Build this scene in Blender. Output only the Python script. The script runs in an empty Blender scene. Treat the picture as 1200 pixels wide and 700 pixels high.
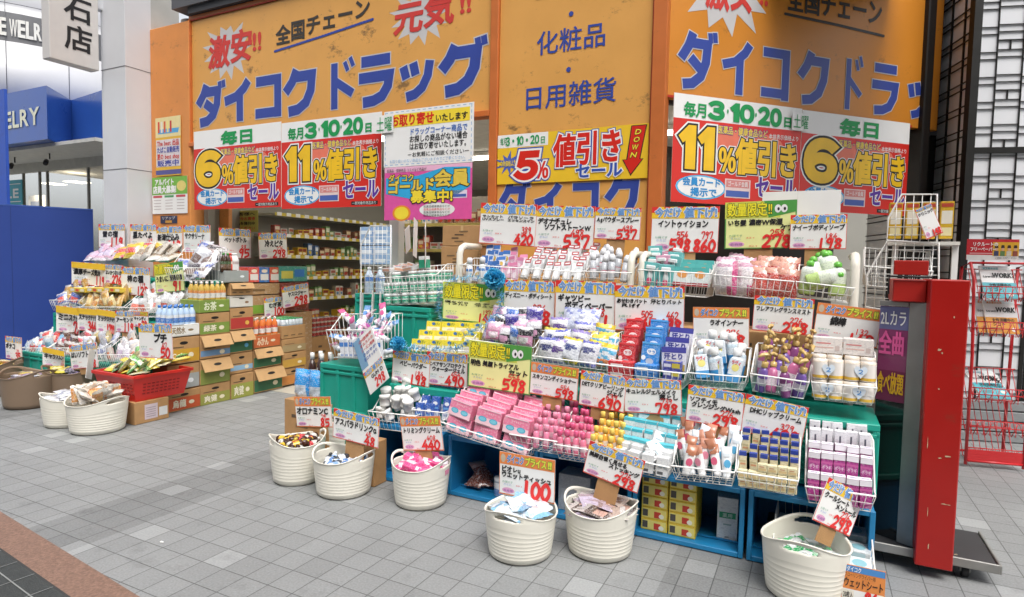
import bpy, math, random
from mathutils import Vector, Matrix
from mathutils import noise as mnoise
R = math.radians
scene = bpy.context.scene
COL = scene.collection
random.seed(7)

# ------------------------------------------------------------------ camera, light, exposure
PX_F, TILT, ROLL, EYE = 710.0, R(3.3), R(1.15), 1.50
_f = Vector((0, math.cos(TILT), -math.sin(TILT)))
_u0 = Vector((0, math.sin(TILT), math.cos(TILT)))
_r0 = Vector((1, 0, 0))
_r = _r0 * math.cos(ROLL) + _u0 * math.sin(ROLL)
_u = _u0 * math.cos(ROLL) - _r0 * math.sin(ROLL)
cam_d = bpy.data.cameras.new('camera')
cam_d.sensor_fit = 'HORIZONTAL'
cam_d.sensor_width = 36
cam_d.lens = 36 * PX_F / 1200
cam_d.clip_start = .05
cam_d.clip_end = 400
cam = bpy.data.objects.new('camera', cam_d)
COL.objects.link(cam)
cam.matrix_world = Matrix(((_r.x, _u.x, -_f.x, 0), (_r.y, _u.y, -_f.y, 0), (_r.z, _u.z, -_f.z, EYE), (0, 0, 0, 1)))
scene.camera = cam

SUN_EL, SUN_ROT = R(60), R(166)      # rotation: compass style, sun roughly behind the camera
world = bpy.data.worlds.new('World')
scene.world = world
world.use_nodes = True
nt = world.node_tree
nt.nodes.clear()
out = nt.nodes.new('ShaderNodeOutputWorld')
bg = nt.nodes.new('ShaderNodeBackground')
sky = nt.nodes.new('ShaderNodeTexSky')
sky.sky_type = 'NISHITA'
sky.sun_disc = False
sky.sun_elevation = SUN_EL
sky.sun_rotation = SUN_ROT
sky.air_density = 1.0
sky.dust_density = 4.0
sky.ozone_density = 1.0
hs = nt.nodes.new('ShaderNodeHueSaturation')
hs.inputs['Saturation'].default_value = .22
nt.links.new(sky.outputs[0], hs.inputs['Color'])
nt.links.new(hs.outputs[0], bg.inputs['Color'])
bg.inputs['Strength'].default_value = .15
nt.links.new(bg.outputs[0], out.inputs[0])

sd = bpy.data.lights.new('sun', 'SUN')
sd.energy = 1.1
sd.angle = R(30)
sd.color = (1, .97, .92)
sun = bpy.data.objects.new('sun', sd)
COL.objects.link(sun)
# direction towards the sun for sky rotation: x = sin(rot), y = cos(rot)
to_sun = Vector((math.sin(SUN_ROT) * math.cos(SUN_EL), math.cos(SUN_ROT) * math.cos(SUN_EL), math.sin(SUN_EL)))
sun.rotation_euler = to_sun.to_track_quat('Z', 'Y').to_euler()
sun.location = to_sun * 30

scene.view_settings.view_transform = 'Standard'
scene.view_settings.look = 'None'
scene.view_settings.gamma = 1
scene.view_settings.exposure = 0.82
scene.cycles.max_bounces = 6
scene.cycles.diffuse_bounces = 3
scene.cycles.glossy_bounces = 2
scene.cycles.transmission_bounces = 4
scene.cycles.transparent_max_bounces = 6

# ------------------------------------------------------------------ frames: pixel of the photo -> point in the place
def ray(px, py):
    return _f + _r * ((px - 600) / PX_F) - _u * ((py - 350) / PX_F)

def on_ground(px, py, z=0.0):
    d = ray(px, py)
    return Vector((0, 0, EYE)) + d * ((z - EYE) / d.z)

class Frame:
    """A rig in the place: local x runs along a wall, y goes away from the street, z is up."""
    def __init__(self, o, yaw):
        self.o, self.yaw = Vector((o[0], o[1], 0)), yaw
        self.x = Vector((math.cos(yaw), math.sin(yaw), 0))
        self.y = Vector((-math.sin(yaw), math.cos(yaw), 0))
    def p(self, s, d, z=0.0):
        return self.o + self.x * s + self.y * d + Vector((0, 0, z))
    def m(self, s=0, d=0, z=0, yaw=0, pitch=0, roll=0):
        return Matrix.Translation(self.p(s, d, z)) @ Matrix.Rotation(self.yaw + yaw, 4, 'Z') @ Matrix.Rotation(pitch, 4, 'X') @ Matrix.Rotation(roll, 4, 'Y')
    def at(self, px, py, d):
        """pixel on the vertical plane d behind the rig's front line -> (s, z)"""
        r = ray(px, py)
        t = (self.o + self.y * d - Vector((0, 0, EYE))).dot(self.y) / r.dot(self.y)
        q = Vector((0, 0, EYE)) + r * t
        return (q - self.o).dot(self.x), q.z
    def gr(self, px, py, z=0.0):
        q = on_ground(px, py, z) - self.o
        return q.dot(self.x), q.dot(self.y)

def to_px(q):
    v = Vector(q) - Vector((0, 0, EYE)); w = v.dot(_f)
    return 600 + PX_F * v.dot(_r) / w, 350 - PX_F * v.dot(_u) / w

YAW = R(-26.5)
A = Frame(on_ground(560, 586), YAW)          # the display and the main front
# ------------------------------------------------------------------ materials
def lin(h):
    h = h.lstrip('#')
    v = [int(h[i:i + 2], 16) / 255 for i in (0, 2, 4)]
    return [c / 12.92 if c <= .04045 else ((c + .055) / 1.055) ** 2.4 for c in v]
_M = {}
def mat(col, rough=.5, var=.10, scale=9.0, bump=0.0, bscale=60.0, metal=0.0, spec=.5, coat=0.0, dirt=0.0, name=None, printy=0.0):
    key = (col, rough, var, scale, bump, bscale, metal, spec, coat, dirt, printy)
    if key in _M: return _M[key]
    m = bpy.data.materials.new(name or 'paint_' + col.strip('#'))
    m.use_nodes = True
    t = m.node_tree
    b = t.nodes['Principled BSDF']
    c = lin(col)
    tc = t.nodes.new('ShaderNodeTexCoord')
    n = t.nodes.new('ShaderNodeTexNoise')
    n.inputs['Scale'].default_value = scale
    n.inputs['Detail'].default_value = 5
    t.links.new(tc.outputs['Object'], n.inputs['Vector'])
    r = t.nodes.new('ShaderNodeValToRGB')
    r.color_ramp.elements[0].position = .3
    r.color_ramp.elements[1].position = .7
    r.color_ramp.elements[0].color = [x * (1 - var) for x in c] + [1]
    r.color_ramp.elements[1].color = [min(1, x * (1 + var * .6)) for x in c] + [1]
    t.links.new(n.outputs['Fac'], r.inputs['Fac'])
    colout = r.outputs['Color']
    if dirt > 0:
        n2 = t.nodes.new('ShaderNodeTexNoise')
        n2.inputs['Scale'].default_value = 3.6
        n2.inputs['Detail'].default_value = 12
        n2.inputs['Roughness'].default_value = .8
        mp = t.nodes.new('ShaderNodeMapping')
        mp.inputs['Scale'].default_value = (1.0, 1.0, 1.5)
        t.links.new(tc.outputs['Object'], mp.inputs['Vector'])
        t.links.new(mp.outputs[0], n2.inputs['Vector'])
        r2 = t.nodes.new('ShaderNodeValToRGB')
        r2.color_ramp.elements[0].position = .575
        r2.color_ramp.elements[1].position = .66
        r2.color_ramp.elements[0].color = (0, 0, 0, 1)
        r2.color_ramp.elements[1].color = (dirt, dirt, dirt, 1)
        t.links.new(n2.outputs['Fac'], r2.inputs['Fac'])
        mx = t.nodes.new('ShaderNodeMix')
        mx.data_type = 'RGBA'
        t.links.new(r2.outputs['Color'], mx.inputs['Factor'])
        t.links.new(colout, mx.inputs['A'])
        mx.inputs['B'].default_value = (.10, .06, .03, 1)
        colout = mx.outputs['Result']
    if printy > 0:
        lum = .3 * c[0] + .6 * c[1] + .1 * c[2]
        other = (.80, .79, .78, 1) if lum < .42 else (c[0] * .28, c[1] * .30, c[2] * .42, 1)
        for (sx, sy, sz, th, k) in ((95, 95, 210, .565, .75), (22, 22, 30, .60, .5)):
            mp = t.nodes.new('ShaderNodeMapping')
            mp.inputs['Scale'].default_value = (sx, sy, sz)
            t.links.new(tc.outputs['Object'], mp.inputs['Vector'])
            nn = t.nodes.new('ShaderNodeTexNoise'); nn.inputs['Scale'].default_value = 1.0; nn.inputs['Detail'].default_value = 1.0
            t.links.new(mp.outputs[0], nn.inputs['Vector'])
            gt = t.nodes.new('ShaderNodeMapRange'); gt.inputs['From Min'].default_value = th; gt.inputs['From Max'].default_value = th + .03
            gt.inputs['To Max'].default_value = printy * k
            t.links.new(nn.outputs['Fac'], gt.inputs['Value'])
            mx = t.nodes.new('ShaderNodeMix'); mx.data_type = 'RGBA'
            t.links.new(gt.outputs[0], mx.inputs['Factor']); t.links.new(colout, mx.inputs['A']); mx.inputs['B'].default_value = other
            colout = mx.outputs['Result']
    t.links.new(colout, b.inputs['Base Color'])
    b.inputs['Metallic'].default_value = metal
    b.inputs['Specular IOR Level'].default_value = spec
    b.inputs['Coat Weight'].default_value = coat
    rr = t.nodes.new('ShaderNodeMapRange')
    rr.inputs['To Min'].default_value = max(.02, rough - .08)
    rr.inputs['To Max'].default_value = min(1, rough + .08)
    t.links.new(n.outputs['Fac'], rr.inputs['Value'])
    t.links.new(rr.outputs[0], b.inputs['Roughness'])
    if bump > 0:
        n3 = t.nodes.new('ShaderNodeTexNoise')
        n3.inputs['Scale'].default_value = bscale
        n3.inputs['Detail'].default_value = 3
        t.links.new(tc.outputs['Object'], n3.inputs['Vector'])
        bp = t.nodes.new('ShaderNodeBump')
        bp.inputs['Strength'].default_value = bump
        bp.inputs['Distance'].default_value = .01
        t.links.new(n3.outputs['Fac'], bp.inputs['Height'])
        t.links.new(bp.outputs[0], b.inputs['Normal'])
    _M[key] = m
    return m

def ink(col): return mat(col, .55, .05, 20)                        # print on paper
def gloss(col): return mat(col, .22, .08, 12, coat=.3)              # plastic, film
def film(col): return mat(col, .2, .12, 25, bump=.7, bscale=45, coat=.8, printy=.55)
def printed(col): return mat(col, .42, .05, 14, printy=.3)
def label_(col): return mat(col, .25, .08, 12, coat=.3, printy=.45)
def card_m(col='#b48a5c'): return mat(col, .8, .10, 14, bump=.15, bscale=160)
def steel(col='#9a9a98'): return mat(col, .38, .12, 8, metal=.85)
def emit(col, s, name):
    m = bpy.data.materials.new(name)
    m.use_nodes = True
    b = m.node_tree.nodes['Principled BSDF']
    b.inputs['Base Color'].default_value = lin(col) + [1]
    b.inputs['Emission Color'].default_value = lin(col) + [1]
    b.inputs['Emission Strength'].default_value = s
    return m
def clear(col, alpha, rough=.05, name='clear_film'):
    key = ('clear', col, alpha, rough)
    if key in _M: return _M[key]
    m = bpy.data.materials.new(name)
    m.use_nodes = True
    b = m.node_tree.nodes['Principled BSDF']
    b.inputs['Base Color'].default_value = lin(col) + [1]
    b.inputs['Roughness'].default_value = rough
    b.inputs['Alpha'].default_value = alpha
    _M[key] = m
    return m

WIRE = mat('#efeeea', .35, .05, 6, coat=.2, name='white_coated_wire')
PAPER = mat('#f0efec', .6, .03, 7, name='white_paper')
YPAPER = mat('#eef0a4', .6, .04, 7, name='yellow_paper')
KRAFT = card_m()
TEAL = mat('#1fa08c', .42, .10, 5, bump=.05, name='teal_plastic')
BLUE = mat('#1f7fb4', .45, .14, 6, bump=.05, name='blue_plastic')
CREAM = mat('#ebe7da', .42, .05, 5, name='cream_plastic')
BLACK = ink('#1b1a1c')
RED = ink('#e2322f')

# ------------------------------------------------------------------ mesh builder
class MB:
    def __init__(self):
        self.v, self.f, self.k, self.mats, self.sm, self.T = [], [], [], [], [], Matrix.Identity(4)
    def mi(self, m):
        if m not in self.mats: self.mats.append(m)
        return self.mats.index(m)
    def add(self, vs, fs, m, smooth=False):
        b = len(self.v)
        T = self.T
        self.v += [T @ Vector(q) for q in vs]
        many = isinstance(m, (list, tuple))
        for i, f in enumerate(fs):
            self.f.append([b + j for j in f])
            self.k.append(self.mi(m[i] if many else m))
            self.sm.append(smooth)
    def box(self, x0, x1, y0, y1, z0, z1, m, bev=0.0):
        if bev <= 0:
            vs = [(x, y, z) for z in (z0, z1) for y in (y0, y1) for x in (x0, x1)]
            self.add(vs, [(0, 2, 3, 1), (4, 5, 7, 6), (0, 1, 5, 4), (2, 6, 7, 3), (0, 4, 6, 2), (1, 3, 7, 5)], m)
            return
        b = min(bev, (x1 - x0) / 3, (y1 - y0) / 3, (z1 - z0) / 3)
        vs, idx = [], {}
        def V(ix, iy, iz, ax):
            key = (ix, iy, iz, ax)
            if key not in idx:
                X = (x0, x1)[ix] + (0 if ax == 0 else (b, -b)[ix])
                Y = (y0, y1)[iy] + (0 if ax == 1 else (b, -b)[iy])
                Z = (z0, z1)[iz] + (0 if ax == 2 else (b, -b)[iz])
                idx[key] = len(vs)
                vs.append((X, Y, Z))
            return idx[key]
        fs = []
        for s in (0, 1):
            q = [V(s, 0, 0, 0), V(s, 1, 0, 0), V(s, 1, 1, 0), V(s, 0, 1, 0)]
            fs.append(q if s else q[::-1])
            q = [V(0, s, 0, 1), V(1, s, 0, 1), V(1, s, 1, 1), V(0, s, 1, 1)]
            fs.append(q[::-1] if s else q)
            q = [V(0, 0, s, 2), V(1, 0, s, 2), V(1, 1, s, 2), V(0, 1, s, 2)]
            fs.append(q if s else q[::-1])
        for a in (0, 1):
            for c in (0, 1):
                fs.append([V(0, a, c, 1), V(1, a, c, 1), V(1, a, c, 2), V(0, a, c, 2)])
                fs.append([V(a, 0, c, 0), V(a, 1, c, 0), V(a, 1, c, 2), V(a, 0, c, 2)])
                fs.append([V(a, c, 0, 0), V(a, c, 1, 0), V(a, c, 1, 1), V(a, c, 0, 1)])
        for i in (0, 1):
            for j in (0, 1):
                for l in (0, 1):
                    fs.append([V(i, j, l, 0), V(i, j, l, 1), V(i, j, l, 2)])
        self.add(vs, fs, m)
    def rod(self, a, b, r, m, n=6):
        self.tube([a, b], r, m, n)
    def tube(self, pts, r, m, n=6, closed=False, smooth=True):
        pts = [Vector(p) for p in pts]
        N = len(pts)
        vs, fs = [], []
        prev = None
        for i, p in enumerate(pts):
            if closed: t = pts[(i + 1) % N] - pts[i - 1]
            else: t = pts[min(i + 1, N - 1)] - pts[max(i - 1, 0)]
            t = t.normalized() if t.length > 1e-9 else Vector((0, 0, 1))
            if prev is None:
                ref = Vector((0, 0, 1)) if abs(t.z) < .9 else Vector((1, 0, 0))
                nx = t.cross(ref).normalized()
            else:
                nx = (prev - t * prev.dot(t))
                nx = nx.normalized() if nx.length > 1e-6 else t.orthogonal().normalized()
            prev = nx
            ny = t.cross(nx)
            rr = r[i] if isinstance(r, (list, tuple)) else r
            for k in range(n):
                an = 2 * math.pi * k / n
                vs.append(p + nx * (math.cos(an) * rr) + ny * (math.sin(an) * rr))
        for i in range(N if closed else N - 1):
            j = (i + 1) % N
            for k in range(n):
                l = (k + 1) % n
                fs.append((i * n + k, i * n + l, j * n + l, j * n + k))
        if not closed:
            fs.append(tuple(range(n))[::-1])
            fs.append(tuple((N - 1) * n + k for k in range(n)))
        self.add(vs, fs, m, smooth)
    def lathe(self, prof, m, n=14, fx=1.0, fy=1.0, cap=True, smooth=True):
        """prof: (r, z) or (r, z, material of the band above)"""
        vs, fs, ms = [], [], []
        for q in prof:
            for k in range(n):
                a = 2 * math.pi * k / n
                vs.append((math.cos(a) * q[0] * fx, math.sin(a) * q[0] * fy, q[1]))
        for i in range(len(prof) - 1):
            mm = prof[i][2] if len(prof[i]) > 2 else m
            for k in range(n):
                l = (k + 1) % n
                fs.append((i * n + k, i * n + l, (i + 1) * n + l, (i + 1) * n + k))
                ms.append(mm)
        if cap:
            fs.append(tuple(range(n))[::-1]); ms.append(m)
            fs.append(tuple((len(prof) - 1) * n + k for k in range(n))); ms.append(prof[-1][2] if len(prof[-1]) > 2 else m)
        self.add(vs, fs, ms, smooth)
    def quad(self, x0, x1, z0, z1, y, m, skew=0.0):
        self.add([(x0, y, z0), (x1, y, z0), (x1 + skew, y, z1), (x0 + skew, y, z1)], [(0, 1, 2, 3)], m)
    def quad_top(self, x0, x1, y0, y1, z, m):
        self.add([(x0, y0, z), (x1, y0, z), (x1, y1, z), (x0, y1, z)], [(0, 1, 2, 3)], m)
    def ell(self, cx, cz, rx, rz, y, m, n=18):
        self.add([(cx + math.cos(2 * math.pi * k / n) * rx, y, cz + math.sin(2 * math.pi * k / n) * rz) for k in range(n)], [tuple(range(n))], m)
    def poly(self, pts, y, m):
        self.add([(p[0], y, p[1]) for p in pts], [tuple(range(len(pts)))], m)
    def star(self, cx, cz, r0, r1, n, y, m, sx=1.0, seed=1):
        rnd = random.Random(seed)
        vs = [(cx, y, cz)]
        for k in range(2 * n):
            r = (r0 * rnd.uniform(.9, 1.1)) if k % 2 else r1 * rnd.uniform(.8, 1.15)
            a = math.pi * k / n
            vs.append((cx + math.cos(a) * r * sx, y, cz + math.sin(a) * r))
        self.add(vs, [(0, 1 + k, 1 + (k + 1) % (2 * n)) for k in range(2 * n)], m)
    # flat ribbons and letters, drawn in x-z, facing -y
    def ribbon(self, pts, hw, y, m, closed=False, lift=.0004, round_cap=True):
        P = [Vector((p[0], p[1])) for p in pts]
        if not closed and round_cap and len(P) > 1:
            d = (P[0] - P[1]).normalized(); e = (P[-1] - P[-2]).normalized()
            P = [P[0] + d * hw * .75] + P + [P[-1] + e * hw * .75]
            W = [hw * .45] + [hw] * (len(P) - 2) + [hw * .45]
        else:
            W = [hw] * len(P)
        N = len(P)
        vs, fs = [], []
        for i in range(N):
            if closed: a, b = P[i] - P[i - 1], P[(i + 1) % N] - P[i]
            else:
                a = P[i] - P[i - 1] if i else P[1] - P[0]
                b = P[i + 1] - P[i] if i < N - 1 else a
            if a.length < 1e-9: a = b
            if b.length < 1e-9: b = a
            if a.length < 1e-9: a = b = Vector((1, 0))
            a, b = a.normalized(), b.normalized()
            n1, n2 = Vector((-a.y, a.x)), Vector((-b.y, b.x))
            n = n1 + n2
            n = n.normalized() if n.length > 1e-4 else n1
            k = W[i] / max(.45, n.dot(n1))
            L, Q = P[i] + n * k, P[i] - n * k
            vs += [(L.x, y + lift, L.y), (P[i].x, y, P[i].y), (Q.x, y + lift, Q.y)]
        for i in range(N if closed else N - 1):
            j = (i + 1) % N
            fs += [(3 * i, 3 * i + 1, 3 * j + 1, 3 * j), (3 * i + 1, 3 * i + 2, 3 * j + 2, 3 * j + 1)]
        self.add(vs, fs, m)
    def build(self, name):
        me = bpy.data.meshes.new(name)
        me.from_pydata([tuple(q) for q in self.v], [], self.f)
        for m in self.mats: me.materials.append(m)
        me.polygons.foreach_set('material_index', self.k)
        me.polygons.foreach_set('use_smooth', self.sm)
        me.update()
        return me

# ------------------------------------------------------------------ letters
_G = {}
def glyph(ch):
    if ch in _G: return _G[ch]
    if ch == '１':
        vs = [(.02, .56), (.20, .74), (.32, .74), (.32, 0), (.16, 0), (.16, .54), (.08, .48)]
        _G[ch] = (vs, [(0, 1, 5, 6), (1, 2, 3, 4, 5)], [[vs[i] for i in (0, 6, 5, 4, 3, 2, 1)]], (.02, .32, 0, .74), .40, .03)
        return _G[ch]
    c = bpy.data.curves.new('letter', 'FONT')
    c.body = ch
    c.resolution_u = 6 if 0xff00 < ord(ch) < 0xff5f else 2
    c.dimensions = '2D'
    c.fill_mode = 'FRONT'
    o = bpy.data.objects.new('letter', c)
    me = bpy.data.meshes.new_from_object(o)
    vs = [(v.co.x, v.co.y) for v in me.vertices]
    fs = [tuple(p.vertices) for p in me.polygons]
    cnt = {}
    for f in fs:
        for i in range(len(f)):
            e = (f[i], f[(i + 1) % len(f)])
            cnt[e] = cnt.get(e, 0) + 1
    nxt = {a: b for (a, b) in cnt if (b, a) not in cnt}
    loops, seen = [], set()
    for s in nxt:
        if s in seen: continue
        lp, q = [], s
        while q in nxt and q not in seen:
            seen.add(q); lp.append(q); q = nxt[q]
        if len(lp) > 2: loops.append([vs[i] for i in lp])
    if vs:
        bb = (min(v[0] for v in vs), max(v[0] for v in vs), min(v[1] for v in vs), max(v[1] for v in vs))
    else: bb = (0, .3, 0, .5)
    wide = ord(ch) > 0x2000 and not 0xff00 < ord(ch) < 0xff5f
    adv = 1.0 if wide else (bb[1] - bb[0]) + .12
    x_off = 0 if wide else -bb[0] + .06
    bpy.data.objects.remove(o); bpy.data.curves.remove(c); bpy.data.meshes.remove(me)
    _G[ch] = (vs, fs, loops, bb, adv, x_off)
    return _G[ch]

def text_w(s): return sum(.4 if c == ' ' else glyph(c)[4] for c in s)

def text(mb, s, x0, x1, z0, z1, y, layers, jit=0.0, shear=0.0, rise=0.0, seed=0, fit=True):
    """Letters filling the box x0..x1, z0..z1. layers: [(material, stroke widening in em)], front one first."""
    rnd = random.Random(seed + len(s))
    h = (z1 - z0) / .93
    w = text_w(s)
    sx = (x1 - x0) / w
    if not fit: sx = min(sx, h * 1.05)
    x = x0
    for ch in s:
        if ch == ' ':
            x += .4 * sx; continue
        vs, fs, loops, bb, adv, xo = glyph(ch)
        an = rnd.uniform(-jit, jit); dz = rnd.uniform(-jit, jit) * .35 * h; sc = 1 + rnd.uniform(-jit, jit) * .9
        ca, sa = math.cos(an), math.sin(an)
        zb = z0 + .08 * h + rise * (x - x0)
        def T(p, x=x, zb=zb):
            a, b = (p[0] + xo - .5 * adv) * sc, (p[1] - .38) * sc
            a, b = a * ca - b * sa, a * sa + b * ca
            return (x + (a + .5 * adv + shear * (b + .38)) * sx, zb + (b + .38) * h + dz)
        for li, (m, t) in enumerate(layers):
            yy = y + li * .0007
            q = [T(p) for p in vs]
            mb.add([(a, yy, b) for a, b in q], fs, m)
            if t > 0:
                for lp in loops:
                    mb.ribbon([T(p) for p in lp], t * min(sx, h), yy - .0001, m, closed=True, lift=.0003)
        x += adv * sx

def spline(P, n=4):
    if len(P) < 3: return P
    o = []
    for i in range(len(P) - 1):
        p0, p1, p2, p3 = P[max(i - 1, 0)], P[i], P[i + 1], P[min(i + 2, len(P) - 1)]
        for k in range(n):
            t = k / n
            o.append(tuple(.5 * (2 * p1[j] + (p2[j] - p0[j]) * t + (2 * p0[j] - 5 * p1[j] + 4 * p2[j] - p3[j]) * t * t + (3 * p1[j] - p0[j] - 3 * p2[j] + p3[j]) * t ** 3) for j in (0, 1)))
    o.append(P[-1])
    return o
DIG = {
 '0': [[(.3, 1), (.06, .72), (.05, .3), (.28, 0), (.53, .3), (.54, .7), (.3, 1)]],
 '1': [[(.3, 1), (.3, 0)]],
 '2': [[(.05, .8), (.25, 1), (.52, .8), (.42, .48), (.05, .03)], [(.05, .02), (.58, .06)]],
 '3': [[(.06, .92), (.35, 1), (.5, .78), (.25, .54)], [(.25, .54), (.56, .4), (.45, .06), (.05, .04)]],
 '4': [[(.38, 1), (.03, .32), (.6, .34)], [(.44, .62), (.42, 0)]],
 '5': [[(.12, 1), (.08, .55), (.45, .56), (.52, .2), (.05, .02)], [(.12, .98), (.56, .98)]],
 '6': [[(.42, 1), (.1, .5), (.1, .1), (.35, 0), (.54, .25), (.35, .46), (.1, .28)]],
 '7': [[(.04, .75), (.06, .98)], [(.05, .98), (.55, .96), (.3, .0)]],
 '8': [[(.5, .85), (.25, 1), (.1, .76), (.48, .32), (.35, 0), (.08, .2), (.35, .56), (.52, .85)]],
 '9': [[(.5, .85), (.25, 1), (.08, .7), (.3, .55), (.5, .85), (.46, .4), (.38, 0)]],
}
def digits(mb, s, x0, z0, h, y, m, hw=.07, w=None, rnd=random):
    adv = h * .72 if w is None else w / len(s)
    x = x0
    for i, ch in enumerate(s):
        for j, st in enumerate(DIG[ch]):
            pts = spline(st) if not (ch == '4' or (ch == '5' and False)) else st
            dz = rnd.uniform(-.03, .03) * h
            mb.ribbon([(x + (a + .08 * (b - .5)) * adv / .72, z0 + b * h + dz) for a, b in pts], hw * h, y - .0002 * (j + i % 2), m)
        x += adv
BIG = {
 'ダ': [[(.36, 1), (.24, .76), (.03, .52)], [(.3, .82), (.8, .82), (.76, .5), (.62, .24), (.38, .1), (.1, .07)], [(.3, .56), (.62, .36)], 'k'],
 'イ': [[(.92, .95), (.76, .78), (.45, .6), (.03, .52)], [(.6, .68), (.6, .0)]],
 'コ': [[(.08, .87), (.85, .87), (.85, .0)], [(.05, .12), (.85, .12)]],
 'ク': [[(.38, 1), (.24, .74), (.02, .52)], [(.3, .84), (.87, .84), (.83, .5), (.68, .24), (.42, .1), (.12, .07)]],
 'ド': [[(.22, 1), (.22, 0)], [(.22, .62), (.9, .3)], 'd'],
 'ラ': [[(.1, .92), (.92, .92)], [(.03, .58), (.9, .58), (.86, .36), (.7, .16), (.46, .08), (.15, .06)]],
 'ッ': [[(.1, .8), (.2, .5)], [(.4, .86), (.48, .56)], [(.9, .86), (.84, .52), (.68, .26), (.46, .12), (.2, .07)]],
 'グ': [[(.36, .95), (.22, .7), (.03, .5)], [(.28, .8), (.84, .8), (.8, .48), (.66, .24), (.42, .1), (.12, .07)], 'k'],
}
def big_letter(mb, ch, x0, x1, z0, z1, y, fill, edge, hw=.12, bw=.026):
    for st in BIG[ch]:
        k = 1.0
        if st == 'k': sts, k = [[(.86, 1.04), (.89, .86)], [(1.0, 1.06), (1.03, .88)]], .55
        elif st == 'd': sts, k = [[(.6, 1.0), (.72, .8)], [(.8, 1.08), (.92, .88)]], .55
        else: sts = [st]
        for j, s in enumerate(sts):
            w, h = x1 - x0, z1 - z0
            P = [(x0 + a * w, z0 + b * h) for a, b in s]
            c = min(w, h)
            mb.ribbon(P, hw * c * k, y - .0002 * j, fill, lift=.0001, round_cap=False)
            d0 = (Vector(P[0]) - Vector(P[1])).normalized() * bw * c; d1 = (Vector(P[-1]) - Vector(P[-2])).normalized() * bw * c
            Q = [tuple(Vector(P[0]) + d0)] + P[1:-1] + [tuple(Vector(P[-1]) + d1)]
            mb.ribbon(Q, (hw * k + bw) * c, y + .0012 - .0002 * j, edge, lift=.0001, round_cap=False)

# ------------------------------------------------------------------ objects
def link(name, me, M=None, parent=None):
    o = bpy.data.objects.new(name, me)
    COL.objects.link(o)
    if parent is not None: o.parent = parent
    if M is not None: 
        if parent is not None: o.matrix_local = M
        else: o.matrix_world = M
    return o
def tag(o, label, cat, group=None):
    o['label'] = label; o['category'] = cat
    if group: o['group'] = group
    return o
def thing(name, me, M, label, cat, group=None, parts=()):
    """me: mesh of the thing itself, or None for an Empty; parts: (name, mesh[, local matrix])"""
    o = link(name, me, M)
    tag(o, label, cat, group)
    for p in parts:
        c = link(p[0], p[1], p[2] if len(p) > 2 else None, o)
    return o
def struct(name, me, M=None):
    o = link(name, me, M)
    o['kind'] = 'structure'
    return o
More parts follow.
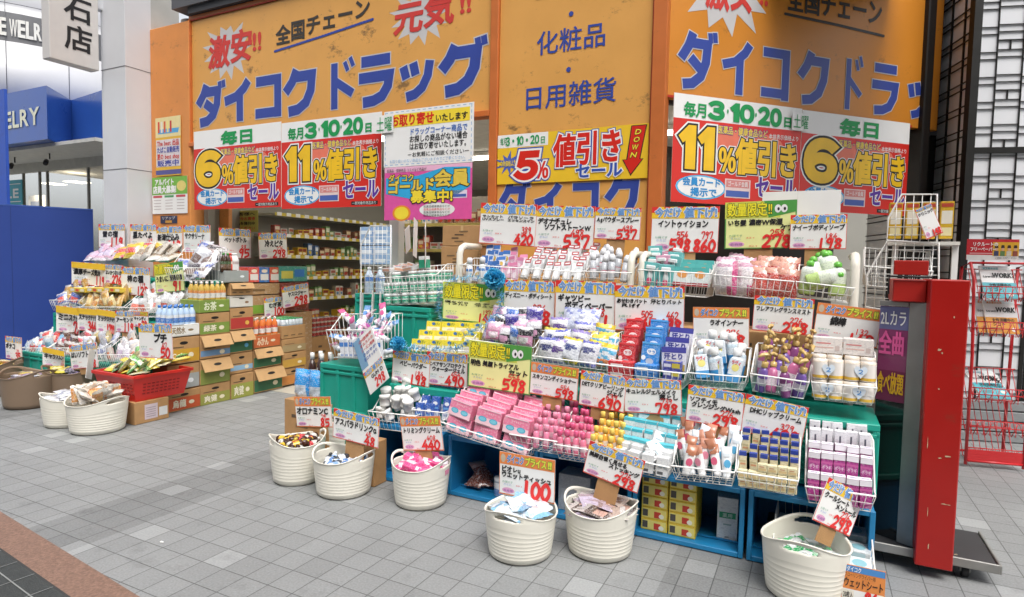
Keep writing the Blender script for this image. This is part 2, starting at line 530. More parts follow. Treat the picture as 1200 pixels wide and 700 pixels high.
# ================================================================== THE SETTING
def pavement_mat():
    m = bpy.data.materials.new('granite_pavers'); m.use_nodes = True
    t = m.node_tree; b = t.nodes['Principled BSDF']
    L = t.links.new
    def math_(op, a, bb=None, c=None):
        n = t.nodes.new('ShaderNodeMath'); n.operation = op
        for i, q in enumerate((a, bb, c)):
            if q is None: continue
            if isinstance(q, (int, float)): n.inputs[i].default_value = q
            else: L(q, n.inputs[i])
        return n.outputs[0]
    tc = t.nodes.new('ShaderNodeTexCoord')
    sx = t.nodes.new('ShaderNodeSeparateXYZ'); L(tc.outputs['Object'], sx.inputs[0])
    T = .1515
    gx = math_('DIVIDE', math_('ADD', sx.outputs[0], 30.0 + .036), T)
    gy = math_('DIVIDE', math_('ADD', sx.outputs[1], 30.0 - .019), T)
    ix, iy = math_('FLOOR', gx), math_('FLOOR', gy)
    fx, fy = math_('FRACT', gx), math_('FRACT', gy)
    cb = t.nodes.new('ShaderNodeCombineXYZ'); L(ix, cb.inputs[0]); L(iy, cb.inputs[1])
    wn = t.nodes.new('ShaderNodeTexWhiteNoise'); wn.noise_dimensions = '2D'; L(cb.outputs[0], wn.inputs['Vector'])
    # joints
    ex = math_('MINIMUM', fx, math_('SUBTRACT', 1.0, fx)); ey = math_('MINIMUM', fy, math_('SUBTRACT', 1.0, fy))
    joint = math_('LESS_THAN', math_('MINIMUM', ex, ey), .016)
    # dark bands
    band = math_('LESS_THAN', math_('MODULO', math_('ADD', sx.outputs[0], 1.945 + 3.20 * 9), 3.20), .475)
    light = math_('GREATER_THAN', wn.outputs['Value'], .955)
    sp = t.nodes.new('ShaderNodeTexNoise'); sp.inputs['Scale'].default_value = 95; sp.inputs['Detail'].default_value = 3
    L(tc.outputs['Object'], sp.inputs['Vector'])
    bg_ = t.nodes.new('ShaderNodeTexNoise'); bg_.inputs['Scale'].default_value = 1.3; bg_.inputs['Detail'].default_value = 6
    L(tc.outputs['Object'], bg_.inputs['Vector'])
    v = math_('ADD', .262, math_('MULTIPLY', math_('SUBTRACT', wn.outputs['Value'], .5), .028))
    v = math_('SUBTRACT', v, math_('MULTIPLY', band, .06))
    v = math_('ADD', v, math_('MULTIPLY', light, .06))
    v = math_('ADD', v, math_('MULTIPLY', math_('SUBTRACT', sp.outputs['Fac'], .5), .16))
    v = math_('ADD', v, math_('MULTIPLY', math_('SUBTRACT', bg_.outputs['Fac'], .5), .10))
    gum = t.nodes.new('ShaderNodeTexVoronoi'); gum.inputs['Scale'].default_value = 1.9; gum.inputs['Randomness'].default_value = 1.0
    L(tc.outputs['Object'], gum.inputs['Vector'])
    v = math_('SUBTRACT', v, math_('MULTIPLY', math_('LESS_THAN', gum.outputs['Distance'], .035), .05))
    st_ = t.nodes.new('ShaderNodeTexNoise'); st_.inputs['Scale'].default_value = 4.5; st_.inputs['Detail'].default_value = 10; st_.inputs['Roughness'].default_value = .7
    L(tc.outputs['Object'], st_.inputs['Vector'])
    v = math_('SUBTRACT', v, math_('MULTIPLY', math_('MAXIMUM', math_('SUBTRACT', st_.outputs['Fac'], .56), 0.0), .45))
    v = math_('MULTIPLY', v, math_('SUBTRACT', 1.0, math_('MULTIPLY', joint, .58)))
    cc = t.nodes.new('ShaderNodeCombineColor')
    L(math_('MULTIPLY', v, .975), cc.inputs[0]); L(v, cc.inputs[1]); L(math_('MULTIPLY', v, 1.0), cc.inputs[2])
    L(cc.outputs[0], b.inputs['Base Color'])
    b.inputs['Roughness'].default_value = .62
    bp = t.nodes.new('ShaderNodeBump'); bp.inputs['Strength'].default_value = .5; bp.inputs['Distance'].default_value = .004
    L(math_('SUBTRACT', math_('MULTIPLY', sp.outputs['Fac'], .25), joint), bp.inputs['Height']); L(bp.outputs[0], b.inputs['Normal'])
    return m

def plane(x0, x1, y0, y1, z, m, name):
    b = MB(); b.quad_top(x0, x1, y0, y1, z, m); return b.build(name)
struct('pavement', plane(-60, 60, -40, 60, 0, pavement_mat(), 'pavement'), A.m())
_k0 = A.gr(0, 600); _k1 = A.gr(163, 700)
_ka = math.atan2(_k1[1] - _k0[1], _k1[0] - _k0[0])
K = Frame(A.p(*_k0), YAW + _ka)
_kw = K.gr(0, 643)[1]
struct('kerb', plane(-40, 40, _kw, 0, .004, mat('#86695a', .6, .34, 70, bump=.2, bscale=200), 'kerb'), K.m())
rb = MB(); rb.quad_top(-40, 40, -30, _kw - .012, .006, mat('#3b3e3d', .6, .22, 60, bump=.25, bscale=150))
rb.quad_top(-40, 40, _kw - .012, _kw, .005, mat('#3b3b3a', .8, .1))
for i in range(6): rb.quad_top(-40, 40, _kw - .10 - .3 * i, _kw - .094 - .3 * i, .0085, mat('#8a8c8a', .7, .1))
for i in range(60): rb.quad_top(-6 + .2 * i, -5.996 + .2 * i, -3, _kw - .012, .010, mat('#8a8c8a', .7, .1))
struct('road', rb.build('road'), K.m())

ORANGE = mat('#dfa354', .45, .06, 2.5, dirt=.75)
ORANGE2 = mat('#dd8f4b', .5, .07, 4, dirt=.45)
ORANGEFR = mat('#c96f34', .45, .10, 6, dirt=.35)
REDLINE = mat('#b5321f', .5, .1, 6)
DARKGREY = mat('#54555a', .5, .08, 3)
INK_B = mat('#33489c', .45, .06, 5, dirt=.15)
INK_W = mat('#c9c6c6', .5, .04, 5)
INK_R = mat('#cf3b34', .5, .05, 5)
INK_K = mat('#3a3530', .5, .05, 5)

FD = 1.62                                            # depth of the shop front behind the display line
def S(px, py, d=FD): return A.at(px, py, d)
zsg = S(480, 141)[1]                                 # under edge of the fascia
TOP = 4.6
s_l, s_m, s_m2, s_c = S(228, 100)[0], S(577, 120)[0], S(586, 120)[0], S(771, 100)[0]
bld = link('shop_building', None, A.m())
tag(bld, 'orange fronted discount drugstore on a street corner with open shop floor', 'building')
def bpart(name, fn):
    b = MB(); fn(b); return link(name, b.build(name), None, bld)
W_IN = mat('#a8a59c', .7, .06, 2)
FLOOR_IN = mat('#b9b5a8', .45, .08, 4)
bpart('post', lambda b: b.box(s_m, s_m2, FD - .06, FD + .07, .12, TOP, ORANGEFR, .004))
def corner_post(b):
    b.box(s_c - .035, s_c + .075, FD - .07, FD + .07, .12, TOP, ORANGEFR, .004)
    b.box(s_c - .045, s_c - .036, FD - .05, FD - .04, .12, TOP, REDLINE)
bpart('post', corner_post)
def side_pillar(b):
    x0, x1 = S(177, 150, 1.555)[0], S(222, 150, 1.555)[0]
    b.box(x0, x1, 1.555, 1.75, .0, S(200, 29, 1.555)[1], ORANGE2, .006)
bpart('orange_pillar', side_pillar)
def granite_col(b):
    x = S(208, 20, 1.6)[0]
    b.T = Matrix.Translation((x, 1.80, 0))
    b.lathe([(.13, S(200, 29, 1.4)[1] - .02), (.13, 4.4)], mat('#a39a92', .5, .25, 60), 20)
bpart('round_column', granite_col)
def beam(b):
    b.box(s_l - .03, s_m, FD - .07, FD + .05, zsg - .055, zsg - .002, ORANGEFR, .004)
bpart('beam', beam)
def edge_frame(b):
    b.box(s_l - .035, s_l - .001, FD - .06, FD + .05, zsg - .002, S(228, 28)[1] + .03, ORANGEFR, .003)
    b.box(s_l - .035, s_m, FD - .045, FD + .05, S(228, 28)[1] + .03, S(228, 28)[1] + .075, ORANGEFR, .003)
    b.box(s_l - .005, s_m, FD - .046, FD - .04, S(228, 28)[1] + .018, S(228, 28)[1] + .028, REDLINE)
bpart('fascia_frame', edge_frame)
zc = S(178, 20, 1.25)[1]
def canopy(b):
    b.box(S(177, 10, 1.25)[0], s_m + .2, 1.50, 1.95, S(228, 28)[1] + .16, 5.2, DARKGREY)
    b.box(S(177, 10, 1.25)[0] + .25, s_m + .2, 1.53, 1.9, S(228, 28)[1] + .078, S(228, 28)[1] + .16, mat('#3c3d42', .6))
bpart('canopy', canopy)
def inner(b):
    b.box(-4.95, -4.85, FD + .12, 8, 0, 3.1, W_IN)
    b.box(-4.95, 3.5, 8, 8.1, 0, 3.1, W_IN)
bpart('inner_wall', inner)
bpart('white_column', lambda b: b.box(S(456, 240, 1.75)[0], S(467, 240, 1.75)[0], 1.75, 1.86, .01, zsg + .17, mat('#d5d2ca', .5, .05, 3), .006))
bpart('ceiling', lambda b: b.box(-4.95, s_c - .05, FD + .12, 8.1, zsg + .18, zsg + .28, mat('#d8d6cf', .8)))
bpart('upper_wall', lambda b: b.box(s_l, s_c, FD + .09, FD + .12, zsg - .02, TOP, DARKGREY))
struct('shop_floor', plane(-4.95, .75, FD - .02, 8, .004, FLOOR_IN, 'shop_floor'), A.m())

# fluorescent lamps of the shop
TUBE = emit('#fff6e6', 9, 'lit_tube')
def ceil_lamp(s, d, n):
    b = MB()
    b.box(-.63, .63, -.09, .09, -.05, 0, mat('#e8e6e0', .5))
    o = thing('ceiling_lamp', b.build('ceiling_lamp'), A.m(s, d, zsg + .179), 'twin tube ceiling lamp inside the shop, ' + n, 'lamp', 'fluorescent lamps of the shop')
    for k in (-.045, .045):
        c = MB(); c.tube([(-.6, k, -.07), (.6, k, -.07)], .014, TUBE, 8)
        link('tube', c.build('tube'), None, o)
    L = bpy.data.lights.new('lamp_light', 'AREA'); L.shape = 'RECTANGLE'; L.size = 1.2; L.size_y = .12; L.energy = 6; L.color = (1, .95, .86)
    lo = bpy.data.objects.new('lamp_light', L); COL.objects.link(lo); lo.parent = o
    lo.location = (0, 0, -.10)
for s, d, n in ((-2.6, 2.7, 'the one nearest the left entrance'), (-2.6, 4.3, 'the second one back behind the left entrance'), (-.55, 3.0, 'first seen beside the orange post'), (-.5, 4.2, 'second seen beside the orange post'),
                (-.4, 5.6, 'furthest back beside the orange post'), (.2, 3.6, 'the one behind the narrow panel')):
    ceil_lamp(s, d, n)

# ---- signs on the main front
def burst_text(b, s, x0, x1, z0, z1, y, st=True):
    if st: b.star((x0 + x1) / 2 - .02, (z0 + z1) / 2, (z1 - z0) * .62, (z1 - z0) * .98, 13, y + .0035, INK_W, 1.25, 3)
    text(b, s, x0, x1, z0, z1, y, [(INK_R, .035)], rise=.06, shear=.08)
def rect_from(F, pxs, d):
    """glyph box from bottom-left and top-right pixels"""
    (a, b_), (c, e) = pxs
    s0, z0 = F.at(a, b_, d); s1, z1 = F.at(c, e, d)
    return s0, s1, z0, z1

sign_a = link('shop_sign', None, A.m())
tag(sign_a, 'long orange fascia sign left of the orange post, blue lettering over a star burst slogan', 'sign')
b = MB(); b.box(s_l, s_m - .002, FD - .03, FD + .03, zsg, S(228, 28)[1] + .02, ORANGE, .004)
link('panel', b.build('panel'), None, sign_a)
yA = FD - .034
b = MB()
G = [('ダ', (234, 148), (265, 98)), ('イ', (265, 144), (297, 92)), ('コ', (300, 140), (334, 87)), ('ク', (336, 135), (374, 79)), ('ド', (387, 131), (420, 70)), ('ラ', (421, 127), (464, 64)), ('ッ', (470, 122), (511, 73)), ('グ', (517, 116), (570, 47))]
zz0 = sum(A.at(*g[1], FD)[1] for g in G) / len(G); zz1 = sum(A.at(*g[2], FD)[1] for g in G if g[0] != 'ッ') / 7
for ch, p0, p1 in G:
    x0, x1 = A.at(*p0, FD)[0], A.at(*p1, FD)[0]
    k = 0.02 * (x1 - x0)
    big_letter(b, ch, x0 + k, x1 - k, zz0, zz1 if ch != 'ッ' else zz1 - .06, yA, INK_B, INK_W, hw=.122)
link('main_lettering', b.build('main_lettering'), None, sign_a)
b = MB()
x0, x1, z0, z1 = rect_from(A, ((247, 84), (298, 36)), FD)
burst_text(b, '激安', x0, x1, z0 + .02, z1, yA)
x0, x1, z0, z1 = rect_from(A, ((298, 63), (310, 34)), FD)
text(b, '!!', x0, x1, z0, z1, yA, [(INK_R, .03)])
x0, x1, z0, z1 = rect_from(A, ((326, 58), (437, 12)), FD)
text(b, '全国チェーン', x0, x1, z0 + .03, z0 + .23, yA, [(INK_K, .03)], rise=.09)
b.ribbon([(x0 - .02, z0 - .03), ((x0 + x1) / 2, z0 + .03), (x1 + .03, z0 + .10)], .012, yA, INK_B)
x0, x1, z0, z1 = rect_from(A, ((463, 43), (535, -8)), FD)
burst_text(b, '元気', x0, x1, z0, z1, yA)
x0, x1, z0, z1 = rect_from(A, ((540, 20), (556, -12)), FD)
text(b, '!!', x0, x1, z0, z1, yA, [(INK_R, .03)])
link('slogan_lettering', b.build('slogan_lettering'), None, sign_a)

sign_m = link('shop_sign', None, A.m())
tag(sign_m, 'tall narrow orange panel between two orange posts listing goods in small blue characters', 'sign')
b = MB(); b.box(s_m2 + .002, s_c - .048, FD - .03, FD + .03, .12, TOP, ORANGE, .004)
link('panel', b.build('panel'), None, sign_m)
b = MB()
for s, p0, p1, bw in (('化粧品', (630, 67), (713, 32), .01), ('日用雑貨', (614, 131), (725, 97), .01), ('医薬品', (628, 3), (714, -32), .01)):
    x0, x1, z0, z1 = rect_from(A, (p0, p1), FD)
    text(b, s, x0, x1, z0, z0 + (x1 - x0) / len(s) * .93, yA, [(INK_B, bw)])
    link('lettering', b.build('lettering'), None, sign_m); b = MB()
for p in ((671, 18), (668, 83)):
    x, z = A.at(*p, FD); b.ell(x, z, .021, .021, yA, INK_B); link('dot', b.build('dot'), None, sign_m); b = MB()
for ch, p0, p1 in (('ダ', (587, 268), (622, 214)), ('イ', (626, 266), (661, 214)), ('コ', (668, 264), (706, 212)), ('ク', (710, 262), (752, 208))):
    x0, x1, z0, z1 = rect_from(A, (p0, p1), FD)
    big_letter(b, ch, x0 + .01, x1 - .01, z1 - .36, z1, yA, INK_B, INK_W, hw=.122)
link('lettering', b.build('lettering'), None, sign_m)

# ---- the right front, turned round the corner
B = Frame(A.p(s_c + .03, FD - .02), R(18.9))
def SB(px, py, d=0.0): return B.at(px, py, d)
sign_b = link('shop_sign', None, B.m())
tag(sign_b, 'long orange fascia sign right of the corner post running into deep shade', 'sign')
zsb = SB(790, 112)[1] - .02
b = MB(); b.box(.055, SB(1100, 120)[0], -.0, .06, zsb, TOP, mat('#d2862a', .4, .05, 2.5, dirt=.5), .004)  # deeper orange than the left sign: its shade is put into the colour
b.box(.056, SB(1070, 120)[0], -.004, .0, zsb - .0, zsb + .02, REDLINE)
link('panel', b.build('panel'), None, sign_b)
b = MB()
yB = -.005
G = [('ダ', (793, 99), (840, 40)), ('イ', (842, 108), (884, 52)), ('コ', (887, 116), (929, 57)), ('ク', (933, 121), (974, 66)), ('ド', (985, 128), (1014, 74)), ('ラ', (1017, 132), (1055, 80)), ('ッ', (1060, 137), (1092, 100))]
zz0 = sum(B.at(*g[1], 0)[1] for g in G[:6]) / 6; zz1 = sum(B.at(*g[2], 0)[1] for g in G[:6]) / 6
xl = 0
for ch, p0, p1 in G:
    x0, x1 = B.at(*p0, 0)[0], B.at(*p1, 0)[0]
    big_letter(b, ch, x0 + .02, x1 - .02, zz0, zz1 if ch != 'ッ' else zz1 - .06, yB, INK_B, INK_W, hw=.122)
    xl = x1
link('main_lettering', b.build('main_lettering'), None, sign_b)
b = MB()
x0, x1, z0, z1 = rect_from(B, ((826, 8), (884, -40)), 0)
burst_text(b, '激安', x0, x1, z0, z1, yB)
x0, x1, z0, z1 = rect_from(B, ((889, 8), (902, -34)), 0)
text(b, '!!', x0, x1, z0, z0 + .25, yB, [(INK_R, .03)])
x0, x1, z0, z1 = rect_from(B, ((922, 12), (1035, -6)), 0)
text(b, '全国チェーン', x0, x1, z0, z0 + .22, yB, [(INK_K, .03)], rise=.02)
b.ribbon([(x0 - .02, z0 - .035), ((x0 + x1) / 2, z0 - .045), (x1 + .03, z0 - .065)], .012, yB, INK_K)
link('slogan_lettering', b.build('slogan_lettering'), None, sign_b)
bb = link('shop_building', None, B.m())
tag(bb, 'shaded corner wing of the drugstore with an unseen slab added overhead to shade the right sign', 'building')
SBX = SB(1070, 250)[0]
def wing(b):
    b.box(.02, 4.6, .09, .14, zsb - .02, TOP, DARKGREY)
bm = MB(); wing(bm); link('upper_wall', bm.build('upper_wall'), None, bb)
bm = MB(); bm.box(.95, 2.35, -3.0, -.02, 4.02, 4.3, mat('#1c1816', .8)); link('shade_slab', bm.build('shade_slab'), None, bb)  # unseen slab, added to keep sky light off the right sign
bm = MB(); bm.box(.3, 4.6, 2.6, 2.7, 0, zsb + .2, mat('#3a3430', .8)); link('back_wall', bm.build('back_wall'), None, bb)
bm = MB(); bm.box(SBX, SBX + .10, -.05, .25, 0, TOP, mat('#120d0b', .6), .01); bm.box(SBX + .105, 4.2, .1, .2, 0, TOP, mat('#0d0a09', .7)); link('column_and_shade_sheet', bm.build('column_and_shade_sheet'), None, bb)  # column, plus a near-black sheet whose colour stands for the recess's shade
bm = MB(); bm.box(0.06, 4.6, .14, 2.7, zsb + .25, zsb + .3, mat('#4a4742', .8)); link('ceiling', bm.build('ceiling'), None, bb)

# ---- hanging posters and banners
Y1 = mat('#f4c318', .4, .10, 6); Y2 = mat('#f7da3a', .45, .05); RB = mat('#d9291c', .4, .06, 4); GRN = ink('#149a52')
PUR = ink('#5b2f9a'); CY = ink('#58b4e2'); WH = mat('#f1f0ee', .5, .03, 5)
def banner(F, d, q, big, head, label, flip=False):
    (tlx, tly), (trx, try_), (brx, bry), (blx, bly) = q
    x0 = (F.at(tlx, tly, d)[0] + F.at(blx, bly, d)[0]) / 2; x1 = (F.at(trx, try_, d)[0] + F.at(brx, bry, d)[0]) / 2
    z1 = (F.at(tlx, tly, d)[1] + F.at(trx, try_, d)[1]) / 2; z0 = (F.at(blx, bly, d)[1] + F.at(brx, bry, d)[1]) / 2
    w, h = x1 - x0, z1 - z0
    b = MB()
    b.box(0, w, 0, .004, 0, h, WH)
    b.quad(0, w, 0, .775 * h, -.0008, RB)
    b.ell(.55 * w, .62 * h, .3 * w, .1 * h, -.0012, mat('#ea7a60', .45))
    y = -.004
    if len(head) == 2: text(b, head, .33 * w, .72 * w, .80 * h, .96 * h, y, [(GRN, .05)])
    else:
        text(b, '毎月', .07 * w, .25 * w, .80 * h, .93 * h, y, [(GRN, .03)])
        text(b, '３', .25 * w, .38 * w, .79 * h, .98 * h, y, [(GRN, .07)])
        text(b, '・', .37 * w, .43 * w, .79 * h, .98 * h, y, [(GRN, .0)])
        text(b, '１０', .42 * w, .61 * w, .79 * h, .98 * h, y, [(GRN, .07)])
        text(b, '・', .59 * w, .65 * w, .79 * h, .98 * h, y, [(GRN, .0)])
        text(b, '２０', .64 * w, .83 * w, .79 * h, .98 * h, y, [(GRN, .07)])
        text(b, '日', .84 * w, .92 * w, .80 * h, .90 * h, y, [(GRN, .04)])
    xs = .02 * w
    text(b, '医薬品・健康食品など', .33 * w, .72 * w, .67 * h, .745 * h, y, [(Y2, .02), (PUR, .10)])
    text(b, '本体表示価格より', .73 * w, .98 * w, .67 * h, .72 * h, y, [(WH, .01)])
    n = len(big)
    wx = .30 * w
    text(b, big, xs + (.0 if n == 1 else .015) * w, xs + wx - (-.01 if n == 1 else .005) * w, .285 * h, .76 * h, y - .001, [(Y1, .075 if n == 1 else .03), (BLACK, .12 if n == 1 else .065), (WH, .15 if n == 1 else .095)])
    text(b, '％', xs + wx + .02 * w, xs + wx + .16 * w, .30 * h, .56 * h, y - .0005, [(Y1, .04), (BLACK, .10), (WH, .14)])
    text(b, '値引き', xs + wx + .155 * w, .98 * w, .31 * h, .64 * h, y - .001, [(Y1, .05), (BLACK, .10), (WH, .125)])
    text(b, 'セール', .64 * w, .98 * w, .09 * h, .30 * h, y - .0015, [(PUR, .045), (WH, .10)])
    b.ell(.22 * w, .15 * h, .19 * w, .115 * h, -.0016, CY, 22); b.ell(.22 * w, .15 * h, .175 * w, .10 * h, -.0022, WH, 22)
    text(b, '会員カード', .08 * w, .37 * w, .16 * h, .24 * h, y, [(ink('#2b8fd0'), .035)])
    text(b, '掲示で', .14 * w, .34 * w, .065 * h, .145 * h, y, [(ink('#2b8fd0'), .035)])
    b.quad(.40 * w, .60 * w, .07 * h, .25 * h, -.0025, ink('#ead0cc')); b.quad(.41 * w, .59 * w, .08 * h, .14 * h, -.0032, ink('#4a63b0')); b.quad(.41 * w, .59 * w, .17 * h, .24 * h, -.0032, ink('#d98a86'))
    text(b, 'ゴールド会員', .42 * w, .58 * w, .18 * h, .23 * h, y, [(WH, .01)])
    b.quad(.72 * w, .97 * w, .02 * h, .06 * h, -.0014, BLACK)
    text(b, '一部対象外商品あり', .73 * w, .96 * w, .022 * h, .058 * h, y, [(WH, 0)])
    return thing('discount_banner', b.build('discount_banner'), F.m(x0, d, z0), label, 'banner', 'red and white discount banners')
banner(A, FD - .075, ((231, 154), (329, 143), (330, 244), (224, 245)), '６', '毎日', 'red banner with yellow 6% under the left orange fascia sign')
banner(A, FD - .078, ((329.5, 143), (447, 133), (447, 243), (330.5, 244)), '１１', 'x', 'red banner with yellow 11% under the left orange fascia sign')
banner(B, -.04, ((785, 107), (937, 128), (938, 245), (791, 237)), '１１', 'x', 'red banner with yellow 11% on the shaded right front')
banner(B, -.038, ((937.5, 128), (1065, 145), (1062, 254), (938.5, 246)), '６', '毎日', 'red banner with yellow 6% on the shaded right front')
def slip(F, d, q, label):
    x0, z0 = F.at(*q[0], d); x1, z1 = F.at(*q[1], d)
    b = MB(); b.box(0, x1 - x0, 0, .001, 0, z1 - z0, WH, 0)
    text(b, '土曜', .01, x1 - x0 - .01, .015, z1 - z0 - .015, -.004, [(GRN, .0)])
    thing('paper_slip', b.build('paper_slip'), F.m(x0, d, z0), label, 'paper slip')
slip(A, FD - .175, ((440, 157), (461, 134)), 'white paper slip with green handwriting stuck on the left 11% banner')
slip(B, -.06, ((928, 152), (949, 134)), 'white paper slip with green handwriting stuck on the right 11% banner')

# 5% banner on the narrow panel
def five():
    d = FD - .045
    x0, x1 = (A.at(583, 157, d)[0] + A.at(583, 217, d)[0]) / 2, (A.at(761, 147, d)[0] + A.at(758, 208, d)[0]) / 2
    z1, z0 = (A.at(583, 157, d)[1] + A.at(761, 147, d)[1]) / 2, (A.at(583, 217, d)[1] + A.at(758, 208, d)[1]) / 2
    w, h = x1 - x0, z1 - z0
    b = MB(); b.box(0, w, 0, .003, 0, h, mat('#f0c52c', .45, .05, 4))
    y = -.004
    b.quad(.0, .36 * w, .74 * h, h, -.0008, WH)
    text(b, '毎月', .02 * w, .07 * w, .80 * h, .95 * h, y, [(GRN, .01)])
    text(b, '３・１０・２０', .06 * w, .30 * w, .77 * h, .97 * h, y, [(GRN, .05)])
    text(b, '日', .305 * w, .345 * w, .78 * h, .92 * h, y, [(GRN, .02)])
    b.star(.08 * w, .42 * h, .10 * h, .26 * h, 9, -.0012, ink('#4c63b8'), 1.2, 5)
    text(b, '本体価格より', .02 * w, .14 * w, .36 * h, .48 * h, y, [(Y2, .02)])
    MBL = ink('#2f52b0')
    text(b, '５', .12 * w, .29 * w, .06 * h, .68 * h, y - .001, [(RB, .07), (WH, .13), (MBL, .17)], shear=.12)
    text(b, '％', .27 * w, .37 * w, .06 * h, .45 * h, y, [(RB, .04), (WH, .13), (MBL, .19)])
    text(b, '値引き', .40 * w, .85 * w, .30 * h, .92 * h, y - .001, [(RB, .04), (WH, .09), (MBL, .12)], rise=.03)
    text(b, 'セール', .55 * w, .85 * w, .05 * h, .33 * h, y - .0015, [(MBL, .04), (WH, .10)])
    b.poly([(.895 * w, .98 * h), (.99 * w, .98 * h), (.955 * w, .36 * h), (.975 * w, .36 * h), (.90 * w, .05 * h), (.845 * w, .36 * h), (.87 * w, .36 * h)], -.0012, BLACK)
    b.poly([(.90 * w, .965 * h), (.983 * w, .965 * h), (.949 * w, .35 * h), (.967 * w, .35 * h), (.90 * w, .085 * h), (.853 * w, .35 * h), (.877 * w, .35 * h)], -.002, RB)
    for i, c in enumerate('DOWN'):
        text(b, c, (.915 - .008 * i) * w, (.955 - .008 * i) * w, (.80 - .14 * i) * h, (.92 - .14 * i) * h, y, [(Y2, .03), (BLACK, .09)], shear=.2)
    thing('discount_banner', b.build('discount_banner'), A.m(x0, d, z0), 'yellow banner with red 5% and a DOWN arrow on the narrow orange panel', 'banner')
five()

def poster(F, d, q, label, fn, name='poster', yaw=0):
    (tlx, tly), (trx, try_), (brx, bry), (blx, bly) = q
    x0 = (F.at(tlx, tly, d)[0] + F.at(blx, bly, d)[0]) / 2; x1 = (F.at(trx, try_, d)[0] + F.at(brx, bry, d)[0]) / 2
    z1 = (F.at(tlx, tly, d)[1] + F.at(trx, try_, d)[1]) / 2; z0 = (F.at(blx, bly, d)[1] + F.at(brx, bry, d)[1]) / 2
    b = MB(); fn(b, x1 - x0, z1 - z0)
    return thing(name, b.build(name), F.m(x0, d, z0, yaw), label, name.replace('_', ' ') if name != 'poster' else 'poster')
def p_order(b, w, h):
    b.box(0, w, 0, .003, 0, h, WH); y = -.003
    D_ = ink('#8fb6dc')
    n = 16
    for i in range(n):
        for zz in (.03, .965): b.quad((i + .2) * w / n, (i + .75) * w / n, zz * h, zz * h + .006, -.001, D_)
    for i in range(10):
        for xx in (.015, .975): b.quad(xx * w, xx * w + .006, (i + .2) * h / 10, (i + .75) * h / 10, -.001, D_)
    b.quad(.12 * w, .96 * w, .70 * h, .93 * h, -.0012, Y2)
    text(b, 'お取り寄せ', .08 * w, .58 * w, .72 * h, .92 * h, y, [(RB, .04)])
    text(b, 'いたします', .59 * w, .94 * w, .73 * h, .86 * h, y, [(BLACK, .03)])
    text(b, 'ドラッグコーナー商品で', .30 * w, .94 * w, .54 * h, .66 * h, y, [(ink('#3b6fc0'), .02)])
    text(b, 'お探しの商品がない場合', .30 * w, .94 * w, .41 * h, .53 * h, y, [(BLACK, .02)])
    text(b, 'はお取り寄せいたします。', .30 * w, .96 * w, .28 * h, .40 * h, y, [(BLACK, .02)])
    text(b, 'ーお気軽にご相談くださいー', .28 * w, .96 * w, .155 * h, .24 * h, y, [(BLACK, .01)])
    text(b, 'お取り扱いのない商品もございますのでご了承ください。', .07 * w, .94 * w, .065 * h, .125 * h, y, [(D_, 0)])
poster(A, FD - .16, ((449.5, 131.5), (556, 119.5), (554, 190), (450.5, 196.5)), 'white poster with a yellow heading bar hanging in the left entrance', p_order)
def p_gold(b, w, h):
    b.box(0, w, 0, .003, 0, h, ink('#e0559f')); y = -.004
    CB = ink('#2fa9dc'); GD = ink('#e6c64a')
    b.quad(.0, w, .9 * h, h, -.0008, ink('#f0b6d3'))
    text(b, '医薬品・健康食品 コスメなど商品が', .03 * w, .5 * w, .905 * h, .965 * h, y, [(BLACK, 0)])
    b.poly([(.02 * w, .5 * h), (.02 * w, .80 * h), (.4 * w, .82 * h), (.7 * w, .95 * h), (.98 * w, .93 * h), (.98 * w, .58 * h), (.8 * w, .40 * h), (.35 * w, .38 * h)], -.0012, CB)
    text(b, 'ダイコク', .05 * w, .36 * w, .72 * h, .86 * h, y, [(GD, .03), (BLACK, .10)])
    text(b, 'ゴールド', .04 * w, .60 * w, .50 * h, .73 * h, y, [(GD, .05), (BLACK, .10)], rise=.05)
    text(b, '会員', .59 * w, .97 * w, .60 * h, .90 * h, y, [(GD, .04), (BLACK, .08)])
    text(b, '募集中!', .32 * w, .80 * w, .32 * h, .54 * h, y - .001, [(Y2, .04), (BLACK, .10)])
    b.ell(.21 * w, .13 * h, .11 * w, .15 * h, -.0012, ink('#f08a2c'), 20); b.ell(.21 * w, .13 * h, .085 * w, .12 * h, -.002, Y2, 20)
    b.ell(.62 * w, .18 * h, .20 * w, .13 * h, -.0012, WH, 20)
    for k in range(4): text(b, '医薬品健康食品などが', .47 * w, .77 * w, (.22 - .055 * k) * h, (.265 - .055 * k) * h, y, [(BLACK if k != 1 else RB, 0)])
    b.quad(.76 * w, .95 * w, .38 * h, .52 * h, -.0012, ink('#e4d8ea')); b.quad(.77 * w, .94 * w, .40 * h, .45 * h, -.002, ink('#4a63b0'))
poster(A, FD - .16, ((450.5, 197), (554, 190.5), (552, 256.5), (450.5, 258.5)), 'pink poster with a blue and gold slogan hanging below the white order poster', p_gold)
